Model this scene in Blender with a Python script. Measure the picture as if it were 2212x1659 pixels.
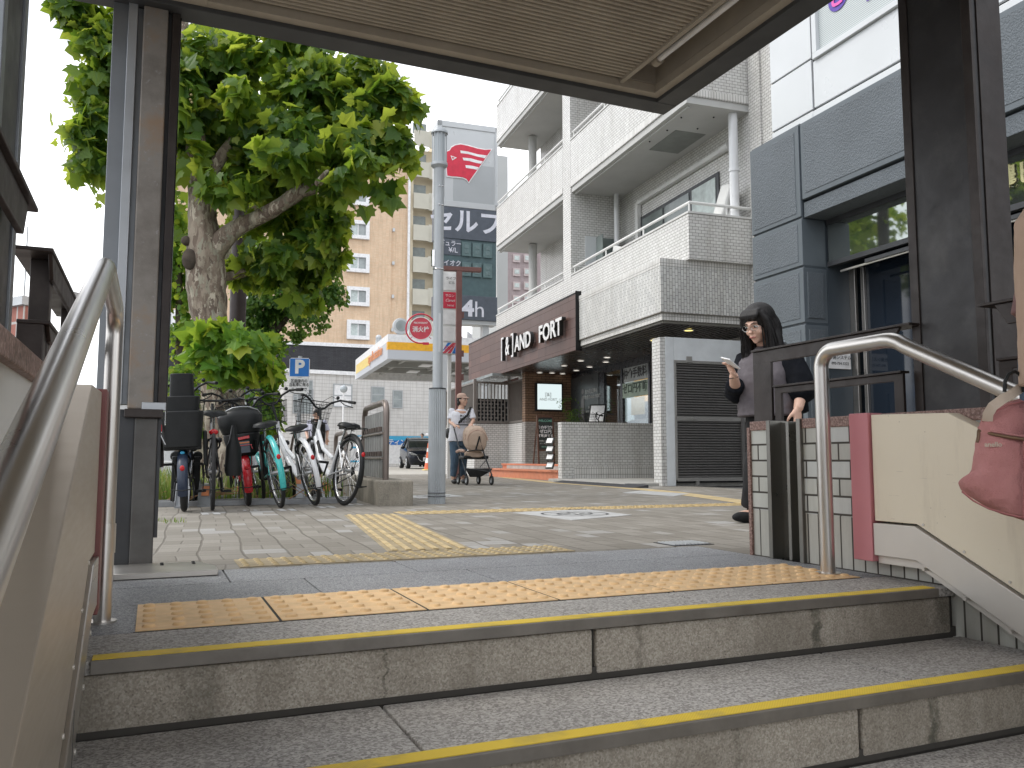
import bpy, math, random
from math import radians as R, sin, cos, pi
from mathutils import Vector, Matrix, Euler, noise as mnoise
for o in list(bpy.data.objects): bpy.data.objects.remove(o)
SC = bpy.context.scene
COL = SC.collection
# ---------------------------------------------------------------- camera
F_PX, W_PX, H_PX = 1790.0, 2212.0, 1659.0
YAW, PITCH, CAM_H = R(23.37), math.atan(162.5/1790.0), 0.45
cam = bpy.data.cameras.new('camera'); camo = bpy.data.objects.new('camera', cam); COL.objects.link(camo)
cam.sensor_fit = 'HORIZONTAL'; cam.sensor_width = 36.0; cam.lens = 36.0*F_PX/W_PX
cam.clip_start = 0.02; cam.clip_end = 2000
camo.location = (0, 0, CAM_H); camo.rotation_euler = (R(90)+PITCH, 0, -YAW)
SC.camera = camo
SC.render.resolution_x = 1024; SC.render.resolution_y = 768
# ---------------------------------------------------------------- sky + sun (bright overcast)
SUN_EL, SUN_AZ = R(52), R(-72)
world = bpy.data.worlds.new('World'); SC.world = world; world.use_nodes = True
nt = world.node_tree; nt.nodes.clear()
def nn(nt, t, **k):
    n = nt.nodes.new(t)
    for a, b in k.items(): setattr(n, a, b)
    return n
def build_world():
    out = nn(nt, 'ShaderNodeOutputWorld'); bg = nn(nt, 'ShaderNodeBackground'); bg.inputs[1].default_value = 0.12
    sky = nn(nt, 'ShaderNodeTexSky', sky_type='NISHITA'); sky.sun_disc = False
    sky.sun_elevation = SUN_EL; sky.sun_rotation = SUN_AZ; sky.air_density = 1.2; sky.dust_density = 2.0
    tc = nn(nt, 'ShaderNodeTexCoord'); mp = nn(nt, 'ShaderNodeMapping'); mp.inputs['Scale'].default_value = (1, 1, 2.6)
    nz = nn(nt, 'ShaderNodeTexNoise'); nz.inputs['Scale'].default_value = 1.7; nz.inputs['Detail'].default_value = 9; nz.inputs['Roughness'].default_value = 0.58
    nt.links.new(tc.outputs['Generated'], mp.inputs[0]); nt.links.new(mp.outputs[0], nz.inputs['Vector'])
    cr = nn(nt, 'ShaderNodeValToRGB'); e = cr.color_ramp.elements
    e[0].position = 0.43; e[0].color = (3.6, 3.85, 4.4, 1); e[1].position = 0.58; e[1].color = (10.4, 10.5, 10.7, 1)
    nt.links.new(nz.outputs['Fac'], cr.inputs[0])
    cov = nn(nt, 'ShaderNodeValToRGB'); e = cov.color_ramp.elements
    e[0].position = 0.30; e[0].color = (.80,.80,.80,1); e[1].position = 0.5; e[1].color = (.97,.97,.97,1)
    nt.links.new(nz.outputs['Fac'], cov.inputs[0])
    mx = nn(nt, 'ShaderNodeMix', data_type='RGBA')
    nt.links.new(cov.outputs[0], mx.inputs[0]); nt.links.new(sky.outputs[0], mx.inputs[6]); nt.links.new(cr.outputs[0], mx.inputs[7])
    nt.links.new(mx.outputs[2], bg.inputs[0]); nt.links.new(bg.outputs[0], out.inputs[0])
build_world()
sun = bpy.data.lights.new('sun', 'SUN'); sun.energy = 0.9; sun.angle = R(26); sun.color = (1.0, .965, .91)
suno = bpy.data.objects.new('sun', sun); COL.objects.link(suno)
# light comes from the direction (az measured clockwise from +Y as the sky texture has it)
sd = Vector((sin(SUN_AZ)*cos(SUN_EL), cos(SUN_AZ)*cos(SUN_EL), sin(SUN_EL)))
suno.rotation_euler = sd.to_track_quat('Z', 'Y').to_euler()
SC.view_settings.view_transform = 'Standard'; SC.view_settings.look = 'None'
SC.view_settings.exposure = 0.98; SC.view_settings.gamma = 1.0
SC.cycles.max_bounces = 8; SC.cycles.diffuse_bounces = 5; SC.cycles.glossy_bounces = 4; SC.cycles.transparent_max_bounces = 12
SC.cycles.use_denoising = True

# ---------------------------------------------------------------- helpers
def ray(u, v):
    x = (u-W_PX/2)/F_PX; y = -(v-H_PX/2)/F_PX
    fw = cos(PITCH)-y*sin(PITCH); up = sin(PITCH)+y*cos(PITCH)
    return Vector((fw*sin(YAW)+x*cos(YAW), fw*cos(YAW)-x*sin(YAW), up))
def at(u, v, dist):
    """point seen at photo position (u,v) at a horizontal distance (m) along the view axis"""
    r = ray(u, v); return Vector((0, 0, CAM_H)) + r*(dist/(r.x*sin(YAW)+r.y*cos(YAW)))
def on_ground(u, v, z=0.0):
    r = ray(u, v); return Vector((0, 0, CAM_H)) + r*((z-CAM_H)/r.z)

class MB:
    def __init__(s): s.v = []; s.f = []; s.m = []
    def face(s, idx, m=0): s.f.append(tuple(idx)); s.m.append(m)
    def add(s, vs, fs, m=0):
        n = len(s.v); s.v += [tuple(p) for p in vs]
        for f in fs: s.face([n+i for i in f], m)
    def box(s, x0, y0, z0, x1, y1, z1, m=0):
        if x0 > x1: x0, x1 = x1, x0
        if y0 > y1: y0, y1 = y1, y0
        if z0 > z1: z0, z1 = z1, z0
        s.add([(x0,y0,z0),(x1,y0,z0),(x1,y1,z0),(x0,y1,z0),(x0,y0,z1),(x1,y0,z1),(x1,y1,z1),(x0,y1,z1)],
              [(0,3,2,1),(4,5,6,7),(0,1,5,4),(1,2,6,5),(2,3,7,6),(3,0,4,7)], m)
        return s
    def obox(s, c, size, rot=(0,0,0), m=0):
        M = Matrix.Translation(c) @ Euler(rot).to_matrix().to_4x4()
        h = Vector(size)/2
        vs = [M @ Vector((sx*h.x, sy*h.y, sz*h.z)) for sz in (-1,1) for sx, sy in ((-1,-1),(1,-1),(1,1),(-1,1))]
        s.add(vs, [(0,3,2,1),(4,5,6,7),(0,1,5,4),(1,2,6,5),(2,3,7,6),(3,0,4,7)], m); return s
    def prism(s, poly, axis, lo, hi, m=0):
        """poly: 2D points; axis 'x': (y,z), 'y': (x,z), 'z': (x,y)"""
        def P(a, b, h): return {'x': (h,a,b), 'y': (a,h,b), 'z': (a,b,h)}[axis]
        n = len(poly); vs = [P(a,b,lo) for a,b in poly]+[P(a,b,hi) for a,b in poly]
        fs = [tuple(range(n)), tuple(range(2*n-1, n-1, -1))]
        for i in range(n): j = (i+1) % n; fs.append((i, i+n, j+n, j))
        s.add(vs, fs, m); return s
    def tube(s, pts, r, n=10, m=0, caps=True, closed=False, flat=1.0):
        pts = [Vector(p) for p in pts]; k = len(pts)
        rs = r if isinstance(r, (list, tuple)) else [r]*k
        t0 = (pts[1]-pts[0]).normalized()
        a = Vector((0,0,1)) if abs(t0.z) < .9 else Vector((0,1,0))
        u = t0.cross(a).normalized(); base = len(s.v); prev = t0
        for i, p in enumerate(pts):
            if closed: t = (pts[(i+1) % k]-pts[i-1]).normalized()
            elif i == 0: t = t0
            elif i == k-1: t = (pts[i]-pts[i-1]).normalized()
            else: t = ((pts[i+1]-pts[i]).normalized()+(pts[i]-pts[i-1]).normalized()).normalized()
            q = prev.rotation_difference(t); u = (q @ u); u = (u - t*u.dot(t)).normalized(); w = t.cross(u); prev = t
            for j in range(n):
                an = 2*pi*j/n; d = u*cos(an)+w*sin(an)*flat; s.v.append(tuple(p+d*rs[i]))
        segs = k if closed else k-1
        for i in range(segs):
            i2 = (i+1) % k
            for j in range(n):
                j2 = (j+1) % n; s.face((base+i*n+j, base+i*n+j2, base+i2*n+j2, base+i2*n+j), m)
        if caps and not closed:
            s.face([base+j for j in range(n)][::-1], m); s.face([base+(k-1)*n+j for j in range(n)], m)
        return s
    def cyl(s, p0, p1, r0, r1=None, n=16, m=0, caps=True): return s.tube([p0, p1], [r0, r0 if r1 is None else r1], n, m, caps)
    def lathe(s, prof, c=(0,0,0), n=24, m=0, a0=0.0, a1=2*pi, axis='z'):
        """prof: (r, h) from one end to the other"""
        full = abs(a1-a0-2*pi) < 1e-6; k = n if full else n+1; base = len(s.v); c = Vector(c)
        for r_, h in prof:
            for j in range(k):
                an = a0+(a1-a0)*j/n; a, b = r_*cos(an), r_*sin(an)
                s.v.append(tuple(c+Vector({'z': (a,b,h), 'y': (a,h,b), 'x': (h,a,b)}[axis])))
        for i in range(len(prof)-1):
            for j in range(n):
                j2 = (j+1) % k; s.face((base+i*k+j, base+i*k+j2, base+(i+1)*k+j2, base+(i+1)*k+j), m)
        return s
    def ball(s, c, r, nu=16, nv=10, m=0, rot=None):
        rx, ry, rz = (r,r,r) if not isinstance(r, (tuple,list)) else r
        Mx = Euler(rot).to_matrix() if rot else Matrix.Identity(3); c = Vector(c); base = len(s.v)
        s.v.append(tuple(c+Mx@Vector((0,0,-rz))))
        for i in range(1, nv):
            ph = -pi/2+pi*i/nv
            for j in range(nu):
                an = 2*pi*j/nu; s.v.append(tuple(c+Mx@Vector((rx*cos(ph)*cos(an), ry*cos(ph)*sin(an), rz*sin(ph)))))
        s.v.append(tuple(c+Mx@Vector((0,0,rz)))); top = len(s.v)-1
        for j in range(nu):
            j2 = (j+1) % nu; s.face((base, base+1+j2, base+1+j), m)
            for i in range(nv-2): a = base+1+i*nu; s.face((a+j, a+j2, a+nu+j2, a+nu+j), m)
            a = base+1+(nv-2)*nu; s.face((a+j, a+j2, top), m)
        return s
    def ring(s, c, r, rt, axis='x', n=40, nt_=8, m=0, a0=0, a1=2*pi):
        c = Vector(c); full = abs(a1-a0-2*pi) < 1e-6
        def P(a): a_, b_ = r*cos(a), r*sin(a); return c+Vector({'x': (0,a_,b_), 'y': (a_,0,b_), 'z': (a_,b_,0)}[axis])
        k = n if full else n+1
        return s.tube([P(a0+(a1-a0)*i/n) for i in range(k)], rt, nt_, m, closed=full)
    def loft(s, rings, m=0, caps=True):
        """rings: lists of equal length of points"""
        n = len(rings[0]); base = len(s.v)
        for rg in rings: s.v += [tuple(p) for p in rg]
        for i in range(len(rings)-1):
            for j in range(n):
                j2 = (j+1) % n; s.face((base+i*n+j, base+i*n+j2, base+(i+1)*n+j2, base+(i+1)*n+j), m)
        if caps: s.face([base+j for j in range(n)][::-1], m); s.face([base+(len(rings)-1)*n+j for j in range(n)], m)
        return s
    def build(s, name, mats, parent=None, smooth=40, bevel=0, loc=None, rot=None, fix=True):
        me = bpy.data.meshes.new(name); me.from_pydata(s.v, [], s.f)
        if not isinstance(mats, (list, tuple)): mats = [mats]
        for m_ in mats: me.materials.append(m_)
        me.polygons.foreach_set('material_index', s.m)
        if fix:
            import bmesh
            b = bmesh.new(); b.from_mesh(me); bmesh.ops.recalc_face_normals(b, faces=b.faces); b.to_mesh(me); b.free()
        boxuv(me)
        if smooth:
            me.shade_smooth(); me.set_sharp_from_angle(angle=R(smooth))
        o = bpy.data.objects.new(name, me); COL.objects.link(o)
        if parent: o.parent = parent
        if loc is not None: o.location = loc
        if rot is not None: o.rotation_euler = rot
        if bevel:
            b = o.modifiers.new('bevel', 'BEVEL'); b.width = bevel; b.segments = 2; b.limit_method = 'ANGLE'; b.angle_limit = R(35)
        return o
def boxuv(me):
    uv = me.uv_layers.new(name='UVMap').data; vs = me.vertices
    for p in me.polygons:
        n = p.normal; ax, ay, az = abs(n.x), abs(n.y), abs(n.z)
        for li in p.loop_indices:
            c = vs[me.loops[li].vertex_index].co
            if az >= ax and az >= ay: uv[li].uv = (c.x, c.y)
            elif ax >= ay: uv[li].uv = (c.y, c.z)
            else: uv[li].uv = (c.x, c.z)
def tag(o, label=None, cat=None, group=None, kind=None):
    if label: o['label'] = label
    if cat: o['category'] = cat
    if group: o['group'] = group
    if kind: o['kind'] = kind
    return o
def thing(name, label, cat, loc=(0,0,0), rotz=0.0, group=None, rot=None):
    o = bpy.data.objects.new(name, None); o.empty_display_size = .1; COL.objects.link(o)
    o.location = loc; o.rotation_euler = rot if rot else (0, 0, rotz)
    return tag(o, label, cat, group)
def copy_tree(o, parent=None):
    c = o.copy(); COL.objects.link(c); c.parent = parent
    for ch in list(o.children): copy_tree(ch, c)
    return c
_dg = bpy.context.evaluated_depsgraph_get
def text(name, body, size, m, parent, loc, rot=(R(90),0,0), extrude=0.002, bold=0.0, align='CENTER', sx=1.0, shear=0, line=1.0, spacing=1.0):
    cu = bpy.data.curves.new('t', 'FONT'); cu.body = body; cu.size = size; cu.extrude = extrude; cu.offset = bold*size
    cu.align_x = align; cu.align_y = 'CENTER'; cu.shear = shear; cu.space_line = line; cu.space_character = spacing; cu.resolution_u = 3
    t = bpy.data.objects.new('t', cu); COL.objects.link(t); dg = _dg(); dg.update()
    me = bpy.data.meshes.new_from_object(t.evaluated_get(dg)); bpy.data.objects.remove(t); bpy.data.curves.remove(cu)
    me.name = name
    if sx != 1.0: me.transform(Matrix.Diagonal((sx,1,1,1)))
    me.materials.clear(); me.materials.append(m)
    o = bpy.data.objects.new(name, me); COL.objects.link(o); o.parent = parent; o.location = loc; o.rotation_euler = rot
    return o

# ---------------------------------------------------------------- materials
class NT:
    def __init__(s, name):
        s.mat = bpy.data.materials.new(name); s.mat.use_nodes = True; s.t = s.mat.node_tree; s.b = s.t.nodes['Principled BSDF']
        s.out = s.t.nodes['Material Output']
    def n(s, t, ins=None, **k):
        x = s.t.nodes.new(t)
        for a, b in k.items(): setattr(x, a, b)
        for a, b in (ins or {}).items(): s.set(x.inputs[a], b)
        return x
    def set(s, sock, val):
        if isinstance(val, bpy.types.NodeSocket): s.t.links.new(val, sock)
        else:
            if isinstance(val, (tuple, list)) and len(val) == 3 and sock.type == 'RGBA': val = (*val, 1)
            sock.default_value = val
    def math(s, op, a, b=0.0, c=None, clamp=False):
        x = s.n('ShaderNodeMath', operation=op, use_clamp=clamp); s.set(x.inputs[0], a); s.set(x.inputs[1], b)
        if c is not None: s.set(x.inputs[2], c)
        return x.outputs[0]
    def mix(s, f, a, b, mode='MIX'):
        x = s.n('ShaderNodeMix', data_type='RGBA', blend_type=mode); s.set(x.inputs[0], f); s.set(x.inputs[6], a); s.set(x.inputs[7], b); return x.outputs[2]
    def ramp(s, fac, stops):
        x = s.n('ShaderNodeValToRGB'); el = x.color_ramp.elements
        while len(el) < len(stops): el.new(0.5)
        for e, (p, c) in zip(el, stops): e.position = p; e.color = (*c, 1) if len(c) == 3 else c
        s.set(x.inputs[0], fac); return x.outputs[0]
    def coords(s, which='Object', scale=(1,1,1), rot=(0,0,0)):
        tc = s.n('ShaderNodeTexCoord'); mp = s.n('ShaderNodeMapping'); mp.inputs['Scale'].default_value = scale; mp.inputs['Rotation'].default_value = rot
        s.t.links.new(tc.outputs[which], mp.inputs[0]); return mp.outputs[0]
    def noise(s, vec, scale, detail=4, rough=.55, out='Fac'):
        x = s.n('ShaderNodeTexNoise', {'Vector': vec, 'Scale': scale, 'Detail': detail, 'Roughness': rough}); return x.outputs[out]
    def voro(s, vec, scale, out='Distance', feature='F1'):
        x = s.n('ShaderNodeTexVoronoi', {'Vector': vec, 'Scale': scale}, feature=feature); return x.outputs[out]
    def bump(s, h, strength=.3, dist=.01):
        x = s.n('ShaderNodeBump', {'Height': h, 'Strength': strength, 'Distance': dist}); s.t.links.new(x.outputs[0], s.b.inputs['Normal']); return x
    def fin(s, col=None, rough=None, metal=None, spec=None):
        if col is not None: s.set(s.b.inputs['Base Color'], col)
        if rough is not None: s.set(s.b.inputs['Roughness'], rough)
        if metal is not None: s.set(s.b.inputs['Metallic'], metal)
        if spec is not None: s.set(s.b.inputs['Specular IOR Level'], spec)
        return s.mat
def sc(c, k): return tuple(min(1.0, x*k) for x in c)
def paint(name, col, rough=.5, metal=0.0, var=.12, scale=6.0, bump=.0, bscale=60, spec=.5, dirt=0.0, dirtcol=(.09,.075,.06), coat=0):
    n = NT(name); v = n.coords(); f = n.noise(v, scale, 5)
    c = n.ramp(f, [(.3, sc(col, 1-var)), (.7, sc(col, 1+var))])
    if dirt:
        d = n.noise(v, scale*.6, 8, .7); c = n.mix(n.math('MULTIPLY', n.ramp(d, [(.48,(0,0,0)),(.7,(1,1,1))]), dirt), c, dirtcol)
    if bump: n.bump(n.noise(v, bscale, 4), bump, .004)
    if coat: n.b.inputs['Coat Weight'].default_value = coat
    rr = n.ramp(n.noise(v, scale*2.3, 3), [(.3, (max(0,rough-.08),)*3), (.7, (min(1,rough+.08),)*3)])
    return n.fin(c, rr, metal, spec)
def emis(name, col, s=1.0):
    n = NT(name); n.set(n.b.inputs['Base Color'], (0.02,0.02,0.02)); n.set(n.b.inputs['Emission Color'], col); n.b.inputs['Emission Strength'].default_value = s
    return n.mat
def brick(name, w, h, c1, c2, mortar, joint=.006, rough=.3, offset=.5, dirt=0.0, vertical=False, bump=.35, third=None, freq=2, rots=0):
    n = NT(name); tc = n.n('ShaderNodeTexCoord'); v = tc.outputs['UV']
    if vertical:
        mp = n.n('ShaderNodeMapping'); mp.inputs['Rotation'].default_value = (0,0,R(90)); n.t.links.new(v, mp.inputs[0]); v = mp.outputs[0]
    b = n.n('ShaderNodeTexBrick', {'Vector': v, 'Scale': 1.0, 'Mortar Size': joint, 'Mortar Smooth': .15, 'Bias': 0.0, 'Brick Width': w, 'Row Height': h,
            'Color1': c1, 'Color2': c2, 'Mortar': mortar}, offset=offset, offset_frequency=freq)
    vo = n.coords('Object'); f = n.noise(vo, 1.3, 6, .65)
    strk = n.noise(n.coords('Object', (3,3,.22)), 2.0, 6, .7)
    c = n.mix(.35, b.outputs['Color'], n.ramp(f, [(.3,(.62,.62,.62)),(.7,(1,1,1))]), 'MULTIPLY'); c = n.mix(.45, c, n.ramp(strk, [(.36,(.66,.64,.60)),(.52,(1,1,1))]), 'MULTIPLY')
    # a few tiles of another firing
    if third:
        iv = n.n('ShaderNodeVectorMath', {0: v, 1: (1/w, 1/h, 1)}, operation='MULTIPLY')
        fl = n.n('ShaderNodeVectorMath', {0: iv.outputs[0]}, operation='FLOOR'); wn = n.n('ShaderNodeTexWhiteNoise', {'Vector': fl.outputs[0]})
        msk = n.math('MULTIPLY', n.math('GREATER_THAN', wn.outputs['Value'], .72), n.math('SUBTRACT', 1.0, b.outputs['Fac']))
        c = n.mix(n.math('MULTIPLY', msk, .55), c, third)
    if dirt:
        d = n.noise(n.coords('Object', (1,1,.25)), 3.0, 7, .7)
        c = n.mix(n.math('MULTIPLY', n.ramp(d, [(.5,(0,0,0)),(.75,(1,1,1))]), dirt), c, (.12,.11,.09))
    n.bump(n.math('SUBTRACT', 1.0, b.outputs['Fac']), bump, .006)
    rr = n.mix(b.outputs['Fac'], (rough,)*3, (.9,)*3)
    return n.fin(c, rr, 0)
M = {}
def mats():
    # granite of the landing (photo grey, weakly blue)
    n = NT('landing_granite'); v = n.coords(); a = n.voro(v, 260, 'Color'); g = n.n('ShaderNodeSeparateColor', {0: a}).outputs[0]
    f2 = n.noise(v, 420, 2, .5)
    c = n.ramp(n.math('MULTIPLY_ADD', g, .6, n.math('MULTIPLY', f2, .45)), [(.2,(.11,.11,.12)),(.5,(.235,.24,.25)),(.8,(.42,.43,.44))])
    st = n.noise(v, 2.2, 7, .65); c = n.mix(n.math('MULTIPLY', n.ramp(st, [(.45,(0,0,0)),(.72,(1,1,1))]), .35), c, (.13,.125,.12))
    n.bump(f2, .15, .002); M['granite'] = n.fin(c, .55, 0, .4)
    # rougher granite of the treads
    n = NT('tread_granite'); v = n.coords(); a = n.voro(v, 170, 'Color'); g = n.n('ShaderNodeSeparateColor', {0: a}).outputs[0]
    f2 = n.noise(v, 260, 3, .6)
    c = n.ramp(n.math('MULTIPLY_ADD', g, .55, n.math('MULTIPLY', f2, .5)), [(.18,(.18,.168,.155)),(.5,(.36,.342,.32)),(.82,(.56,.54,.51))])
    st = n.noise(v, 1.7, 8, .68); c = n.mix(n.math('MULTIPLY', n.ramp(st, [(.45,(0,0,0)),(.75,(1,1,1))]), .35), c, (.15,.14,.125))
    n.bump(n.math('ADD', g, f2), .35, .002); M['tread'] = n.fin(c, .72, 0, .3)
    # washed terrazzo concrete of the risers: aggregate, pits, grime along the foot
    n = NT('riser_terrazzo'); v = n.coords(); a = n.voro(v, 230, 'Color'); g = n.n('ShaderNodeSeparateColor', {0: a}).outputs[0]
    d = n.voro(v, 150); f2 = n.noise(v, 90, 5, .7)
    c = n.ramp(n.math('MULTIPLY_ADD', g, .5, n.math('MULTIPLY', f2, .5)), [(.2,(.25,.22,.18)),(.5,(.36,.325,.27)),(.8,(.48,.44,.38))])
    pit = n.ramp(n.voro(v, 75), [(.0,(1,1,1)),(.22,(0,0,0))]); pit2 = n.math('MULTIPLY', pit, n.ramp(n.noise(v, 30, 2), [(.42,(0,0,0)),(.52,(1,1,1))]))
    c = n.mix(n.math('MULTIPLY', pit2, .7), c, (.05,.045,.04))
    st = n.noise(n.coords('Object', (1,1,.5)), 3.1, 9, .7)
    c = n.mix(n.math('MULTIPLY', n.ramp(st, [(.44,(0,0,0)),(.62,(1,1,1))]), .55), c, (.15,.13,.10))
    sx = n.n('ShaderNodeSeparateXYZ', {0: n.coords()}); wob = n.math('MULTIPLY_ADD', n.noise(n.coords('Object', (0,0,1)), 14, 4, .6), .10, -.05)
    for x0, wd, k_ in ((1.985, .022, .75), (.565, .004, .7), (1.32, .012, .35), (2.56, .05, .5), (.12, .05, .35)):
        dxx = n.math('ABSOLUTE', n.math('SUBTRACT', n.math('ADD', sx.outputs[0], wob), x0)); mk = n.math('SUBTRACT', 1.0, n.math('DIVIDE', dxx, wd), clamp=True)
        c = n.mix(n.math('MULTIPLY', n.math('MINIMUM', n.math('MULTIPLY', mk, 2.2), n.ramp(n.noise(v, 25, 4, .7), [(.35,(.2,.2,.2)),(.6,(1,1,1))])), k_), c, (.055,.055,.04))
    n.bump(n.math('SUBTRACT', n.math('MULTIPLY', d, .6), pit2), .5, .004); M['riser'] = n.fin(c, .85, 0, .25)
    # plaza pavers: 0.2 m columns of basket-laid bricks with wandering joints
    n = NT('plaza_pavers'); v = n.coords('Object', (1,1,1), (0,0,R(3.0)))
    w = n.n('ShaderNodeVectorMath', {0: n.noise(v, 1.1, 2, .5, 'Color'), 1: (.5,.5,.5)}, operation='SUBTRACT')
    w2 = n.n('ShaderNodeVectorMath', {0: w.outputs[0], 'Scale': .09}, operation='SCALE')
    vv = n.n('ShaderNodeVectorMath', {0: v, 1: w2.outputs[0]}, operation='ADD'); sp = n.n('ShaderNodeSeparateXYZ', {0: vv.outputs[0]})
    X, Y = sp.outputs[0], sp.outputs[1]
    def cell(x, per, off=0.0): # distance to the joint at multiples of per
        m_ = n.math('FLOORED_MODULO', n.math('ADD', x, off), per); return n.math('MINIMUM', m_, n.math('SUBTRACT', per, m_))
    dx = cell(X, .2); dy = cell(Y, .2, 0); ym = n.math('FLOORED_MODULO', Y, .4); first = n.math('LESS_THAN', ym, .2)
    dxm = n.math('ADD', cell(X, .2, .1), n.math('MULTIPLY', n.math('SUBTRACT', 1.0, first), 1.0))
    dym = n.math('ADD', cell(Y, .4, .1), n.math('MULTIPLY', first, 1.0))
    j1 = n.ramp(dx, [(.0,(1,1,1)),(.004,(.9,.9,.9)),(.008,(0,0,0))]); j2 = n.ramp(dy, [(.0,(1,1,1)),(.003,(.8,.8,.8)),(.006,(0,0,0))])
    j3 = n.ramp(dxm, [(.0,(.85,.85,.85)),(.002,(.8,.8,.8)),(.005,(0,0,0))]); j4 = n.ramp(dym, [(.0,(.8,.8,.8)),(.002,(.7,.7,.7)),(.005,(0,0,0))])
    J = n.math('MAXIMUM', n.math('MAXIMUM', j1, j2), n.math('MAXIMUM', j3, j4))
    cx = n.math('FLOOR', n.math('DIVIDE', X, .2)); cy = n.math('FLOOR', n.math('DIVIDE', Y, .2))
    hx = n.math('MULTIPLY', n.math('GREATER_THAN', n.math('FLOORED_MODULO', X, .2), .1), first)
    cv = n.n('ShaderNodeCombineXYZ', {0: n.math('MULTIPLY_ADD', hx, .37, cx), 1: cy}); wn = n.n('ShaderNodeTexWhiteNoise', {'Vector': cv.outputs[0]})
    c = n.ramp(wn.outputs['Value'], [(.0,(.225,.205,.172)),(.45,(.27,.248,.212)),(.9,(.31,.287,.248)),(.985,(.40,.39,.37))])
    fine = n.noise(v, 55, 5, .65); c = n.mix(.5, c, n.ramp(fine, [(.25,(.6,.6,.6)),(.75,(1,1,1))]), 'MULTIPLY')
    big = n.noise(v, .7, 6, .6); c = n.mix(n.math('MULTIPLY', n.ramp(big, [(.4,(0,0,0)),(.7,(1,1,1))]), .4), c, (.20,.185,.16))
    c = n.mix(n.math('MULTIPLY', J, .75), c, (.12,.105,.085))
    n.bump(n.math('SUBTRACT', n.math('MULTIPLY', fine, .25), J), .55, .006); M['pavers'] = n.fin(c, .8, 0, .3)
    # grey asphalt
    n = NT('asphalt'); v = n.coords(); f = n.noise(v, 90, 4, .7); g = n.noise(v, .5, 5)
    c = n.mix(.5, n.ramp(f, [(.3,(.075,.075,.078)),(.7,(.14,.14,.14))]), n.ramp(g, [(.3,(.10,.10,.10)),(.7,(.17,.165,.155))])); M['asphalt'] = n.fin(c, .9)
    n = NT('forecourt'); v = n.coords(); c = n.ramp(n.noise(v, 1.5, 6), [(.3,(.36,.34,.30)),(.7,(.46,.43,.38))]); M['forecourt'] = n.fin(c, .8)
    M['pad'] = paint('pad_concrete', (.42,.41,.38), .85, var=.2, scale=5, bump=.2, dirt=.3)
    M['tact_orange'] = paint('tactile_orange', (.80,.545,.285), .6, var=.12, scale=14, bump=.1, dirt=.18, dirtcol=(.30,.18,.08))
    M['tact_faded'] = paint('tactile_faded', (.52,.40,.21), .75, var=.25, scale=9, bump=.2, dirt=.55, dirtcol=(.25,.21,.14))
    M['tact_base'] = paint('tactile_base_dark', (.33,.265,.16), .85, var=.25, scale=9, dirt=.5, dirtcol=(.22,.19,.14))  # darker base tone between the raised studs and bars
    M['gap'] = paint('joint_mortar', (.055,.05,.043), .95, bump=.3)
    # steels
    n = NT('brushed_steel'); v = n.coords('Object', (1,1,60)); f = n.noise(v, 3, 3); g = n.noise(n.coords(), 1.4, 4)
    c = n.ramp(g, [(.3,(.50,.475,.44)),(.7,(.60,.575,.54))]); n.bump(n.noise(n.coords('Object', (2,2,130)), 5, 3), .05, .001)
    M['brushed'] = n.fin(c, n.ramp(f, [(.3,(.27,)*3),(.7,(.4,)*3)]), .95)
    n = NT('panel_steel'); f = n.noise(n.coords('Object', (1,4,40)), 2, 3); g = n.noise(n.coords(), .9, 3)
    c = n.ramp(g, [(.3,(.52,.46,.385)),(.7,(.60,.535,.455))]); n.bump(n.noise(n.coords('Object', (1,3,90)), 4, 3), .04, .001)
    M['panelsteel'] = n.fin(c, n.ramp(f, [(.3,(.36,)*3),(.7,(.48,)*3)]), .6)
    n = NT('polished_pipe'); g = n.noise(n.coords(), 3, 3); c = n.ramp(g, [(.3,(.57,.545,.51)),(.7,(.64,.615,.58))])
    M['pipe'] = n.fin(c, n.ramp(n.noise(n.coords(), 5, 3), [(.3,(.27,)*3),(.75,(.33,)*3)]), 1.0)
    n = NT('galvanised'); v = n.coords(); f = n.noise(v, 4, 7, .7); a = n.noise(v, 40, 4, .7)
    c = n.ramp(f, [(.3,(.19,.17,.15)),(.5,(.27,.25,.225)),(.68,(.30,.215,.15))]); c = n.mix(n.ramp(a, [(.62,(0,0,0)),(.72,(.7,.7,.7))]), c, (.34,.34,.34))
    n.bump(a, .25, .003); M['galv'] = n.fin(c, .62, .35)
    M['greyalu'] = paint('grey_anodised', (.22,.235,.25), .4, .6, .08, 3)
    M['lightalu'] = paint('silver_anodised', (.42,.44,.46), .38, .6, .08, 3)
    M['darkframe'] = paint('charcoal_frame', (.052,.055,.06), .45, .3, .15, 5, dirt=.15, dirtcol=(.12,.11,.1))
    M['brownsteel'] = paint('dark_brown_steel', (.032,.024,.021), .45, .25, .25, 7, bump=.12, bscale=70, dirt=.35, dirtcol=(.085,.075,.068))
    M['beampaint'] = paint('canopy_beam_paint', (.058,.060,.062), .5, .1, .15, 3)
    M['ceilbeige'] = paint('ceiling_beige', (.38,.335,.27), .7, 0, .1, 5, dirt=.35, dirtcol=(.24,.19,.14))
    M['ceiltrough'] = paint('trough_beige', (.32,.285,.235), .6, 0, .12, 4, dirt=.25, dirtcol=(.2,.16,.12))
    M['white'] = paint('white_paint', (.74,.74,.72), .5, 0, .05, 2)
    M['offwhite'] = paint('offwhite_render', (.66,.66,.64), .75, 0, .1, 2, bump=.1, bscale=30, dirt=.15, dirtcol=(.4,.39,.36))
    M['stucco'] = paint('white_stucco', (.70,.73,.745), .9, 0, .09, 3, bump=.5, bscale=90, dirt=.2, dirtcol=(.42,.42,.4))
    M['soffitwhite'] = paint('soffit_white', (.50,.50,.485), .8, 0, .06, 1.5)
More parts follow.
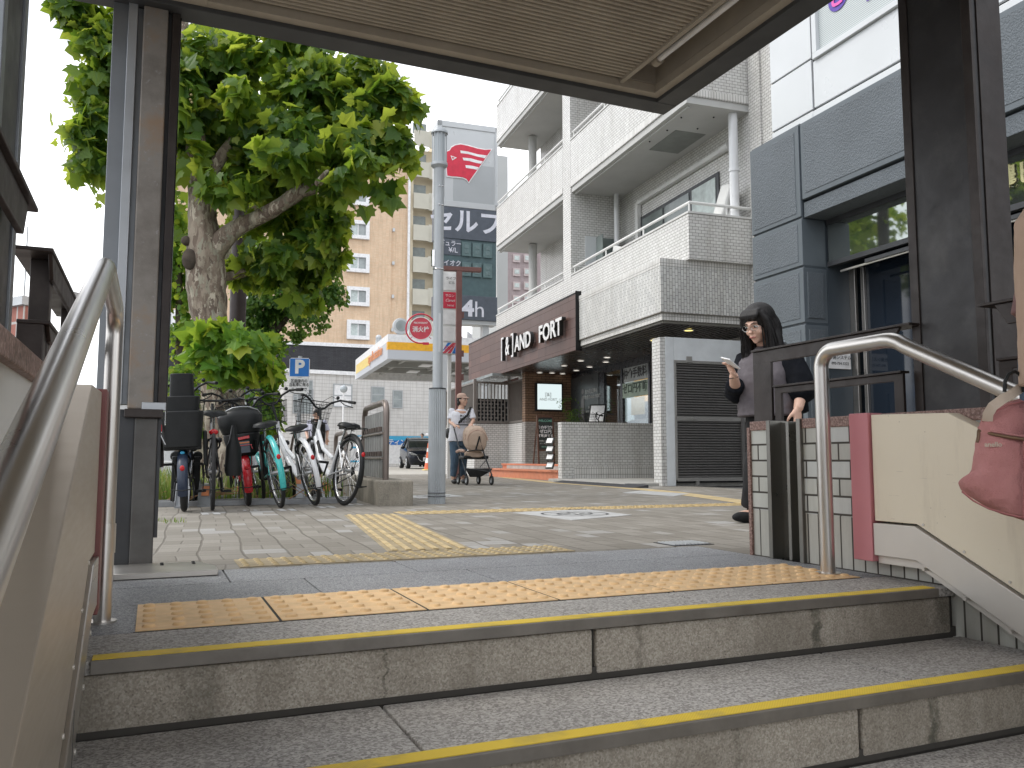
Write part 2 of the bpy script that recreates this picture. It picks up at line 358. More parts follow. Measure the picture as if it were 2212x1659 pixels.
    M['soffitdark'] = paint('soffit_dark', (.035,.027,.024), .3, 0, .2, 3)
    M['tile'] = brick('white_tile', .115, .0553, (.74,.735,.71), (.66,.655,.63), (.21,.195,.175), .0038, .28, third=(.60,.585,.57))
    M['tilev'] = brick('white_tile_upright', .115, .0553, (.75,.75,.725), (.67,.67,.645), (.19,.18,.165), .004, .28, vertical=True, third=(.50,.50,.49))
    M['tilesol'] = brick('white_tile_soldier', .13, .0553, (.78,.77,.74), (.70,.69,.66), (.21,.2,.18), .0038, .3, vertical=True, offset=0)
    M['tileshade'] = brick('white_tile_shaded', .115, .0553, (.50,.49,.47), (.42,.41,.39), (.14,.13,.12), .004, .3, third=(.30,.29,.28))  # white tile with the shade of the porch walls put into its colour
    M['tilebrown'] = brick('brown_tile', .24, .066, (.33,.21,.135), (.26,.16,.10), (.06,.045,.035), .006, .4, third=(.20,.13,.09))
    M['walltile'] = brick('stair_wall_tile', .125, .074, (.56,.57,.52), (.47,.47,.42), (.07,.064,.055), .0048, .35, dirt=.35, third=(.60,.63,.62))
    M['walltilev'] = brick('stair_wall_upright', .5, .062, (.54,.54,.485), (.46,.45,.40), (.07,.062,.052), .0042, .35, vertical=True, offset=0, dirt=.45)
    M['fascia'] = brick('brown_fascia_panels', .95, .2, (.128,.074,.062), (.110,.064,.055), (.05,.030,.026), .004, .45, bump=.15, third=(.17,.09,.072))
    M['orange'] = brick('apartment_orange', .30, .075, (.76,.57,.39), (.71,.52,.35), (.66,.5,.36), .008, .7, bump=.05, third=(.66,.45,.29))
    M['whitebldg'] = brick('white_block_wall', .42, .21, (.66,.645,.62), (.62,.605,.58), (.45,.43,.41), .012, .6, offset=0, bump=.1)
    M['charbrick'] = brick('charcoal_brick', .3, .1, (.055,.055,.06), (.04,.04,.045), (.03,.03,.032), .01, .8)
    M['pink'] = brick('pink_tile', .3, .1, (.40,.33,.33), (.36,.295,.30), (.32,.27,.27), .01, .7, bump=.05)
    M['redbrick'] = brick('red_brick_far', 1.1, 1.6, (.42,.17,.13), (.32,.13,.10), (.55,.53,.5), .12, .8, offset=0)
    M['beigewall'] = paint('beige_stair_tower', (.56,.49,.36), .8, 0, .05, 1)
    M['beigewall2'] = paint('beige_stair_panel', (.52,.50,.42), .8, 0, .05, 1)
    # coping granite, red brown
    n = NT('red_granite'); v = n.coords(); f = n.noise(v, 110, 3, .7); c = n.ramp(f, [(.3,(.08,.045,.035)),(.5,(.22,.125,.10)),(.7,(.42,.30,.26))]); M['redgranite'] = n.fin(c, .5)
    # textured blue-grey render
    n = NT('bluegrey_render'); v = n.coords(); f = n.noise(v, 52, 3, .6); f3 = n.noise(v, 1.2, 4)
    c = n.ramp(f3, [(.3,(.093,.110,.124)),(.7,(.118,.138,.155))]); h = n.ramp(f, [(.42,(0,0,0)),(.58,(1,1,1))]); n.bump(h, .55, .009); M['bluerough'] = n.fin(c, .5, 0, .5)
    M['bluesmooth'] = paint('bluegrey_smooth', (.104,.123,.138), .4, 0, .06, 2)
    M['bluedark'] = paint('bluegrey_deep', (.055,.068,.080), .4, 0, .1, 2)
    M['whitepanel'] = paint('white_metal_panel', (.62,.64,.65), .35, .1, .04, 1)
    M['cream'] = paint('cream_panel', (.80,.72,.565), .38, 0, .04, 1.5, dirt=.3, dirtcol=(.55,.47,.34))
    n = NT('cream_panel'); v = n.coords(); f = n.noise(v, 1.5, 5); c = n.ramp(f, [(.3,(.74,.665,.52)),(.7,(.82,.745,.59))])
    sp = n.noise(n.coords('Object', (1,1,.16)), 5, 8, .72); c = n.mix(n.math('MULTIPLY', n.ramp(sp, [(.55,(0,0,0)),(.72,(1,1,1))]), .45), c, (.50,.43,.33))
    sc_ = n.noise(n.coords('Object', (1,2.5,40)), 3.0, 3, .6); c = n.mix(n.math('MULTIPLY', n.ramp(sc_, [(.68,(0,0,0)),(.72,(1,1,1))]), .4), c, (.42,.37,.30))
    dots = n.math('MULTIPLY', n.ramp(n.voro(v, 22), [(.03,(1,1,1)),(.06,(0,0,0))]), n.math('GREATER_THAN', n.noise(v, 6, 2), .56)); c = n.mix(n.math('MULTIPLY', dots, .6), c, (.30,.25,.19))
    M['cream'] = n.fin(c, n.ramp(sp, [(.3,(.32,)*3),(.7,(.5,)*3)]))
    M['pinkstrip'] = paint('pink_strip', (.60,.23,.255), .4, 0, .06, 3)
    M['redstrip'] = paint('dull_red_edge', (.20,.065,.06), .45, 0, .12, 3)
    M['trim'] = paint('aluminium_trim', (.62,.59,.54), .42, .35, .05, 3)
    M['black'] = paint('black_plastic', (.010,.011,.011), .45, 0, .2, 9, spec=.3)
    M['blackmatt'] = paint('black_rubber', (.016,.016,.016), .75, 0, .25, 12)
    M['blackglass'] = paint('black_glass', (.004,.005,.007), .06, 0, .1, 2)
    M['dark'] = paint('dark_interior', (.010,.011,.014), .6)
    M['chrome'] = paint('chrome', (.62,.62,.62), .2, 1.0, .05, 5)
    M['spoke'] = paint('steel_spoke', (.45,.45,.45), .3, .9, .05, 5)
    M['whitegloss'] = paint('white_gloss', (.74,.75,.76), .22, 0, .03, 4, coat=.5)
    M['turq'] = paint('turquoise_gloss', (.055,.48,.46), .25, 0, .05, 4, coat=.5)
    M['red'] = paint('red_gloss', (.45,.012,.02), .25, 0, .08, 4, coat=.5)
    M['navy'] = paint('navy_fender', (.02,.03,.055), .35, 0, .08, 4)
    M['reflector'] = paint('red_reflector', (.48,.01,.015), .15)
    M['bluetag'] = paint('blue_tag', (.05,.40,.66), .4)
    M['rackgrey'] = paint('rack_grey', (.30,.31,.32), .45, .4, .1, 6, dirt=.2)
    M['orangelabel'] = paint('orange_label', (.62,.22,.09), .6)
    M['browntube'] = paint('brown_guard_tube', (.20,.165,.145), .35, .5, .08, 5)
    M['slats'] = paint('grey_slats', (.26,.26,.25), .5, .4, .12, 5, dirt=.2)
    n = NT('old_concrete'); v = n.coords(); f = n.noise(n.coords('Object',(1,1,.5)), 7, 8, .7); g = n.noise(v, 70, 4, .7)
    c = n.mix(.4, n.ramp(f, [(.3,(.10,.09,.07)),(.55,(.27,.24,.19)),(.75,(.35,.32,.26))]), n.ramp(g, [(.3,(.12,.11,.09)),(.7,(.42,.39,.33))])); n.bump(g, .5, .006); M['oldconc'] = n.fin(c, .9)
    M['polegrey'] = paint('lamp_pole_grey', (.40,.425,.44), .45, .2, .06, 5, dirt=.12, dirtcol=(.25,.26,.26))
    M['signwhite'] = paint('sign_white', (.78,.78,.78), .4)
    M['signblue'] = paint('sign_blue', (.012,.17,.55), .35)
    M['signred'] = paint('sign_red', (.60,.02,.055), .4)
    M['signredpale'] = paint('sign_red_sunfaded', (.58,.06,.09), .4)
    M['signgrey'] = paint('sign_light_grey', (.50,.52,.53), .35, .1, .04, 1)
    M['signgrey2'] = paint('sign_mid_grey', (.38,.40,.41), .35, .1, .04, 1)
    M['signdark'] = paint('sign_slate', (.085,.10,.125), .4)
    M['signteal'] = paint('sign_teal_grey', (.075,.125,.135), .4)
    M['digit'] = paint('digit_cell', (.14,.20,.205), .25)
    M['letterwhite'] = paint('letter_white', (.80,.80,.80), .4)
    M['letterblack'] = paint('letter_black', (.02,.02,.02), .5)
    M['lettergrey'] = paint('letter_grey', (.45,.47,.46), .5)
    M['gold'] = paint('gold_letter', (.62,.58,.30), .35, .3)
    M['gasyellow'] = paint('band_yellow', (.80,.42,.03), .4)
    M['gasyellow2'] = paint('band_pale_yellow', (.80,.62,.22), .4)
    M['gasorange'] = paint('letters_orange', (.72,.30,.14), .4)
    M['steelbeam'] = paint('canopy_steel', (.36,.36,.34), .6, .1, .08, 1)
    M['brownpost'] = paint('reddish_brown_post', (.16,.065,.055), .5, 0, .1, 4)
    M['darkpost'] = paint('dark_brown_pole', (.035,.022,.020), .5, 0, .15, 4)
    M['terracotta'] = paint('orange_step', (.56,.20,.105), .6, 0, .1, 6, dirt=.2, dirtcol=(.35,.16,.1))
    M['shutter'] = paint('grey_shutter', (.19,.182,.174), .42, .45, .06, 4)
    M['shutterframe'] = paint('shutter_frame', (.34,.33,.31), .45, .4, .06, 4)
    M['chalk'] = paint('chalkboard', (.035,.045,.042), .75)
    M['wood'] = paint('stained_wood', (.11,.055,.035), .6, 0, .2, 12)
    M['wood2'] = paint('light_wood', (.35,.19,.09), .6, 0, .2, 12)
    M['fence'] = paint('taupe_fence', (.21,.19,.17), .5, .2, .08, 4)
    M['curtain'] = paint('window_curtain', (.50,.56,.54), .5, 0, .2, 6)
    M['winglass'] = paint('window_dull_glass', (.17,.20,.19), .12, 0, .2, 2)
    M['winglass2'] = paint('window_grey_glass', (.30,.33,.33), .2, 0, .2, 2)
    M['rubbermat'] = paint('rubber_ramp', (.045,.045,.048), .8, 0, .15, 8, bump=.3)
    M['cloudmosaic'] = paint('pale_slab', (.42,.42,.41), .75, 0, .15, 9, dirt=.3, dirtcol=(.25,.23,.2))
    M['skin'] = paint('skin', (.60,.37,.27), .5, 0, .06, 12)
    M['skinpale'] = paint('skin_pale', (.66,.42,.32), .5, 0, .06, 12)
    M['lips'] = paint('lips', (.42,.16,.14), .5)
    M['tan'] = paint('stroller_fabric', (.43,.32,.245), .85, 0, .1, 9, bump=.2, bscale=200)
    M['tshirt'] = paint('white_cotton', (.70,.70,.75), .85, 0, .05, 9, bump=.2, bscale=25)
    M['denim'] = paint('blue_denim', (.075,.12,.175), .85, 0, .25, 9, bump=.3, bscale=60)
    M['uniform'] = paint('pale_shirt', (.58,.58,.70), .85, 0, .05, 9, bump=.2, bscale=25)
    M['blouse'] = paint('mauve_grey_blouse', (.095,.083,.092), .8, 0, .12, 9, bump=.25, bscale=18)
    M['blackcloth'] = paint('black_cloth', (.006,.007,.010), .9, 0, .3, 9, spec=.15, bump=.3, bscale=20)
    M['blackcloth2'] = paint('black_trousers', (.010,.010,.011), .9, 0, .3, 9, bump=.3, bscale=20)
    n = NT('black_hair'); v = n.coords('Object', (1,1,.06)); f = n.noise(v, 190, 4, .6); n.bump(f, .7, .004)
    M['hair'] = n.fin(n.ramp(f, [(.3,(.004,.0035,.004)),(.7,(.018,.015,.014))]), .5, 0, .3)
    M['greybag'] = paint('grey_backpack', (.33,.36,.38), .8, 0, .1, 9)
    n = NT('pink_canvas'); v = n.coords(); f = n.noise(n.coords('Object', (1,1,.45)), 16, 5, .6); g = n.voro(v, 420); n.bump(n.math('ADD', n.math('MULTIPLY', f, 3.0), n.math('MULTIPLY', g, .3)), .6, .02)
    M['pinkcanvas'] = n.fin(n.ramp(f, [(.3,(.56,.235,.225)),(.7,(.64,.295,.28))]), .85)
    M['webbing'] = paint('beige_webbing', (.56,.46,.37), .85, 0, .08, 20, bump=.5, bscale=300)
    M['zip'] = paint('brass_zip', (.20,.12,.07), .5, .3)
    M['maroonsleeve'] = paint('mauve_sleeve', (.22,.125,.12), .85)
    M['carblack'] = paint('car_black_paint', (.005,.007,.014), .2, 0, .05, 2, spec=.3, coat=.25)
    M['carglass'] = paint('car_glass', (.02,.028,.026), .05)
    M['headlight'] = paint('headlight_glass', (.55,.56,.56), .08, .6)
    M['tyre'] = paint('tyre_rubber', (.02,.02,.02), .8)
    M['cone'] = paint('cone_orange', (.70,.16,.07), .6)
    M['tube'] = emis('lit_tube', (1,.93,.8), .35)
    M['downlit'] = emis('downlight_warm', (1,.78,.22), 1.1)
    M['downoff'] = emis('downlight_soft', (1,.93,.82), .75)
    M['lightbox'] = emis('lightbox_face', (.80,.92,.93), .5)
    M['screen'] = emis('inside_poster_emissive', (.78,.88,.92), .5)  # poster face glows by its own emission as if lit
    M['orangeglow'] = emis('glowing_orange_wall', (.78,.40,.08), .95)  # wall colour emits, standing in for the lamps of the room
    M['lampglass'] = paint('lamp_glass', (.42,.46,.48), .15, 0, .05, 3)
mats()
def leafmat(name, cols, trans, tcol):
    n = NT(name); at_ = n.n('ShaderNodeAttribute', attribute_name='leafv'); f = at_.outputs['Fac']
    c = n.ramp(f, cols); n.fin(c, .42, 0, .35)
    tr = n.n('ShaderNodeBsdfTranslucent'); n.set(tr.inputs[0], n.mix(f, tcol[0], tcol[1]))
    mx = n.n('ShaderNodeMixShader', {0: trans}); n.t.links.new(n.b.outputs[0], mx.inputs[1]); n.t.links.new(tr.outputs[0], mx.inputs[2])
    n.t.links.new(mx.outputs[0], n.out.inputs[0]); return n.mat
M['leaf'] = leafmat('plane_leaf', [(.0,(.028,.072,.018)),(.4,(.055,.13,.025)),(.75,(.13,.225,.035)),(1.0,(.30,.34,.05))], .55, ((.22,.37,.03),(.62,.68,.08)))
M['leafbright'] = leafmat('young_plane_leaf', [(.0,(.05,.14,.02)),(.6,(.13,.26,.03)),(1.0,(.34,.36,.04))], .5, ((.20,.42,.04),(.55,.62,.06)))
M['leafsmall'] = leafmat('small_leaf', [(.0,(.03,.085,.02)),(.6,(.07,.165,.035)),(1.0,(.16,.27,.05))], .45, ((.16,.32,.04),(.38,.5,.08)))
n = NT('plane_bark'); v = n.coords('Object', (1.5,1.5,.6)); a = n.voro(v, 9, 'Color'); g = n.n('ShaderNodeSeparateColor', {0: a}).outputs[0]; f = n.noise(v, 5, 8, .7)
n2 = n.n('ShaderNodeVectorMath', {0: n.noise(v, 6, 4, .6, 'Color'), 'Scale': .35}, operation='SCALE'); vv = n.n('ShaderNodeVectorMath', {0: v, 1: n2.outputs[0]}, operation='ADD')
a2 = n.voro(vv.outputs[0], 14, 'Color'); g2 = n.n('ShaderNodeSeparateColor', {0: a2}).outputs[0]
c = n.ramp(g2, [(.0,(.12,.09,.07)),(.3,(.20,.155,.118)),(.6,(.31,.26,.20)),(.85,(.25,.245,.185)),(1,(.50,.44,.35))])
c = n.mix(n.math('MULTIPLY', n.ramp(f, [(.5,(0,0,0)),(.66,(1,1,1))]), .75), c, (.11,.08,.06)); n.bump(n.math('ADD', g2, f), .6, .02); M['bark'] = n.fin(c, .9)
M['barkdark'] = paint('dark_bark', (.07,.055,.042), .95, 0, .3, 10, bump=.6, bscale=30)
M['grass'] = leafmat('grass_blade', [(.0,(.07,.13,.02)),(.6,(.14,.22,.04)),(1.0,(.32,.30,.12))], .35, ((.2,.36,.05),(.4,.42,.1)))
M['guide'] = paint('flood_guide_steel', (.21,.205,.185), .33, .8, .12, 4)
M['blinddim'] = paint('window_blind_dim', (.22,.23,.21), .6, 0, .2, 5)
M['nosemetal'] = paint('nosing_metal', (.19,.175,.155), .5, .45, .15, 9, dirt=.35)
n = NT('nosing_yellow'); v = n.coords('Object', (1,1,1)); ch = n.n('ShaderNodeTexChecker', {'Vector': v, 'Scale': 240}); st = n.noise(n.coords(), 6, 6, .7)
c = n.mix(ch.outputs['Fac'], (.80,.58,.05), (.70,.49,.035)); c = n.mix(n.math('MULTIPLY', n.ramp(st, [(.5,(0,0,0)),(.72,(1,1,1))]), .5), c, (.24,.20,.10)); n.bump(ch.outputs['Fac'], .4, .002); M['noseyellow'] = n.fin(c, .6)
M['galvdark'] = paint('worn_steel_foot', (.115,.112,.108), .5, .5, .2, 9, bump=.15, dirt=.3)
M['pillar'] = paint('worn_dark_pillar', (.030,.029,.030), .42, .2, .2, 6, bump=.1, dirt=.4, dirtcol=(.10,.095,.085))
M['oldconc2'] = paint('band_edge_grey', (.20,.19,.165), .8, 0, .1, 4)
M['hatch'] = paint('hatch_grey', (.23,.24,.225), .6, 0, .1, 3)
M['shopframe'] = paint('shop_black_frame', (.012,.014,.02), .3)
def glass(name, tint, rough=.03, alpha=.75):
    n = NT(name); n.set(n.b.inputs['Base Color'], tint); n.b.inputs['Roughness'].default_value = rough
    tr = n.n('ShaderNodeBsdfTransparent', {0: tint}); gl = n.n('ShaderNodeBsdfGlossy', {0: (1,1,1), 1: rough}); fr = n.n('ShaderNodeFresnel', {0: 1.6})
    f = n.math('MULTIPLY_ADD', fr.outputs[0], 1-alpha*.5, .08, clamp=True)
    mx = n.n('ShaderNodeMixShader', {0: f}); n.t.links.new(tr.outputs[0], mx.inputs[1]); n.t.links.new(gl.outputs[0], mx.inputs[2]); n.t.links.new(mx.outputs[0], n.out.inputs[0]); return n.mat
M['shopglass'] = glass('shop_glass', (.75,.8,.8))
M['clearglass'] = glass('clear_glass', (.85,.9,.88))
n = NT('mirror_glass'); n.fin((.30,.33,.32), .03, .9); M['mirrorglass'] = n.mat
n = NT('dark_door_glass'); n.fin((.012,.018,.028), .05, 0, .6); M['blackglass2'] = n.mat
M['posterdark'] = paint('poster_charcoal', (.035,.04,.042), .35)
M['posterfig'] = paint('poster_figure_grey', (.20,.19,.19), .5)
M['bannergrey'] = paint('banner_grey', (.34,.37,.36), .4)
M['bannergreen'] = paint('banner_green', (.30,.40,.30), .4, 0, .2, 5)
M['letterdkgreen'] = paint('letter_dark_green', (.03,.06,.03), .5)
M['posterglow'] = emis('glowing_poster_yellow', (.45,.28,.05), .5)  # emissive paper, gives the window its lit yellow
M['letterchalk'] = paint('chalk_white', (.45,.48,.46), .9)
M['letterchalkg'] = paint('chalk_green', (.20,.42,.33), .9)
M['blockwall'] = brick('pattern_blocks', .19, .1, (.30,.28,.26), (.24,.225,.21), (.02,.02,.02), .03, .8, bump=.8)
M['purple'] = paint('purple_print', (.10,.05,.36), .4)
M['magenta'] = paint('magenta_print', (.75,.10,.42), .4)
n = NT('window_blinds'); v = n.coords('Object'); wv = n.n('ShaderNodeTexWave', {'Vector': v, 'Scale': 14}, bands_direction='Z'); c = n.ramp(wv.outputs['Fac'], [(.2,(.32,.36,.36)),(.6,(.58,.62,.62))]); M['blinds'] = n.fin(c, .3)
M['signteal2'] = paint('sign_teal_raised', (.105,.165,.17), .4)
M['signlav'] = paint('sign_letter_pale', (.66,.67,.74), .4)
M['signgrey2b'] = paint('slab_grey', (.46,.47,.46), .6, 0, .04, .5)
M['signgrey3'] = paint('rim_pale_grey', (.50,.52,.55), .5, 0, .04, .5)
M['pinklight'] = paint('pale_pink_wall', (.50,.43,.42), .7, 0, .05, .4)
M['seedball'] = paint('seed_ball_tan', (.30,.25,.12), .9)
n = NT('soil'); f = n.noise(n.coords(), 6, 8, .7); M['soil'] = n.fin(n.ramp(f, [(.3,(.14,.11,.08)),(.6,(.30,.25,.18)),(.8,(.16,.19,.07))]), .95)
M['tan2'] = paint('dusty_pink_trim', (.50,.34,.27), .8, 0, .08, 9)
M['webbing2'] = paint('beige_top', (.50,.36,.27), .85, 0, .08, 9)
M['pinkseam'] = paint('pink_seam', (.40,.15,.145), .85)
# ================================================================ ground
b = MB(); z = -.03
XH0, XH1, YH = -.46, 2.92, 2.4
for x0, y0, x1, y1 in ((-400,-400,XH0,900), (XH1,-400,400,900), (XH0,YH,XH1,900), (XH0,-400,XH1,-6)):
    b.add([(x0,y0,z),(x1,y0,z),(x1,y1,z),(x0,y1,z)], [(0,1,2,3)])
tag(b.build('ground', M['asphalt'], smooth=0), kind='structure')
b = MB()
for x0, y0, x1, y1 in ((-2.2,3.63,8.3,24), (-2.2,-6,XH0,3.63), (XH1,-6,8.3,3.63), (2.62,3.2,XH1,3.63), (XH0,2.6,-.2,3.63)):
    b.add([(x0,y0,0),(x1,y0,0),(x1,y1,0),(x0,y1,0)], [(0,1,2,3)])
    b.add([(x0,y0,-.06),(x0,y1,-.06),(x0,y1,0),(x0,y0,0)], [(0,1,2,3)])
tag(b.build('pavement', M['pavers'], smooth=0), kind='structure')
b = MB(); b.add([(1.5,24,-.004),(30,24,-.004),(30,60,-.004),(1.5,60,-.004)], [(0,1,2,3)])
tag(b.build('forecourt', M['forecourt'], smooth=0), kind='structure')
b = MB()
for i in range(-6, 30): b.add([(-5.6,i*5,-.026),(-5.45,i*5,-.026),(-5.45,i*5+2.6,-.026),(-5.6,i*5+2.6,-.026)], [(0,1,2,3)])
b.box(-2.38,-6,-.03,-2.2,60,.03)
tag(b.build('kerb', M['pad'], smooth=0), kind='structure')

# ---------------------------------------------------------------- landing of granite slabs
XL, XR = -.2, 2.62
b = MB()
g = .0035
def slabrow(b, y0, y1, xs, zt=0.0, th=.05, x0=XL, x1=XR):
    e = [x0]+xs+[x1]
    for a, c in zip(e[:-1], e[1:]): b.box(a+g, y0+g, zt-th, c-g, y1-g, zt)
rowx = [on_ground(1081,1256).x-.02, on_ground(654,1247).x]
slabrow(b, 2.86, 3.25, [on_ground(654,1247).x, on_ground(1081,1256).x, 2.05])
slabrow(b, 3.25, 3.63, [.28, 1.0, 1.72, 2.3])
b.box(XL, 2.42, -.05, -.02, 2.86, 0); b.box(2.52, 2.42, -.05, XR, 2.86, 0)
o = tag(b.build('landing', M['granite'], smooth=0, bevel=.002), kind='structure')
b = MB(); slabrow(b, 2.112, 2.42, [1.62], 0.0, .03); tr0 = b.build('tread', M['tread'], smooth=0, bevel=.003)
tag(tr0, kind='structure'); tr0.name = 'top_step'
b = MB(); b.box(XL, 2.25, -.2, XR, 3.63, -.052); tag(b.build('landing_bed', M['gap'], smooth=0), kind='structure')
b = MB(); b.prism([(-.16,3.455),(.25,3.455),(.25,3.60),(.19,3.76),(-.16,3.76)], 'z', .001, .024)
for x, y in ((.05,3.68),(.17,3.68),(.05,3.73),(.17,3.73)): b.cyl((x,y,.023),(x,y,.029),.008,n=8,m=1)
tag(b.build('threshold_plate', [M['brushed'], M['black']], bevel=.004), 'raised stainless steel plate on the landing at the foot of the left post', 'floor plate')

# ---------------------------------------------------------------- steps
RISE, TREAD = .166, .43
stairs = thing('stairs', None, None, (0,0,0)); tag(stairs, kind='structure')
jt = {1: [1.17], 2: [1.72], 3: [.9], 4: [1.5], 5: [1.0]}
tj = {1: [.55, 1.98], 2: [1.3], 3: [.6, 2.1], 4: [1.2]}
for i in range(1, 7):
    yf = 2.105-(i-1)*TREAD; zt = -(i-1)*RISE
    b = MB(); e = [XL]+jt.get(i, [1.2])+[XR-.02]
    for a, c in zip(e[:-1], e[1:]): b.box(a+.006, yf+.012, zt-RISE+.010, c-.006, yf+.2, zt-.031)
    b.build('riser', M['riser'], stairs, smooth=0, bevel=.008)
    b = MB(); b.box(XL-.05, yf+.03, zt-RISE-.05, XR+.05, yf+.4, zt-.032); b.box(XL, yf+.016, zt-RISE-.004, XR, yf+.2, zt-RISE+.03); b.build('mortar', M['gap'], stairs, smooth=0)
    if i > 1:
        b = MB(); e = [XL]+tj.get(i-1, [1.2])+[XR]
        for a, c in zip(e[:-1], e[1:]): b.box(a+.004, yf+.006, zt-.030, c-.004, yf+TREAD-.004, zt)
        b.build('tread', M['tread'], stairs, smooth=0, bevel=.004)
    b = MB(); x0, x1 = -.11, 2.52
    b.box(x0, yf-.006, zt-.026, x1, yf+.003, zt+.003, 0); b.box(x0, yf+.003, zt-.001, x1, yf+.008, zt+.003, 0); b.box(x0, yf+.058, zt-.001, x1, yf+.062, zt+.003, 0)
    nz = b.build('nosing', M['nosemetal'], stairs, smooth=0, bevel=.001)
    b = MB(); b.box(x0+.002, yf+.008, zt-.001, x1-.002, yf+.058, zt+.0045); b.build('grip_strip', M['noseyellow'], nz, smooth=0)
b = MB(); b.box(XL-.1, -6, -6*RISE-.05, XR+.1, 2.13-6*TREAD+.5, -6*RISE); tag(b.build('lower_floor', M['tread'], smooth=0), kind='structure')

# ---------------------------------------------------------------- tactile tiles on the landing
def studs(b, x0, y0, w, nx, ny, r=.0115, h=.005, z=.0, skip=()):
    for i in range(nx):
        for j in range(ny):
            cx, cy = x0+w*(i+.5)/nx, y0+w*(j+.5)/ny
            b.lathe([(r*1.25,z),(r*1.0,z+h*.8),(r*.75,z+h),(.0001,z+h)], (cx,cy,0), 12)
tx = [0.0, .41, .92, 1.43, 1.94, 2.45]
tx = [-.03, .345, .774, 1.214, 1.65, 2.075, 2.50]
pos = ['leftmost, beside the left handrail foot', 'second from the left', 'third from the left', 'third from the right', 'second from the right', 'rightmost, beside the right handrail foot']
for i in range(6):
    b = MB(); w = tx[i+1]-tx[i]
    b.box(tx[i]+.0045, 2.425, -.05, tx[i+1]-.0045, 2.855, .003)
    nx = 5 if i == 0 else 6
    for k in range(nx):
        for j in range(5): cx = tx[i]+w*(k+.5)/nx; cy = 2.43+.42*(j+.5)/5; b.lathe([(.0185,.003),(.0145,.0095),(.011,.0105),(.0001,.0105)], (cx,cy,0), 12)
    tag(b.build('tactile_tile', M['tact_orange'], bevel=.001), 'orange studded tactile tile in the landing row, '+pos[i], 'tactile tile', 'orange tactile tiles across the landing')
b = MB()
for x in tx[1:-1]: b.box(x-.004, 2.426, -.04, x+.004, 2.854, .0012)
b.box(tx[0], 2.4205, -.04, tx[-1], 2.4245, .0006)
tag(b.build('tile_joint', M['gap'], smooth=0), kind='structure')
# faded guiding strips in the plaza
b = MB(); b.box(.35, 3.66, -.01, 1.92, 3.94, .004, 1)
for i in range(26):
    for j in range(5): b.lathe([(.014,.004),(.010,.009),(.0001,.009)], (.38+i*.06, 3.69+j*.055, 0), 8)
tag(b.build('tactile_strip', [M['tact_faded'], M['tact_base']], smooth=40), 'faded studded yellow tactile strip along the granite edge of the landing', 'tactile strip')
b = MB(); x0 = -.19
b.box(x0, 0, -.01, x0+.42, 2.74, .003, 1)
for i in range(6):
    for k in range(9): b.box(x0+.022+i*.068, .015+k*.302, .003, x0+.05+i*.068, .015+k*.302+.28, .0095)
tag(b.build('tactile_strip', [M['tact_faded'], M['tact_base']], smooth=0, bevel=.002, loc=(1.26,3.98,0), rot=(0,0,-R(7.6))), 'yellow tactile strip of long bars running away from the landing', 'tactile strip')
b = MB(); b.box(1.9, 6.6, -.01, 7.4, 6.95, .003)
for i in range(70):
    for j in range(5): b.box(1.93+i*.078, 6.63+j*.064, .003, 1.96+i*.078, 6.66+j*.064, .008)
tag(b.build('tactile_strip', M['tact_faded'], smooth=0), 'studded yellow tactile strip crossing the plaza toward the dark blue building', 'tactile strip')
b = MB(); P = [on_ground(u, v) for u, v in ((1085,1031),(1200,1043),(1330,1052),(1440,1062),(1530,1074),(1640,1089))]
for p, q in zip(P[:-1], P[1:]):
    d = (q-p); n_ = Vector((-d.y, d.x, 0)).normalized()*.15
    b.add([p-n_+Vector((0,0,.002)), q-n_+Vector((0,0,.002)), q+n_+Vector((0,0,.002)), p+n_+Vector((0,0,.002))], [(0,1,2,3)])
tag(b.build('tactile_strip', M['tact_faded'], smooth=0), 'long yellow tactile strip along the shop fronts past the black ramp', 'tactile strip')
# picture slabs and marks in the paving
def slab(name, pts, label, cat, mats, deco=None, z=.003):
    P = [on_ground(*p) for p in pts]; b = MB(); b.add([(p.x,p.y,z) for p in P]+[(p.x,p.y,-.02) for p in P], [(0,1,2,3),(0,4,5,1),(1,5,6,2),(2,6,7,3),(3,7,4,0)])
    c = sum(P, Vector())/4
    if deco: deco(b, c, z, (P[0]-P[2]).length)
    return tag(b.build(name, mats, smooth=0), label, cat)
def deco(b, c, z, L):
    for r in (.27, .14): b.lathe([(r*L-.011, z+.001),(r*L+.011, z+.001)], (c.x,c.y,0), 48, 1)
    for k in range(6):
        a = k*pi/3; p, q = Vector((c.x+.04*L*cos(a), c.y+.04*L*sin(a), z+.0012)), Vector((c.x+.21*L*cos(a+.35), c.y+.21*L*sin(a+.35), z+.0012)); w = (q-p).cross(Vector((0,0,1))).normalized()*.009; b.add([p-w,p+w,q+w,q-w], [(0,1,2,3)], 1)
slab('picture_slab', [(1108,1108),(1235,1124),(1365,1113),(1262,1100)], 'pale square paving slab with a dark round line emblem', 'paving slab', [M['cloudmosaic'], M['letterblack']], deco)
slab('picture_slab', [(872,1072),(905,1077),(1003,1072),(960,1067)], 'pale picture slab in the paving right behind the lamp post', 'paving slab', [M['cloudmosaic'], M['letterblack']], deco)
slab('patch_slab', [(1345,1064),(1455,1072),(1490,1067),(1385,1060)], 'plain white patch of paving in front of the grey shutter', 'paving slab', M['cloudmosaic'])
b = MB(); c = on_ground(1500, 1184); b.box(2.5,3.66,-.01,2.75,3.86,.003,0)
for i in range(10): b.box(2.515+i*.023, 3.68, .003, 2.525+i*.023, 3.84, .008, 1)
tag(b.build('drain_grate', [M['dark'], M['signgrey']], smooth=0), 'small bright metal drain grate behind the landing edge near the tiled wall', 'drain')
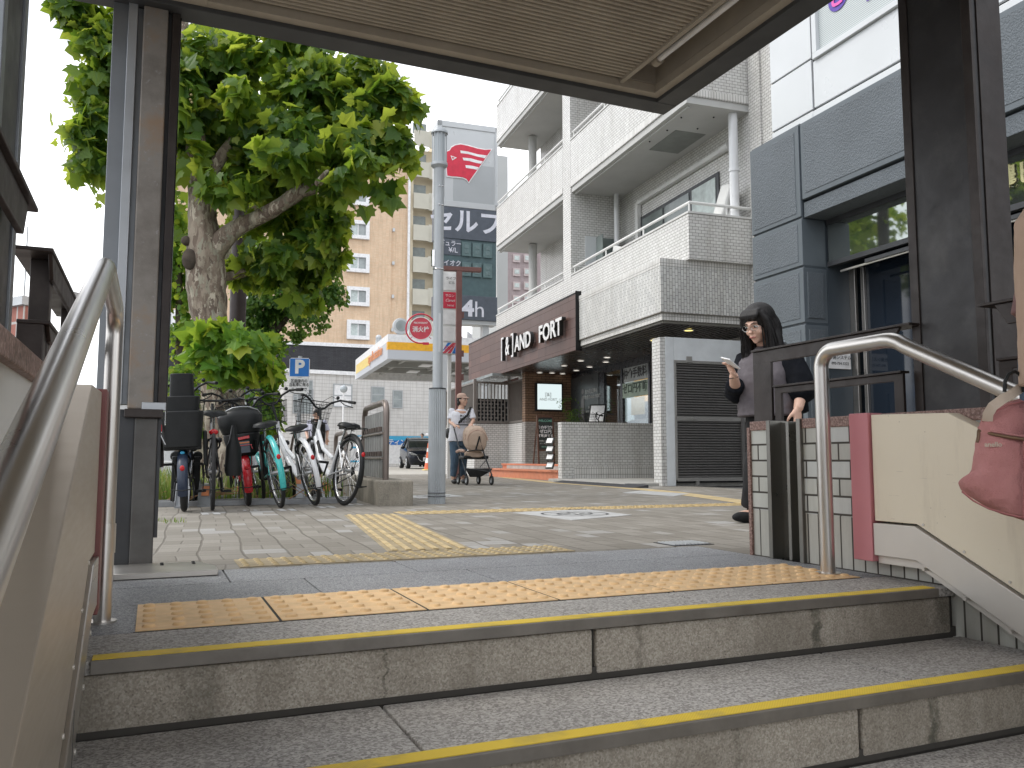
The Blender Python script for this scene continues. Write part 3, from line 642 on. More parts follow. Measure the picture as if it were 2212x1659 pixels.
# white bay marks painted behind the bicycles
b = MB()
for (u, v), (du, dv) in (((455,1110),(1,1)), ((620,1102),(1,1)), ((705,1096),(1,1)), ((765,1090),(1,1)), ((540,1103),(.5,.5))):
    p = on_ground(u, v); w = .055*du
    for s_ in (-.045, .045): b.add([(p.x+s_-w/2,p.y-.13*dv,.003),(p.x+s_+w/2,p.y-.13*dv,.003),(p.x+s_+w/2,p.y+.16*dv,.003),(p.x+s_-w/2,p.y+.16*dv,.003)], [(0,1,2,3)])
tag(b.build('bay_marking', M['cloudmosaic'], smooth=0), kind='structure')

# ================================================================ stairwell walls
def sideprof(yend, top, n=1): pass
rw = thing('tiled_stair_wall', 'low stairwell wall of grey-green glazed tiles with red granite coping, right side', 'wall', (2.62,3.2,0))
def L(b): # world -> local of the wall
    b.v = [(x-2.62, y-3.2, z_) for x, y, z_ in b.v]; return b
for y0, y1 in ((-4, 2.84), (3.06, 3.185)):
    b = MB(); b.box(2.62, y0, .215, 2.88, y1, .585); L(b).build('tile_face', M['walltile'], rw, smooth=0)
    b = MB(); b.box(2.622, y0, -1.5 if y0 < 0 else -.03, 2.88, y1, .215); L(b).build('upright_tile_base', M['walltilev'], rw, smooth=0)
    b = MB(); b.box(2.612, y0, .585, 2.90, y1, .628); L(b).build('coping', M['redgranite'], rw, smooth=0, bevel=.003)
b = MB(); b.box(2.61, 3.185, -.03, 2.90, 3.205, .60); L(b).build('end_edging', M['redgranite'], rw, smooth=0, bevel=.002)
b = MB(); b.box(2.67,2.84,0,2.88,3.06,.62); b.box(2.603,3.035,0,2.70,3.06,.628); b.box(2.603,2.84,0,2.70,2.865,.628); b.box(2.625,2.935,0,2.68,2.955,.62)
L(b).build('flood_board_guide', M['guide'], rw, smooth=0, bevel=.002)
lw = thing('stair_wall', 'low stairwell wall with brown granite coping behind the steel panel, left side', 'wall', (-.17,2.6,0))
b = MB(); b.box(-.03,-6.6,-1.5,-.28,.9,.585); b.build('wall_face', M['offwhite'], lw, smooth=0)
b = MB(); b.box(-.015,-6.6,.585,-.30,.9,.625); b.build('coping', M['redgranite'], lw, smooth=0, bevel=.003)
# ---------------------------------------------------------------- side panels (stair lift casings)
S = -.5
def panel(name, x, side, ye, label, face, strip, lip):
    t = thing(name, label, 'panel', (x, ye, 0)); th = .07*side
    yb = ye-.50; yk = ye-.29; yE = -1.6
    top = [(0,.625),(yb+.06-ye,.612),(yE-ye, .612+S*(yb+.06-yE)*-1*-1)]
    zt = .612+S*(yb+.06-yE); zb = .085+S*(yk-yE); zc = .215+S*(yk-yE)
    P = [(0,.085),(0,.625),(yb+.06-ye,.612),(yE-ye,zt),(yE-ye,zc),(yk-ye,.215),(-.005,.215),(-.005,.085)]
    b = MB(); b.prism([(-.105,.09),(-.105,.622),(yb+.06-ye,.612),(yE-ye,zt),(yE-ye,zc),(yk-ye,.215),(-.105,.215)] if 0 else [(-.10,.215),(-.10,.622),(yb+.06-ye,.612),(yE-ye,zt),(yE-ye,zc),(yk-ye,.215)], 'x', 0, th)
    b.build('face_panel', face, t, smooth=0, bevel=.003)
    b = MB(); b.prism([(-.10,.085),(-.10,.207),(yk-ye,.207),(yE-ye,zc-.008),(yE-ye,zb),(yk-ye,.085)], 'x', -.010*side, th*.8)
    b.build('skirt_trim', M['trim'] if side > 0 else M['brushed'], t, smooth=0, bevel=.003)
    b = MB(); b.box(-.012*side, -.095, .06, th, 0.0, .63); b.build('end_strip', strip, t, smooth=0, bevel=.003)
    b = MB()
    for k in range(9):
        y = yk-.03-k*.16; zz = .085+S*(yk-y)
        b.cyl((-.012*side, y-ye, zz-.012), (.01*side, y-ye, zz-.012), .006, n=8); b.cyl((-.003*side, y-ye, zz+.145), (.01*side, y-ye, zz+.145), .005, n=8)
    b.prism([(-.10,.055),(-.10,.085),(yk-ye,.085),(yE-ye,zb),(yE-ye,zb-.03),(yk-ye,.055)], 'x', .012*side, th*.5)
    b.build('fixing_flange', M['trim'], t, smooth=0)
    for q in (.42, 1.6):
        y = yk-q; b = MB(); zz = .085+S*(yk-y); b.prism([(y-ye,zz+.002),(y-ye+.0022,zz+.002),(y-ye+.0022,zz+.118),(y-ye,zz+.118)], 'x', -.0107*side, -.009*side); b.build('trim_seam', M['darkframe'], t, smooth=0)
    return t
panel('lift_casing', 2.555, 1, 2.50, 'cream sloping side panel with a pink end strip on the right stair wall', M['cream'], M['pinkstrip'], None)
panel('lift_casing', -.125, -1, 2.46, 'brushed stainless side panel with a dull red edge on the left of the stairs', M['panelsteel'], M['redstrip'], None)
# ---------------------------------------------------------------- pipe handrails
def rail(name, x, y0, yh, zt, label, r, foot, bracket):
    t = thing(name, label, 'handrail', (x, y0, 0))
    def arc(c, a0, a1, R_, n=7): return [(0, c[0]+R_*cos(a0+(a1-a0)*i/n), c[1]+R_*sin(a0+(a1-a0)*i/n)) for i in range(n+1)]
    pts = [(0,0,.0),(0,0,zt-.07)]+arc((-.07, zt-.07), 0, pi/2, .07)[1:]+[(0, yh-y0, zt)]
    for k in range(1, 4): pts.append((0, yh-y0-.03*k, zt+S*.03*k*(k/4)))
    yE = -1.6; z1 = pts[-1][2]; y1 = pts[-1][1]; pts.append((0, yE-y0, z1+S*(y1-(yE-y0))))
    b = MB(); b.tube(pts, r, 20); b.build('rail_pipe', M['pipe'], t, smooth=60)
    b = MB(); b.cyl((0,0,0),(0,0,foot),r*.88,n=20); b.cyl((0,0,0),(0,0,.006),r*1.7,n=20)
    if bracket: b.cyl((0,0,foot-.01),(0,0,.20),r*1.04,n=20); b.cyl((0,0,.19),(0,0,.27),r*1.14,n=20)
    b.build('post_sleeve', M['pipe'], t, smooth=60)
    b = MB()
    for yy in (.62, -.5):
        zz = z1+S*(y1-(yy-y0)); sx = -1 if x < 1 else 1
        b.tube([(0,yy-y0,zz-r*.6),(0,yy-y0,zz-.055),(sx*.03,yy-y0,zz-.075),(sx*.09,yy-y0,zz-.08)], .012, 10)
    b.build('bracket', M['pipe'], t)
S = -.38
rail('handrail', -.112, 2.60, 2.04, .874, 'thick polished steel pipe handrail in the left foreground', .0225, .10, True)
S = -.5
rail('handrail', 2.462, 2.555, 2.23, .885, 'bent steel pipe handrail in front of the cream panel on the right', .0285, .07, False)
# ---------------------------------------------------------------- angle-iron guard frames on the walls
def frame(x, side, ya, yb, zt, zb, label, hgt=.075, w=.06, tip=0, pw=.12, posts=(1,)):
    """tip: -1 the flange runs past the web at the near end, +1 at the far end"""
    t = thing('guard_rail', label, 'railing', (x, ya, zb)); b = MB(); dz = zt-zb; Lr = yb-ya
    b.box(0,0,dz-.010,w*side,Lr,dz)
    y0, y1 = (.10 if tip < 0 else 0), (Lr-.10 if tip > 0 else Lr); s0, s1 = (.045 if tip < 0 else 0), (.045 if tip > 0 else 0)
    b.prism([(y0,dz-hgt),(y0-s0,dz-.0105),(y1+s1,dz-.0105),(y1,dz-hgt)], 'x', .012*side, .026*side)
    b.build('top_rail', M['brownsteel'], t, smooth=0, bevel=.002)
    for q in posts:
        yy = Lr-pw if q == 1 else (.16 if q == -1 else 0)
        b = MB(); b.box(.012*side,yy,0,.026*side,yy+pw,dz-hgt+.002); b.box(.0265*side,yy+pw-.014,0,w*side,yy+pw,dz-.011); b.build('post', M['brownsteel'], t, smooth=0, bevel=.002)
frame(2.70, 1, 2.33, 3.27, .985, .625, 'tall dark angle-iron guard rail on the end of the right tiled wall', .070, .10, -1, .13)
frame(2.70, 1, 2.38, 3.12, .80, .625, 'short dark frame under the tall guard rail on the right wall', .040, .05, 0, .045, (1, 0))
frame(2.68, 1, .2, 2.02, 1.0, .55, 'dark guard rail crossing the right pillar above the pink bag', .085, .10, 1, .10, (0,))
frame(2.68, 1, .6, 1.96, .80, .58, 'short dark frame under the rail that crosses the right pillar', .04, .05, 0, .05, (1, 0))
def lframe(ya, yb, zt, zb, w, hgt, posts, pw, label):
    t = thing('guard_rail', label, 'railing', (-.25, ya, zb)); dz = zt-zb; Lr = yb-ya
    b = MB(); b.box(0,0,dz-.010,-w,Lr,dz); b.prism([(.07,dz-hgt),(.02,dz-.0105),(Lr,dz-.0105),(Lr,dz-hgt)], 'x', -.004, -.014); b.build('top_rail', M['brownsteel'], t, smooth=0, bevel=.002)
    for yy in posts:
        b = MB(); b.box(-.0145,yy-ya,0,-pw,yy-ya+.012,dz-.0105); b.box(-.0145,yy-ya+.0125,0,-.026,yy-ya+.06,dz-.0105); b.build('post', M['brownsteel'], t, smooth=0, bevel=.002)
lframe(2.36, 3.45, .985, .625, .095, .07, (2.46, 3.25), .062, 'tall dark guard rail left of the steel handrail, against the sky')
lframe(2.37, 3.3, .80, .625, .075, .045, (2.371, 3.2), .074, 'short dark frame under the taller rail on the left wall')
frame(-.25, -1, .2, 2.05, 1.0, .60, 'near dark guard rail at the far left edge, crossing the near pillar', .085, .13, 1, .10, (0,))
# ================================================================ canopy
cp = thing('entrance_canopy', 'flat stair canopy with ribbed beige ceiling and dark steel rim overhead', 'canopy', (1.2, 3.9, 0))
def C(b): b.v = [(x-1.2, y-3.9, z_) for x, y, z_ in b.v]; return b
X0c, X1c, Y0c, Y1c = -.42, 2.64, -1.5, 3.9  # unseen rear end kept short so more daylight reaches the steps
b = MB(); bw = .13
b.box(X0c, Y1c-bw, 2.43, X1c, Y1c, 2.66); b.box(X1c-bw, Y0c, 2.431, X1c, Y1c-bw, 2.66); b.box(X0c, Y0c, 2.431, X0c+bw, Y1c-bw, 2.66); b.box(X0c+bw, Y0c, 2.431, X1c-bw, Y0c+bw, 2.66)
C(b).build('rim_beam', M['beampaint'], cp, smooth=0, bevel=.003)
b = MB(); b.box(X0c+.01, Y0c+.01, 2.661, X1c-.01, Y1c-.01, 2.74); C(b).build('roof_deck', M['darkframe'], cp, smooth=0)
b = MB(); xa, xb, yb = .17, 2.235, 3.715
b.box(xa-.02, yb, 2.452, xb, Y1c-bw, 2.50); b.box(xb, yb-.0, 2.452, X1c-bw, Y1c-bw, 2.50); b.box(X1c-bw-.05, Y0c+bw, 2.452, X1c-bw, yb, 2.50)
b.box(xb, Y0c+bw, 2.470, xb+.025, yb, 2.50); b.box(X0c+bw, Y0c+bw, 2.452, xa-.02, Y1c-bw, 2.50)
C(b).build('ceiling_border', M['ceilbeige'], cp, smooth=0, bevel=.002)
b = MB(); pr = []; y = yb-.012
per = .032; n_ = int((yb-Y0c-bw)/per)
for i in range(n_):
    y = yb-.01-i*per; pr += [(y, 2.497),(y-.012, 2.497),(y-.015, 2.485),(y-.029, 2.485),(y-.032, 2.497)]
pr += [(pr[-1][0], 2.52),(yb-.01, 2.52)]
b.prism(pr, 'x', xa, xb); C(b).build('ribbed_ceiling', M['ceilbeige'], cp, smooth=0)
b = MB(); b.box(xb+.02, Y0c+bw, 2.60, X1c-bw-.04, yb, 2.62); b.box(xb+.005, Y0c+bw, 2.5, xb+.02, yb, 2.6); b.box(X1c-bw-.05, Y0c+bw, 2.5, X1c-bw-.035, yb, 2.6); b.box(xb+.02, yb-.01, 2.5, X1c-bw-.05, yb+.005, 2.6)
b.box(X0c+bw, yb+.01, 2.50, X1c-bw, Y1c-bw, 2.52); b.box(X0c+bw, Y0c+bw, 2.50, xa, yb, 2.52)
C(b).build('light_trough', M['ceiltrough'], cp, smooth=0)
b = MB(); xt = 2.345
for k in range(3):
    y1 = 3.52-k*1.30; y0 = y1-1.2
    b.cyl((xt,y0,2.525),(xt,y1,2.525),.0165,n=16,m=0)
    for y_, s_ in ((y1,1),(y0,-1)):
        b.cyl((xt,y_-.03*s_,2.525),(xt,y_+.015*s_,2.525),.028,n=16,m=1); b.box(xt-.02,y_-.02,2.53,xt+.02,y_+.03,2.60,1)
C(b).build('fluorescent_tube', [M['letterwhite'], M['ceilbeige']], cp)
# left post: bundle of frame sections
b = MB(); b.box(-.225,3.84,.68,-.165,3.90,2.66,0); b.box(-.165,3.86,.68,-.125,3.92,2.43,0)
b.box(-.165,3.82,.68,-.128,3.865,2.431,1); b.box(-.128,3.85,.68,-.105,3.90,2.429,0)
C(b).build('window_frame', [M['greyalu'], M['lightalu']], cp, smooth=0, bevel=.002)
b = MB(); b.box(-.105,3.815,.66,-.005,3.93,2.43); C(b).build('post', M['galv'], cp, smooth=0, bevel=.006)
b = MB(); b.box(-.005,3.85,.67,.012,3.90,2.429,0); b.box(.012,3.83,.67,.045,3.90,2.428,1); b.box(.045,3.86,.60,.050,4.02,2.427,2)
C(b).build('side_frame', [M['darkframe'], M['brownsteel'], M['blackglass']], cp, smooth=0, bevel=.002)
b = MB(); b.box(-.115,3.80,.625,.035,3.95,.66,0); b.box(-.05,3.81,.655,.045,3.86,.69,1); C(b).build('post_bracket', [M['brownsteel'], M['lightalu']], cp, smooth=0, bevel=.003)
b = MB(); b.box(-.075,3.84,0,.015,3.93,.626); C(b).build('post_foot', M['galvdark'], cp, smooth=0, bevel=.005)
b = MB(); b.box(-.135,3.86,0,-.075,3.95,.66,0); b.box(.015,3.85,.12,.03,3.9,.63,0); C(b).build('foot_backing', M['darkframe'], cp, smooth=0, bevel=.002)
# right pillar and left near pillar
for x0, x1, y0, y1, s_ in ((2.76,2.92,2.05,2.36,1), (-.30,-.50,1.80,2.08,-1)):
    b = MB(); b.box(x0, y0, .3, x1, y1-.0, 2.43)
    C(b).build('pillar', M['pillar'], cp, smooth=0, bevel=.004)
    b = MB(); b.box(x0-.006*s_, y1-.035, .62, x0+.01*s_, y1+.004, 2.43); b.box(x0-.006*s_, y0-.004, .62, x0+.01*s_, y0+.035, 2.43); b.box(x0+.03*s_, y0-.006, .62, x1-.0*s_, y0+.01, 2.43)
    C(b).build('pillar_flange', M['brownsteel'] if s_ > 0 else M['greyalu'], cp, smooth=0, bevel=.002)
b = MB(); b.box(2.64,2.0,2.45,2.95,2.4,2.64); C(b).build('outrigger', M['beampaint'], cp, smooth=0)
# ================================================================ tiled shop-and-flats building (local: x = into the block, y = away along the street)
AF = thing('tiled_apartment_building', 'white tiled block with stepped balconies and a brown shop fascia on its ground floor', 'building', (7.79, 11.77, 0), -R(4.74))
def part(nm, mat_, fn, par=None, bevel=0, smooth=0):
    b = MB(); fn(b); return b.build(nm, mat_, par if par else AF, smooth=smooth, bevel=bevel)
# walls
part('back_wall', M['tile'], lambda b: (b.box(1.79,-1.6,2.75,2.2,4.99,14), b.box(1.79,5.5,2.75,2.2,10.4,14), b.box(2.2,-1.2,2.75,9,10.4,14)))
part('pier', M['tile'], lambda b: (b.box(.5,4.99,2.75,2.3,5.46,14)))
part('pilaster', M['tile'], lambda b: (b.box(1.75,-.55,3.9,2.3,-.22,14), b.box(2.3,-.8,2.75,2.9,-.2,14)))
part('ground_wall', M['tileshade'], lambda b: (b.box(1.84,3.3,-.05,2.2,3.72,2.75), b.box(2.2,.2,0,2.4,3.31,2.75)))
part('ground_wall', M['tileshade'], lambda b: b.box(.5,8.16,-.05,2.3,8.4,1.43))
part('brown_tile_wall', M['tilebrown'], lambda b: b.box(.5,8.165,1.432,2.3,8.4,2.75))
# big first-floor band with upright tiles
part('first_floor_band', M['tilev'], lambda b: b.box(0,-.1,2.93,4.2,3.38,3.72))
part('band_soldier_course', M['tilesol'], lambda b: (b.box(-.004,-.104,3.723,4.2,3.38,3.85), b.box(.03,-.07,2.795,4.2,3.38,2.915)))
part('band_edge', M['oldconc2'], lambda b: (b.box(-.008,-.108,2.916,4.2,3.38,2.929), b.box(.06,-.04,2.745,4.2,3.38,2.794)))
# balconies: (y0, y1, zbot, ztop)
def balcony(y0, y1, zs, zt, wrap, slab=True):
    part('balcony', M['tile'], lambda b: (b.box(.5,y0,zs+.13,.62,y1,zt), b.box(.62,y0,zs+.13,1.79 if not wrap else 3.2,y0+.12,zt) if wrap else b.box(.62,y1-.12,zs+.13,1.79,y1,zt)))
    part('balcony_course', M['tilesol'], lambda b: b.box(.494,y0-.006 if wrap else y0,zs,3.0 if wrap else 1.7,y1,zs+.128) if slab else b.box(.6,y0+.1,zs+.1,.7,y1,zs+.12))
    if slab: part('balcony_slab', M['soffitwhite'], lambda b: (b.box(.52,y0+.02,zs-.13,3.0 if wrap else 1.79,y1,zs-.002), b.box(.60,y0+.12,zs-.17,.66,y1,zs-.13)))
    part('balcony_coping', M['offwhite'], lambda b: (b.box(.485,y0-.015,zt,.635,y1,zt+.035), b.box(.635,y0-.015,zt,3.2 if wrap else .64,y0+.135,zt+.035)))
    def rl(b):
        b.tube([(.56,y1,zt+.21),(.56,y0+.06,zt+.21)]+([(3.1,y0+.06,zt+.21)] if wrap else []), .028, 10)
        n = max(2, int((y1-y0)/1.3))
        for i in range(n+1): y = y0+.07+(y1-y0-.14)*i/n; b.cyl((.56,y,zt),(.56,y,zt+.2),.018,n=8)
        if wrap:
            for x in (1.3, 2.2, 3.05): b.cyl((x,y0+.06,zt),(x,y0+.06,zt+.2),.018,n=8)
    part('railing', M['white'], rl, smooth=40)
balcony(-.2, 4.98, 3.72, 4.65, True, False)
balcony(-.2, 4.98, 6.75, 7.86, True)
balcony(-.2, 4.98, 9.95, 11.05, True)
balcony(5.47, 10.7, 3.78, 4.65, False, False)
balcony(5.47, 10.7, 6.75, 7.9, False)
balcony(5.47, 10.7, 9.95, 11.05, False)
part('balcony_floor', M['soffitwhite'], lambda b: (b.box(.6,-.1,3.80,1.9,4.98,3.9), b.box(.6,5.5,3.80,1.9,10.6,3.9)))
part('column', M['soffitwhite'], lambda b: [b.cyl((1.25,9.6,z0),(1.25,9.6,z1),.12,n=16) for z0, z1 in ((4,6.6),(7,9.8))], smooth=60)
part('drain_pipe', M['whitegloss'], lambda b: [b.cyl((1.55,-.02,3.9),(1.55,-.02,6.62),.085,n=16), b.cyl((1.55,-.02,5.55),(1.55,-.02,5.6),.1,n=16)], smooth=60)
part('drain_pipe', M['whitegloss'], lambda b: b.cyl((1.55,4.75,3.9),(1.55,4.75,6.62),.06,n=12), smooth=60)
part('air_duct', M['offwhite'], lambda b: (b.box(1.68,.6,6.15,1.78,4.0,6.24), b.box(1.68,3.95,4.3,1.78,4.08,6.2), b.cyl((1.70,.6,6.19),(1.70,.35,6.19),.07,n=12)), bevel=.01)
part('ceiling_hatch', M['hatch'], lambda b: b.box(.95,.95,6.613,1.6,2.0,6.622))
part('soffit_bolts', M['dark'], lambda b: [b.ball((x,y,6.615),.018,8,6) for x, y in ((.75,.4),(1.3,.2),(.8,1.0),(1.3,.75),(.75,1.6))])
def win(b): b.box(1.76,.8,4.0,1.785,3.95,5.86)
w_ = part('balcony_window', M['darkframe'], win)
part('pane', M['winglass'], lambda b: (b.box(1.745,1.86,4.1,1.762,2.85,5.78), b.box(1.745,2.93,4.1,1.762,3.85,5.78)), w_)
part('pane', M['curtain'], lambda b: b.box(1.745,.9,4.1,1.762,1.74,5.78), w_)
d_ = part('balcony_door', M['whitepanel'], lambda b: b.box(.85,4.955,3.9,1.35,4.985,5.62))
part('screen_window', M['winglass'], lambda b: (b.box(1.12,4.6,4.0,1.14,4.95,5.6), b.box(1.14,4.93,4.0,1.7,4.95,5.6)))
part('small_window', M['darkframe'], lambda b: (b.box(1.76,5.9,4.2,1.785,7.3,5.5), b.box(1.76,6.2,7.4,1.785,7.6,8.8)))
part('floor_sheet', M['soffitwhite'], lambda b: b.box(2.0,-.2,6.0,2.2,3.3,6.1))
part('covered_cooler', M['offwhite'], lambda b: (b.obox((1.25,.55,4.5),(.45,.6,.7),(.1,0,.2)), b.obox((1.45,.25,4.95),(.12,.3,.9),(.15,.25,.1)), b.obox((1.6,.2,4.9),(.16,.25,.75),(-.2,.3,.3))), bevel=.04)
part('laundry_sheet', M['offwhite'], lambda b: (b.obox((.85,2.9,4.78),(.04,1.0,.12),(.3,0,.1)), b.obox((.8,3.3,4.7),(.1,.5,.12),(.1,.2,0))), bevel=.02)
# soffit of the ground floor with lamps
sf = part('soffit', M['soffitdark'], lambda b: (b.box(-.02,3.42,2.735,1.84,8.4,2.78), b.box(.02,-.05,2.738,4.2,3.42,2.744), b.box(-.02,8.4,2.735,.5,11.5,2.78)))
part('soffit_slat', M['black'], lambda b: [b.box(.1+i*.12,.0,2.728,.11+i*.12,3.3,2.738) for i in range(30)], sf)
for x, y, m_, r_ in ((.8,.37,'downlit',.085),(.82,1.67,'downlit',.085),(.8,5.16,'downoff',.08),(1.11,4.40,'downoff',.08),(1.45,5.19,'downoff',.08),(1.52,6.28,'downoff',.08),(1.53,7.14,'downoff',.08),(.82,6.23,'downoff',.08),(.83,7.95,'downoff',.08),(1.16,7.9,'downoff',.08),(1.5,8.0,'downoff',.08)):
    part('downlight', [M[m_], M['whitepanel']], lambda b: (b.cyl((x,y,2.715),(x,y,2.735),r_*.86,n=24,m=0), b.ring((x,y,2.722),r_,.012,'z',24,6,1)), smooth=50)
# fascia
fa = part('fascia', M['fascia'], lambda b: (b.box(-.06,3.44,2.72,.0,11.7,3.91), b.box(-.055,11.6,2.72,1.5,11.7,3.90), b.box(-.06,3.40,2.70,.05,3.44,3.95)))
part('fascia_edge', M['black'], lambda b: (b.box(-.075,3.395,2.70,.06,3.402,3.96), b.box(-.07,3.44,3.905,.02,11.7,3.935)), fa)
part('canopy_lining', M['winglass2'], lambda b: b.box(-.3,8.5,2.66,.5,11.6,2.73), fa)
rt = (R(90), 0, R(-90))
for body, s_, y_, z_, bo, sx_ in (('AND', .53, 6.38, 3.27, .02, 1.0), ('FORT', .53, 4.57, 3.27, .02, 1.06), ('&', .68, 7.56, 3.31, .012, .72)):
    text('shop_sign_letters', body, s_, M['letterwhite'], fa, (-.20,y_,z_), rt, .006, bo, sx=sx_); text('letter_shadow_sides', body, s_, M['letterblack'], fa, (-.145,y_,z_), rt, .045, bo, sx=sx_)  # black copies behind paint the shadow on the letter sides
def brackets(b):
    for a, c in ((7.99,8.045),(7.08,7.135)): b.box(-.21,a,3.0,-.195,c,3.60)
    b.box(-.21,7.86,3.55,-.195,7.99,3.60); b.box(-.21,7.135,3.55,-.195,7.26,3.60); b.box(-.21,7.135,3.0,-.195,7.22,3.05)
part('shop_sign_letters', M['letterwhite'], brackets, fa)
part('letter_shadow_sides', M['letterblack'], lambda b: (b.box(-.195,7.99,3.0,-.1,8.045,3.60), b.box(-.195,7.86,3.55,-.1,7.99,3.6)), fa)  # bracket sides painted black as their shadow
part('letter_shadow_sides', M['letterblack'], lambda b: (b.box(-.195,7.08,3.0,-.1,7.135,3.6), b.box(-.195,7.135,3.55,-.1,7.26,3.6)), fa)
# glazing of the shop
gz = part('shop_front', M['shopframe'], lambda b: (b.box(1.82,3.72,2.55,1.86,8.16,2.74), b.box(1.80,5.05,.3,1.86,5.16,2.56), b.box(1.80,6.06,.3,1.86,6.36,2.56), b.box(1.80,3.72,.3,1.86,3.80,2.56)))
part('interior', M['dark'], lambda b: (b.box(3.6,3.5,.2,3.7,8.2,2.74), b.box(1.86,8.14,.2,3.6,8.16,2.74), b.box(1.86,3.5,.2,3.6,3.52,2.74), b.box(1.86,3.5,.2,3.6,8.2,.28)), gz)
part('interior_wall', M['orangeglow'], lambda b: (b.box(3.0,5.0,1.9,3.05,7.4,2.6), b.box(2.6,3.6,.4,2.65,4.7,1.7), b.box(3.0,6.0,.4,3.04,7.0,1.0)), gz)  # panels glow by themselves in place of room lighting
part('interior_screen', M['screen'], lambda b: b.box(2.2,5.30,1.35,2.22,5.80,2.3), gz)
part('interior_shelf', M['wood2'], lambda b: (b.box(2.9,5.0,.3,3.0,6.0,1.4), b.box(2.6,4.7,.3,2.9,5.0,1.2)), gz)
part('glass_pane', M['shopglass'], lambda b: (b.box(1.835,3.80,.3,1.842,5.05,2.55), b.box(1.835,5.16,.3,1.842,6.06,2.55)), gz)
ps = part('poster', M['posterdark'], lambda b: b.box(1.79,6.36,1.12,1.82,8.14,2.6), gz)
part('poster_figure', M['posterfig'], lambda b: (b.prism([(7.50,1.32),(7.42,2.0),(7.36,2.1),(7.25,2.0),(7.22,1.32)], 'x', 1.783,1.789), b.lathe([(.0001,-.006),(.075,0),(.0001,.004)], (1.784,7.33,2.2), 16, axis='x')), ps)
for body, y, z_, s_ in (('貴方を近隣も', 6.80, 2.16, .13), ('不動産のAND FORT', 6.78, 2.02, .12), ('092-707-0694', 6.86, 1.22, .17), ('お気軽にご相談', 6.75, 1.76, .07), ('無料査定・購入相談・資料請求', 6.72, 1.66, .06), ('空き家・相続・売却', 6.7, 1.50, .07), ('代表取締役挨拶', 7.6, 1.26, .07)):
    text('poster_text', body, s_, M['lettergrey'], ps, (1.785, y, z_), rt, .001, .01)
part('poster_text', M['lettergrey'], lambda b: b.box(1.784,6.55,1.42,1.789,6.78,1.455), ps)
pg = part('window_banner', M['bannergrey'], lambda b: b.box(1.80,3.80,2.22,1.81,4.98,2.55), gz)
text('banner_text', '仲介手数料', .25, M['letterblack'], pg, (1.795, 4.40, 2.39), rt, .001, .025, sx=.93)
pg = part('window_banner', M['bannergreen'], lambda b: b.box(1.80,3.80,1.86,1.81,5.04,2.20), gz)
text('banner_text', 'ゼロ円不動', .25, M['letterdkgreen'], pg, (1.795, 4.42, 2.05), rt, .001, .025, sx=.97)
part('window_poster', M['posterglow'], lambda b: (b.box(1.86,4.1,1.45,1.87,4.75,1.85),), gz)
part('window_blind', M['blinddim'], lambda b: b.box(1.9,3.8,.9,1.91,4.9,1.35), gz)
# porch
part('porch_floor', M['pad'], lambda b: (b.box(0,3.7,-.02,1.84,8.2,.33),))
part('forecourt_slab', M['pad'], lambda b: b.box(-.62,.1,-.02,1.9,3.6,.055), bevel=.01)
# --- things by the shop (placed in the building frame, top level)
AFM = Matrix.Translation((7.79,11.77,0)) @ Matrix.Rotation(-R(4.74), 4, 'Z')
def afthing(nm, label, cat, x, y, z=0, group=None, rz=0): 
    p = AFM @ Vector((x,y,z)); return thing(nm, label, cat, p, -R(4.74)+rz, group)
t = afthing('low_tiled_wall', 'waist-high white tiled wall in front of the shop windows', 'wall', -.36, 3.5)
part('tile_face', M['tile'], lambda b: b.box(0,0,.30,2.25,.2,1.17), t)
part('tile_cap', M['tilesol'], lambda b: b.box(-.003,-.003,1.172,2.25,.203,1.215), t)
part('tile_foot', M['tilesol'], lambda b: (b.box(.28,-.002,.155,2.25,.2,.298), b.box(.28,-.002,0,2.25,.2,.153)), t)
part('tile_corner', M['tile'], lambda b: b.box(0,0,0,.278,.2,.298), t)
t = afthing('shutter_wall', 'white rendered wall holding a grey slatted shutter gate', 'wall', .12, 0.0)
part('render', M['stucco'], lambda b: (b.box(0.0,0,0,.165,.28,2.52), b.box(.165,0,2.12,1.62,.28,2.52), b.box(1.62,.02,2.12,4.0,.28,2.5)), t, bevel=.008)
part('tiled_edge', M['tile'], lambda b: b.box(-.10,.004,0,-.001,.276,2.51), t)
def sh(b):
    z = .13; n_ = 44
    for i in range(n_):
        zz = .14+i*(2.08-.14)/n_; h = (2.08-.14)/n_
        b.prism([(.03,zz),(.005,zz+h*.25),(.005,zz+h*.7),(.03,zz+h*.92)], 'x', .19, 1.46); b.prism([(.03,zz),(.005,zz+h*.25),(.005,zz+h*.7),(.03,zz+h*.92)], 'x', 1.52, 2.9)
sg = part('shutter', M['shutter'], sh, t)
part('shutter_frame', M['shutterframe'], lambda b: (b.box(.165,-.015,.10,.20,.04,2.12), b.box(.165,-.018,2.08,2.9,.04,2.13), b.box(.20,-.012,.08,2.9,.04,.14), b.box(.20,-.012,1.10,2.9,.03,1.17)), sg, bevel=.003)
part('mullion', M['shutter'], lambda b: b.box(1.46,-.02,.1,1.52,.04,2.1), sg)
part('backing', M['dark'], lambda b: b.box(.2,.045,.05,2.9,.06,2.1), sg)
part('lock', M['shutterframe'], lambda b: (b.box(.50,-.03,1.12,.56,-.01,1.16), b.box(.40,-.03,2.10,.5,.02,2.20), b.box(.55,-.02,.0,.6,.03,.1)), sg, bevel=.003)
for (x, L_, zz) in ((-.5, 0, 0),):
    t = afthing('rubber_ramp', 'black rubber kerb ramps lying in a row before the low tiled wall', 'ramp mat', -.85, -.6)
    for i in range(4):
        part('ramp_piece', M['rubbermat'], lambda b: b.prism([(0,0),(.30,.05),(.30,0)], 'y', i*.86, i*.86+.85), t, bevel=.004)
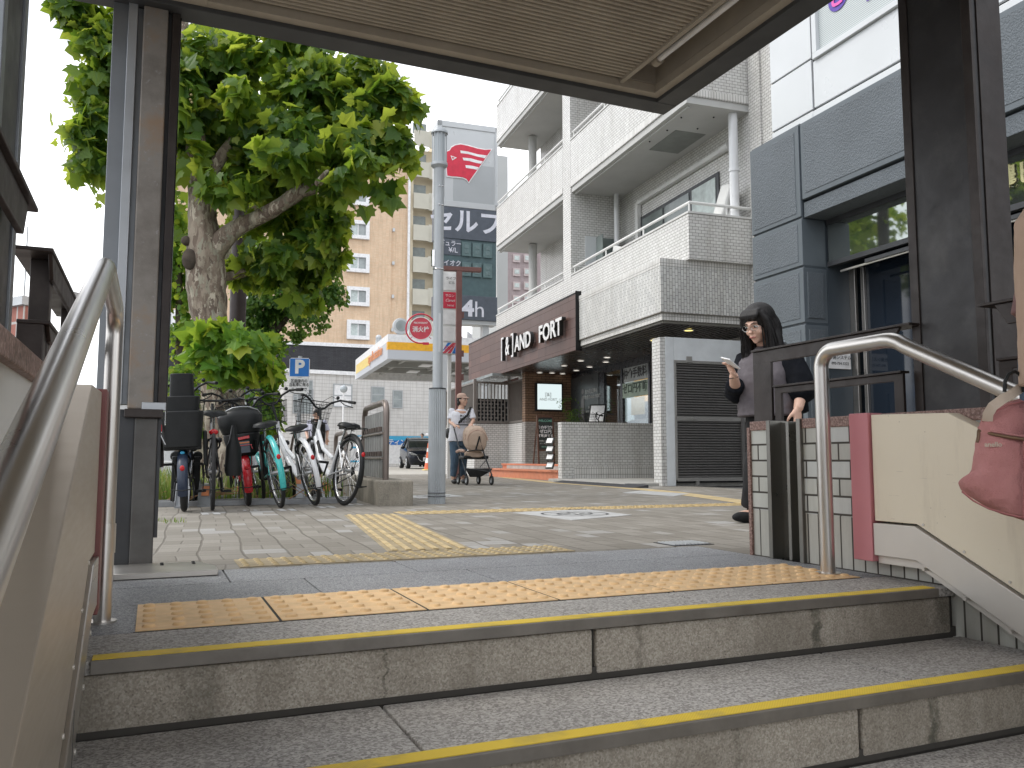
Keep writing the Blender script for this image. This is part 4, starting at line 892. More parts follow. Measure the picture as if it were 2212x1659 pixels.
t = afthing('timber_step', 'two orange wooden steps up to the shop porch', 'steps', -.36, 3.72)
part('lower_step', M['terracotta'], lambda b: (b.box(.02,0,.0,.35,4.9,.175), b.box(-.02,0,.175,.36,4.95,.215)), t, bevel=.004)
part('upper_step', M['terracotta'], lambda b: (b.box(.38,.3,.215,.7,4.9,.30), b.box(.35,.3,.30,.72,4.92,.34)), t, bevel=.004)
t = afthing('illuminated_sign', 'glowing white square light box on the brown tiled wall', 'sign', .80, 8.10, 0)
part('case', M['black'], lambda b: b.box(-.04,-.06,1.72,.72,.06,2.47), t, bevel=.01)
part('face', M['lightbox'], lambda b: b.box(0,-.07,1.76,.68,-.055,2.43), t)
text('logo_text', 'AND FORT', .10, M['lettergrey'], t, (.30,-.075,2.02), (R(90),0,0), .001)
text('logo_text', '[&]', .14, M['lettergrey'], t, (.30,-.075,2.15), (R(90),0,0), .001)
# a potted olive standing on the porch
def leaves(name, mat_, blobs, n, size, parent=None, seed=1, shape='plane', droop=.5, holes=None, keep=None):
    rnd = random.Random(seed)
    if shape == 'plane':
        pr = [(.0,-.02),(.16,-.10),(.38,-.12),(.38,.05),(.60,.17),(.47,.26),(.50,.50),(.28,.47),(.17,.66),(.0,.92)]
    elif shape == 'small': pr = [(.0,0),(.34,.12),(.42,.5),(.2,.85),(.0,1.0)]
    else: pr = [(.0,0),(.12,.3),(.12,.7),(.0,1.0)]
    k = len(pr); vs = []; fs = []; val = []
    vol = [bl[1][0]*bl[1][1]*bl[1][2] if isinstance(bl[1], tuple) else bl[1]**3 for bl in blobs]
    wts = [v_**.72*(bl[2] if len(bl) > 2 else 1) for v_, bl in zip(vol, blobs)]; tot = sum(wts); cum = []; s_ = 0
    for w in wts: s_ += w/tot; cum.append(s_)
    made = 0; tries = 0
    while made < n and tries < n*6:
        tries += 1
        r_ = rnd.random(); bi = next((i for i, c_ in enumerate(cum) if r_ <= c_), len(blobs)-1); c0, rr = Vector(blobs[bi][0]), blobs[bi][1]
        if not isinstance(rr, tuple): rr = (rr,)*3
        d = Vector((rnd.gauss(0,1), rnd.gauss(0,1), rnd.gauss(0,1))).normalized(); rad = rnd.random()**.38*(1.0 if rnd.random() < .9 else rnd.uniform(1.0,1.22))
        p = c0+Vector((d.x*rr[0], d.y*rr[1], d.z*rr[2]))*rad
        if mnoise.noise(p*2.3+Vector((seed,0,0))) < -.07 and rnd.random() < .92: continue
        if keep and not keep(p): continue
        out = Vector((d.x, d.y, d.z*.5+.35)).normalized()
        nrm = (out+Vector((rnd.gauss(0,.6), rnd.gauss(0,.6), rnd.gauss(0,.6)))).normalized()
        tip = Vector((d.x*.8+rnd.gauss(0,.4), d.y*.8+rnd.gauss(0,.4), -droop+rnd.gauss(0,.35))); tip = (tip-nrm*tip.dot(nrm)).normalized(); sd_ = nrm.cross(tip)
        sz = size*rnd.uniform(.5,1.3); fold = rnd.uniform(.05,.35); curl = rnd.uniform(-.1,.35)
        b0 = len(vs)
        for x, y in pr: vs.append(p+sz*(sd_*x+tip*y-nrm*(abs(x)*fold+y*y*curl)))
        for x, y in pr[1:-1]: vs.append(p+sz*(-sd_*x+tip*y-nrm*(abs(x)*fold+y*y*curl)))
        fs.append(tuple(b0+i for i in range(k))); fs.append((b0, b0+k-1)+tuple(b0+k+i for i in range(k-3, -1, -1)))
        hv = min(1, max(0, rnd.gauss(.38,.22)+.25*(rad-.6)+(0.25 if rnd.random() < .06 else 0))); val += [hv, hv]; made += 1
    me = bpy.data.meshes.new(name); me.from_pydata([tuple(v_) for v_ in vs], [], fs); me.materials.append(mat_)
    a = me.attributes.new('leafv', 'FLOAT', 'FACE'); a.data.foreach_set('value', val)
    o = bpy.data.objects.new(name, me); COL.objects.link(o); o.parent = parent; return o
t = afthing('potted_olive', 'dark slender olive bush in a pot between the light box and the shop poster', 'plant', 1.45, 7.3, .33)
part('pot', M['black'], lambda b: b.lathe([(.0001,0),(.16,0),(.2,.35),(.18,.35),(.17,.3),(.0001,.3)], (0,0,0), 20), t, smooth=40)
part('stem', M['barkdark'], lambda b: [b.tube([(0,0,.3),(.03*s,.02,.8),(.12*s,.05,1.3)], [.02,.015,.008], 6) for s in (-1,0,1)], t, smooth=60)
leaves('foliage', M['leafsmall'], [((0,0,1.35),(.30,.30,.42)),((-.25,-.1,1.5),(.2,.2,.2)),((.2,0,1.0),(.2,.2,.25))], 500, .075, t, 5, 'thin')
# A-frame board
t = afthing('chalkboard_sign', 'wooden A-frame chalkboard with white handwriting on the porch steps', 'signboard', .05, 6.0, .34)
def bd(b): b.prism([(0,0),(.10,1.13),(.13,1.13),(.03,0)], 'x', 0, .40)
TILT = math.atan(.10/1.13)
def tilt_box(b, x0, x1, z0, z1, y0, y1, m=0):
    vs = []
    for y in (y0, y1):
        for x, z in ((x0,z0),(x1,z0),(x1,z1),(x0,z1)): vs.append((x, y+z*.0885, z))
    b.add(vs, [(0,1,2,3),(7,6,5,4),(0,4,5,1),(1,5,6,2),(2,6,7,3),(3,7,4,0)], m)
part('frame', M['wood'], lambda b: [tilt_box(b,*q) for q in ((0,.04,0,1.16,-.02,.02),(.39,.43,0,1.16,-.02,.02),(.04,.39,1.10,1.16,-.02,.02),(.04,.39,.30,.34,-.02,.02))], t, bevel=.003)
part('rear_leg', M['wood'], lambda b: [b.tube([(x,.12,1.1),(x,.40,0)], .018, 6) for x in (.03,.40)], t)
cb = part('board', M['chalk'], lambda b: tilt_box(b,.04,.39,.34,1.10,-.005,.01), t)
for body, s_, zz, m_ in (('WELCOME', .075, 1.02, 'letterchalkg'), ('仲介手数料', .078, .86, 'letterwhite'), ('ゼロ円', .10, .76, 'letterwhite'), ('不動産です', .078, .66, 'letterwhite'), ('お気軽にご相談下さい', .036, .54, 'letterchalk'), ('ようこそ どうぞ中へ', .034, .48, 'letterchalk'), ('092-707-0694', .04, .40, 'letterchalkg')):
    text('chalk_text', body, s_, M[m_], cb, (.215, -.012+zz*.0885, zz), (R(90)-TILT,0,0), .0008, .03)
# leaflet stands
t = afthing('leaflet_stand', 'tall black stand tilting a white leaflet board above the low wall', 'stand', .95, 4.6, .34)
part('pole', M['black'], lambda b: (b.cyl((0,0,0),(0,0,.9),.015,n=10), b.cyl((0,0,0),(0,0,.02),.17,n=20)), t)
part('leaflet_board', [M['black'], M['letterwhite']], lambda b: (b.obox((0,0,1.12),(.38,.03,.55),(R(-38),0,R(-35)),0), b.obox((-.012,-.016,1.125),(.31,.03,.46),(R(-38),0,R(-35)),1)), t)
t = afthing('leaflet_stand', 'low black leaflet rack leaning at the end of the low tiled wall', 'stand', -.42, 3.95, .2)
part('rack', [M['black'], M['letterwhite']], lambda b: [b.obox((0,.05,.12+i*.17),(.2,.02,.16),(R(-28),0,R(-60)),0) for i in range(4)]+[b.obox((-.012,.045,.13+i*.17),(.15,.02,.11),(R(-28),0,R(-60)),1) for i in range(4)], t)
# fence with low wall left of the shop
t = afthing('picket_fence', 'taupe metal picket fence on a white tiled base beside the shop', 'fence', .5, 8.42)
part('tiled_base', M['tile'], lambda b: (b.box(0,0,-.05,.2,1.16,1.42), b.box(-.98,1.16,-.05,.2,1.36,1.42), b.box(-.98,1.36,-.05,-.8,6,1.42)), t)
def fc(b):
    b.box(.02,0,1.44,.08,1.2,1.5); b.box(.02,0,2.55,.08,1.2,2.6); b.box(-.98,1.18,1.44,.08,1.23,1.5); b.box(-.98,1.18,2.55,.08,1.23,2.6); b.box(-.98,1.2,1.44,-.93,6,1.5); b.box(-.98,1.2,2.55,-.93,6,2.6)
    for x, y in ((.03,1.19),(-.97,1.19)): b.box(x-.03,y-.03,1.42,x+.05,y+.05,2.66)
part('rails', M['fence'], fc, t, bevel=.004)
part('pickets', M['fence'], lambda b: ([b.box(.035,.06+i*.095,1.5,.06,.085+i*.095,2.56) for i in range(12)]+[b.box(-.90+i*.1,1.19,1.5,-.875+i*.1,1.215,2.56) for i in range(10)]+[b.box(-.965,1.3+i*.1,1.5,-.94,1.325+i*.1,2.56) for i in range(45)]), t)
part('pattern_block_wall', M['blockwall'], lambda b: (b.box(-.6,2.2,0,2.5,2.3,2.2),), t)
# ================================================================ dark blue-grey building
BA = 2.6188608
BL = thing('blue_grey_building', 'blue-grey rendered building with white metal panels above and a deep dark entrance', 'building', (6.91, 8.45, 0), -R(BA))
def pb(nm, mat_, fn, par=None, bevel=0): b = MB(); fn(b); return b.build(nm, mat_, par or BL, smooth=0, bevel=bevel)
def blockpanel(b, y0, y1, z0, z1, x=0.0):
    g_ = .012; b.box(x, y0+g_, z0+g_, x+.3, y1-g_, z1-g_)
pb('smooth_margin', M['bluesmooth'], lambda b: [b.box(0,y0+.008,z0+.008,.34,y1-.008,z1-.008) for y0,y1,z0,z1 in ((-1.10,-.17,3.27,4.39),(-1.11,-.17,2.69,3.26),(-1.11,-.17,2.02,2.68),(-1.11,-.17,1.3,2.01),(-1.11,-.17,.6,1.29),(-1.11,-.17,0,.59),(-9,-1.12,3.46,4.39),(-9,-4.9,0,3.45))], bevel=.006)
def rough(b):
    for y0,y1,z0,z1 in ((-1.02,-.23,3.33,4.32),(-1.03,-.23,2.75,3.2),(-1.03,-.23,2.08,2.62),(-1.03,-.23,1.36,1.95),(-1.03,-.23,.66,1.23),(-8.9,-1.18,3.53,4.33)): b.box(-.006,y0,z0,.02,y1,z1)
    for z0,z1 in ((2.08,2.62),(1.36,1.95),(.66,1.23)): b.box(.05,-1.118,z0,.28,-1.10,z1)
pb('rough_panel', M['bluerough'], rough, bevel=.004)
pb('core_wall', M['bluedark'], lambda b: (b.box(.02,-1.1,0,1.2,-.2,4.4), b.box(.02,-9,3.5,6,-1.1,4.36), b.box(.3,-.3,0,6,-.2,4.4)))
pb('reveal', M['bluedark'], lambda b: (b.box(.34,-1.112,0,.66,-1.09,2.72)))
pb('lintel', M['bluerough'], lambda b: (b.box(.03,-9,3.26,.40,-1.115,3.44), b.box(.10,-9,3.44,.5,-1.115,3.47)), bevel=.004)
ent = pb('entrance', M['darkframe'], lambda b: (b.box(.34,-9,2.70,.40,-1.12,2.755), b.box(.34,-9,3.20,.40,-1.12,3.27), b.box(.34,-9,2.62,.42,-1.7,2.66), b.box(.36,-2.72,0,.42,-2.66,2.7), b.box(.36,-2.6,0,.4,-2.56,2.7)))
pb('transom_glass', M['mirrorglass'], lambda b: b.box(.352,-9,2.757,.362,-1.13,3.198), ent)
pb('door_frame', M['brushed'], lambda b: (b.box(.66,-1.20,0,.70,-1.112,2.70), b.box(.70,-1.30,0,.74,-1.25,2.70), b.box(.36,-9,2.60,.38,-1.3,2.625), b.box(.70,-3.3,0,.74,-3.24,2.7)), ent, bevel=.003)
pb('dark_door', M['blackglass2'], lambda b: (b.box(.74,-3.24,0,.76,-1.2,2.7), b.box(.9,-9,0,.95,-3.24,2.7)), ent)
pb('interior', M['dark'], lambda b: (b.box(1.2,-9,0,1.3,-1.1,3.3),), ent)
t_ = text('building_name', '三濃ビル', .24, M['gold'], ent, (.34,-3.55,3.0), (R(90),0,R(-90)), .006, .02)
np_ = pb('name_plate', M['letterwhite'], lambda b: b.box(.30,-1.135,1.50,.62,-1.118,1.70))
text('plate_text', '計測システム', .055, M['letterblack'], np_, (.46,-1.14,1.63), (R(90),0,0), .001)
text('plate_text', '092-734-3222', .045, M['letterblack'], np_, (.46,-1.14,1.56), (R(90),0,0), .001)
# upper white metal panels
def up(b):
    for y0,y1,z0,z1 in ((-1.24,-.49,4.42,4.52),(-1.24,-.49,4.53,5.145),(-1.24,-.49,5.155,6.9),(-9,-1.26,4.53,5.10),(-9,-1.26,5.6+1.2,8.9),(-1.24,-.49,6.91,9)): b.box(.10,y0+.006,z0+.006,.5,y1-.006,z1-.006)
    b.box(.07,-9,4.41,.5,-1.27,4.49)
pb('white_panel', M['whitepanel'], up, bevel=.006)
pb('joint_backing', M['darkframe'], lambda b: (b.box(.13,-9,4.4,.4,-.5,9)))
pb('roof_side', M['whitepanel'], lambda b: b.box(.5,-9,4.3,6,-.49,9))
uw = pb('upper_window', M['whitepanel'], lambda b: (b.box(.06,-3.4,5.10,.2,-1.30,5.17), b.box(.06,-1.37,5.17,.2,-1.30,6.8), b.box(.06,-3.4,6.72,.2,-1.3,6.8)), bevel=.004)
pb('window_blind', M['blinds'], lambda b: b.box(.11,-3.4,5.17,.13,-1.37,6.72), uw)
for i, (ch, y) in enumerate((('さ',-1.70),('の',-2.05),('う',-2.4))):
    pl = pb('sign_patch', M['purple'], lambda b: b.lathe([(.0001,-.004),(.155,0),(.0001,.004)], (.10,y,5.66), 20, axis='x'), uw)
    text('sign_letter', ch, .27, M['magenta'], pl, (.09,y,5.66), (R(90),0,R(-90)), .001, .03)
text('sign_letter', 'SANO', .14, M['purple'], uw, (.10,-2.3,5.42), (R(90),0,R(-90)), .001)
# ================================================================ street furniture
def world_part(nm, mat_, fn, par, bevel=0, smooth=40): b = MB(); fn(b); return b.build(nm, mat_, par, smooth=smooth, bevel=bevel)
wp = world_part
# lamp post
p = on_ground(943, 1088)
t = thing('lamp_post', 'slim grey lamp post with a fluted sleeve and caged lantern in the plaza', 'lamp post', (p.x, p.y, 0))
wp('pole', M['polegrey'], lambda b: b.lathe([(.052,1.1),(.052,3.18),(.056,3.2),(.056,3.5),(.064,3.52),(.064,3.55)], (0,0,0), 24), t)
def fl(b):
    n_ = 52
    for z0, z1 in ((0,.0),): pass
    ring = lambda z: [(( .089 if i % 2 else .079)*cos(2*pi*i/n_), (.089 if i % 2 else .079)*sin(2*pi*i/n_), z) for i in range(n_)]
    b.loft([ring(0), ring(1.165)])
wp('fluted_sleeve', M['polegrey'], fl, t, smooth=20)
wp('sleeve_collar', M['darkframe'], lambda b: (b.lathe([(.06,1.16),(.089,1.165),(.089,1.178),(.05,1.18)], (0,0,0), 32), b.ring((0,0,.075),.089,.004,'z',32,6), b.ring((0,0,.11),.089,.004,'z',32,6)), t)
wp('clamp_band', M['chrome'], lambda b: (b.ring((0,0,2.42),.055,.006,'z',24,6), [b.ball((.058*cos(a),.058*sin(a),z),.009,8,6) for a in (-1.8,-1.2) for z in (3.1,3.3)], b.box(-.075,-.02,2.45,-.05,.02,2.62)), t)
ln = wp('lantern', M['lampglass'], lambda b: b.cyl((0,0,3.56),(0,0,3.88),.062,n=24), t)
wp('lantern_cage', M['polegrey'], lambda b: ([b.cyl((.076*cos(a),.076*sin(a),3.55),(.076*cos(a),.076*sin(a),3.89),.0045,n=6) for a in [2*pi*i/12 for i in range(12)]], b.lathe([(.045,3.49),(.088,3.53),(.088,3.56),(.05,3.565)], (0,0,0), 32), b.lathe([(.0001,3.93),(.07,3.925),(.088,3.90),(.088,3.88),(.0001,3.88)], (0,0,0), 32)), ln)
wp('height_label', M['signgrey'], lambda b: b.box(-.012,-.0545,1.55,.012,-.0515,1.95), t)
# guard hoops on concrete blocks beside the bicycle bays
c0 = on_ground(817, 1094)
ga = -R(4.74)
t = thing('concrete_block', 'weathered concrete block under the slatted guard hoop', 'concrete block', (c0.x, c0.y, 0), ga)
wp('block_body', M['oldconc'], lambda b: b.box(0,0,-.02,.34,2.7,.245), t, bevel=.018, smooth=0)
t = thing('guard_hoop', 'brown tubular guard hoop with grey upright slats at the right end of the bicycle row', 'barrier', (c0.x, c0.y, .24), ga)
def hoop(b, y0, y1, zt, r=.032, R_=.14, x=.12):
    pts = [(x,y0,0),(x,y0,zt-R_)]+[(x,y0+R_-R_*cos(a), zt-R_+R_*sin(a)) for a in [pi/2*k/6 for k in range(1,7)]]+[(x,y1-R_+R_*sin(a), zt-R_+R_*cos(a)) for a in [pi/2*k/6 for k in range(0,7)]]+[(x,y1,0)]
    b.tube(pts, r, 14)
wp('hoop_tube', M['browntube'], lambda b: hoop(b, .30, 1.75, .79), t, smooth=60)
wp('slat', M['slats'], lambda b: [b.box(.10,.38+i*.155,.02,.135,.38+i*.155+.13,.70) for i in range(8)], t, bevel=.004, smooth=0)
wp('cross_bar', M['browntube'], lambda b: [(b.cyl((.085,.3,z),(.085,1.75,z),.012,n=8), [b.box(.06,.42+i*.155,z+.02,.10,.44+i*.155,z+.07) for i in range(8)]) for z in (.22,.47)], t)
c1 = on_ground(745, 1056)
t = thing('guard_hoop', 'second brown guard hoop behind the two white bicycles', 'barrier', (c1.x-.12, c1.y, 0), ga)
wp('hoop_tube', M['browntube'], lambda b: (hoop(b, 0, 1.3, .86, .034), b.cyl((.12,0,.5),(.12,1.3,.5),.025,n=10)), t, smooth=60)
# parking sign
p = at(641, 1060, 12); p.z = 0
t = thing('parking_sign', 'blue P parking sign with a white notice plate below, on a grey pole', 'traffic sign', p, -R(18))
wp('pole', M['polegrey'], lambda b: b.cyl((0,.03,0),(0,.03,1.95),.03,n=14), t)
zz = at(640, 794, 12).z
sp_ = wp('blue_plate', [M['signblue'], M['signwhite']], lambda b: (b.prism([(-.145+.02,-.14),(.145-.02,-.14),(.145,-.12),(.145,.12),(.125,.14),(-.125,.14),(-.145,.12),(-.145,-.12)], 'y', -.01, 0, 1), b.box(-.136,-.0115,-.13,.136,-.009,.13,0)), t, smooth=0); sp_.location = (0,0,zz)
text('p_letter', 'P', .27, M['signwhite'], t, (.0,-.014,zz+.002), (R(90),0,0), .001, .04)
wp('notice_plate', M['signwhite'], lambda b: (b.box(-.14,-.01,zz-.335,.14,0,zz-.148), b.box(-.14,-.01,zz-.39,.14,0,zz-.34)), t, smooth=0)
for body, dz in (('区画線内の', -.20), ('自転車に限る', -.255), ('ここまで', -.325)):
    text('notice_text', body, .058 if dz > -.3 else .062, M['letterblack'], t, (0,-.013,zz+dz), (R(90),0,0), .0006, .012, sx=.82 if dz > -.3 else .95)
# brown pole behind the tree
p = at(502, 1060, 12.4); p.z = 0
tag(wp('utility_pole', M['darkpost'], lambda b: b.cyl((0,0,0),(0,0,7.5),.125,.11,24), None, smooth=60), 'dark brown round pole rising behind the plane tree trunk', 'pole').location = p
# hydrant sign
p = at(942, 1030, 20); p.z = 0; z0 = at(907, 710, 20).z
t = thing('fire_hydrant_sign', 'round red fire hydrant sign held in an open red ring', 'sign', p, -R(20))
xo = -.40
wp('pole', M['signred'], lambda b: b.cyl((0,.03,0),(0,.03,z0+.3),.035,n=12), t)
dd = wp('disc', [M['signredpale'], M['signwhite']], lambda b: (b.lathe([(.0001,-.012),(.27,-.012),(.27,0),(.0001,0)], (0,0,0), 40, 0, axis='y'), b.ring((0,-.008,0),.277,.012,'y',48,6,1)), t, smooth=30); dd.location = (xo,0,z0)
text('disc_text', '消火栓', .15, M['signwhite'], dd, (0,-.016,-.03), (R(90),0,0), .001, .02, sx=.9)
text('disc_text', 'FIRE HYDRANT', .062, M['signwhite'], dd, (0,-.016,.135), (R(90),0,0), .001, .015, sx=.8)
wp('ring_bracket', M['signred'], lambda b: (b.ring((xo,.01,z0),.36,.018,'y',48,8,0,R(15),R(285)), b.box(xo+.05,-.02,z0-.40,xo+.2,.02,z0-.34), [b.tube([(xo+.28*cos(a),.01,z0+.28*sin(a)),(xo+.36*cos(a),.01,z0+.36*sin(a))],.009,6) for a in (R(45),R(135),R(225),R(315))]), t)
t2 = thing('traffic_lamp', 'thin cream sign panel edge-on behind the lamp post', 'sign', at(938, 1030, 20.3)*1, -R(20)); t2.location.z = 0
wp('panel', M['gasyellow2'], lambda b: (b.box(-.02,-.2,z0-.75,.06,.02,z0-.05), b.ball((.06,0,z0+.05),(.10,.12,.25),10,8)), t2, bevel=.01)
# T-shaped brown post
p = at(989, 1035, 19); p.z = 0; zt = at(989, 577, 19).z
t = thing('t_post', 'reddish brown steel post with a crossbar top behind the stroller woman', 'post', p, -R(12))
wp('upright', M['brownpost'], lambda b: (b.box(-.065,-.065,0,.065,.065,zt-.1), [b.box(.065,-.03,z,.12,.03,z+.14) for z in (zt-1.2, zt-2.1, zt-2.65)]), t, smooth=0, bevel=.005)
wp('crossbar', M['brownpost'], lambda b: b.box(-.55,-.07,zt-.1,.52,.07,zt), t, smooth=0, bevel=.005)
# column of tenant signs
p = at(968, 1035, 19.6); p.z = 0
t = thing('tenant_sign_column', 'tall white sign column of stacked tenant panels beside the brown post', 'sign', p, -R(8))
def zv(v): return at(968, v, 19.6).z
wp('frame', M['offwhite'], lambda b: (b.box(-.26,-.05,zv(765),.22,.09,zv(583)), b.box(-.02,0,0,.06,.08,zv(765)), b.box(-.34,-.03,zv(775),-.27,.03,zv(588)), b.box(.17,-.07,zv(765),.24,.05,zv(583))), t, smooth=0)
pcs = [(590,628,'signwhite'),(632,667,'signred'),(671,702,'signwhite'),(706,738,'signwhite')]
for v0, v1, m_ in pcs: wp('sign_panel', M[m_], lambda b: b.box(-.21,-.065,zv(v1),.155,-.05,zv(v0)), t, smooth=0)
text('panel_text', 'ライフ', .085, M['letterblack'], t, (.02,-.068,zv(603)), (R(90),0,0), .001)
text('panel_text', '薬院ビル'[2:], .08, M['letterblack'], t, (.04,-.068,zv(612)), (R(90),0,0), .001)
text('panel_text', 'サロン', .075, M['letterwhite'], t, (-.0,-.068,zv(640)), (R(90),0,0), .001)
text('panel_text', 'Canet', .095, M['letterwhite'], t, (-.0,-.068,zv(650)), (R(90),0,0), .001, shear=.4)
text('panel_text', '(3-6163)'[1:-1], .06, M['letterwhite'], t, (.02,-.068,zv(661)), (R(90),0,0), .001)
def stripes(b):
    za, zb = zv(764), zv(741); h = zb-za
    b.box(-.21,-.062,za,.17,-.052,zb,0)
    for k, mi in ((-.30,1),(-.18,2),(-.06,2),(.06,1)):
        x0 = k; b.add([(max(-.21,min(.17,x)),-.066,z) for x, z in ((x0,za),(x0+.09,za),(x0+.09+h,zb),(x0+h,zb))], [(0,1,2,3)], mi)
wp('striped_panel', [M['signwhite'], M['signblue'], M['signredpale']], stripes, t, smooth=0)
text('panel_text', 'ENT', .12, M['signred'], t, (-.02,-.07,zv(753)), (R(90),0,0), .001, shear=.3)
# ---------------------------------------------------------------- petrol station price pylon
def face_at(o, ang, u, v, off=0.0):
    """local x, z where the view ray through (u,v) meets the vertical plane through o with direction ang"""
    d = Vector((cos(ang), sin(ang), 0)); nrm = Vector((-d.y, d.x, 0)); r = ray(u, v); q = Vector(o)-nrm*off
    l = (nrm.dot(Vector((q.x,q.y,0))))/(nrm.dot(Vector((r.x,r.y,0)))); P_ = Vector((0,0,CAM_H))+r*l
    return (P_-Vector((q.x,q.y,0))).dot(d), P_.z
o0 = at(946, 260, 30); o0.z = 0; pa = -R(4.74)
FX = lambda u, v: face_at(o0, pa, u, v)
t = thing('price_pylon', 'tall grey petrol station price pylon with a red winged emblem on top', 'sign', o0, pa)
W_ = FX(1074, 400)[0]; zT = FX(1010, 268)[1]; k = 2212/2560
c3 = lambda x, y: ((1000+x/3.318)*k, (200+y/3.318)*k)
zA = FX(*c3(500,1060))[1]; zB = FX(*c3(600,1330))[1]; z4t = FX(1030, 640)[1]; z4b = FX(1030, 692)[1]
wp('casing', M['signgrey'], lambda b: (b.box(-.02,0,zA,W_,.75,zT), b.box(-.02,-.06,zT-.22,W_,0,zT), b.box(-.02,-.06,zA,W_,0,zA+.22), b.box(-.02,-.06,zA,.16,0,zT), b.box(W_-.1,-.06,zA,W_,0,zT)), t, smooth=0, bevel=.01)
wp('upper_face', [M['signgrey'], M['signgrey2']], lambda b: (b.box(.16,-.025,zA+.22,W_-.1,-.005,zT-.22,0), b.box(.6,-.03,zA+.22,W_-.14,-.02,zA+1.7,1)), t, smooth=0)
wp('slate_panel', M['signdark'], lambda b: b.box(-.02,-.04,zB,W_,.75,zA), t, smooth=0, bevel=.01)
wp('slate_panel', M['signdark'], lambda b: b.box(-.02,-.04,z4b,W_,.75,z4t), t, smooth=0, bevel=.01)
wp('teal_body', M['signteal'], lambda b: (b.box(.02,.02,z4t,W_-.03,.7,zB), b.box(.05,-.0,z4t,.9,.03,zB)), t, smooth=0)
wp('mast', M['signgrey'], lambda b: (b.box(.3,.2,0,.55,.5,z4b), b.box(W_-.5,.2,0,W_-.25,.5,z4b), b.box(.0,.05,z4b-.15,W_,.6,z4b)), t, smooth=0)
for r_ in range(4):
    for c_ in range(3):
        x0, z1 = FX(*c3(512+c_*88, 1345+r_*165+c_*8)); x1, zb_ = FX(*c3(585+c_*88, 1465+r_*165+c_*8))
        if zb_ < z4t: continue
        wp('digit_cell', [M['signteal2'], M['digit']], lambda b: (b.box(x0,-.05,zb_,x1,.03,z1,0), b.box(x0+.09,-.06,zb_+.1,x1-.09,-.045,(z1+zb_)/2-.03,1), b.box(x0+.09,-.06,(z1+zb_)/2+.03,x1-.09,-.045,z1-.1,1)), t, smooth=0, bevel=.03)
xs, zs = FX(*c3(548,1190)); text('panel_text', 'セルフ', .98, M['signlav'], t, (xs,-.05,zs), (R(90),0,0), .004, .025, sx=.95)
xs, zs = FX(1010, 668); text('panel_text', '4', .82, M['signlav'], t, (xs,-.05,zs), (R(90),0,0), .004, .04, sx=1.1); xs2, _ = FX(1035, 668); text('panel_text', 'h', .84, M['signlav'], t, (xs2,-.05,zs-.02), (R(90),0,0), .004, 0, sx=1.05)
xs, zs = FX(*c3(392,1358)); text('panel_text', 'レギュラー', .24, M['signlav'], t, (xs,-.05,zs), (R(90),0,0), .004, .01, sx=.9)
xs, zs = FX(*c3(438,1415)); text('panel_text', '¥/L', .26, M['signlav'], t, (xs,-.05,zs), (R(90),0,0), .004, .01)
xs, zs = FX(*c3(408,1522)); text('panel_text', 'ハイオク', .25, M['signlav'], t, (xs,-.05,zs), (R(90),0,0), .004, .01, sx=.9)
wp('price_label', M['signdark'], lambda b: (b.box(.2,-.03,FX(*c3(400,1450))[1],FX(*c3(500,1400))[0],.03,zB-.02), b.box(.2,-.03,FX(*c3(400,1545))[1],FX(*c3(500,1400))[0],.03,FX(*c3(400,1500))[1])), t, smooth=0)
# winged emblem
EM = [(385,600),(410,590),(425,565),(455,548),(500,540),(560,552),(640,575),(700,585),(752,582),(700,660),(640,745),(600,800),(566,850),(548,825),(520,812),(470,805),(425,803),(390,797),(385,740),(385,680)]
pts = [FX(*c3(*q)) for q in EM]; cxm = sum(q[0] for q in pts)/len(pts); czm = sum(q[1] for q in pts)/len(pts)
em = wp('winged_emblem', M['signred'], lambda b: b.prism([(x,z) for x, z in pts], 'y', -.075, -.04), t, smooth=0)
wp('emblem_border', M['letterwhite'], lambda b: b.prism([(cxm+(x-cxm)*1.055, czm+(z-czm)*1.075) for x, z in pts], 'y', -.06, -.035), em, smooth=0)
def strp(b):
    for S0 in ([(495,590),(560,600),(640,622),(715,632),(700,655),(640,642),(560,620),(500,612)], [(515,650),(580,655),(640,672),(682,680),(668,700),(630,695),(570,678),(522,672)], [(537,712),(590,716),(648,730),(635,750),(590,742),(543,735)], [(415,632),(468,650),(430,672)]):
        q = [FX(*c3(*s_)) for s_ in S0]; b.prism(q, 'y', -.082, -.076)
    q = [FX(*c3(*s_)) for s_ in ((424,641),(452,651),(434,662))]; 
wp('emblem_stripe', M['letterwhite'], strp, em, smooth=0)
q = [FX(*c3(*s_)) for s_ in ((425,642),(450,651),(432,662))]
wp('emblem_eye', M['signred'], lambda b: b.prism(q, 'y', -.086, -.083), em, smooth=0)
# light grey slab tower right behind
o1 = at(1074, 400, 36); o1.z = 0; w1 = face_at(o1, pa, 1097, 400)[0]
tag(wp('slab_tower', M['signgrey2b'], lambda b: b.box(0,0,0,w1,4,14), None, smooth=0), 'plain light grey slab tower directly right of the price pylon', 'building'); o = bpy.data.objects['slab_tower']; o.location = o1; o.rotation_euler = (0,0,pa)
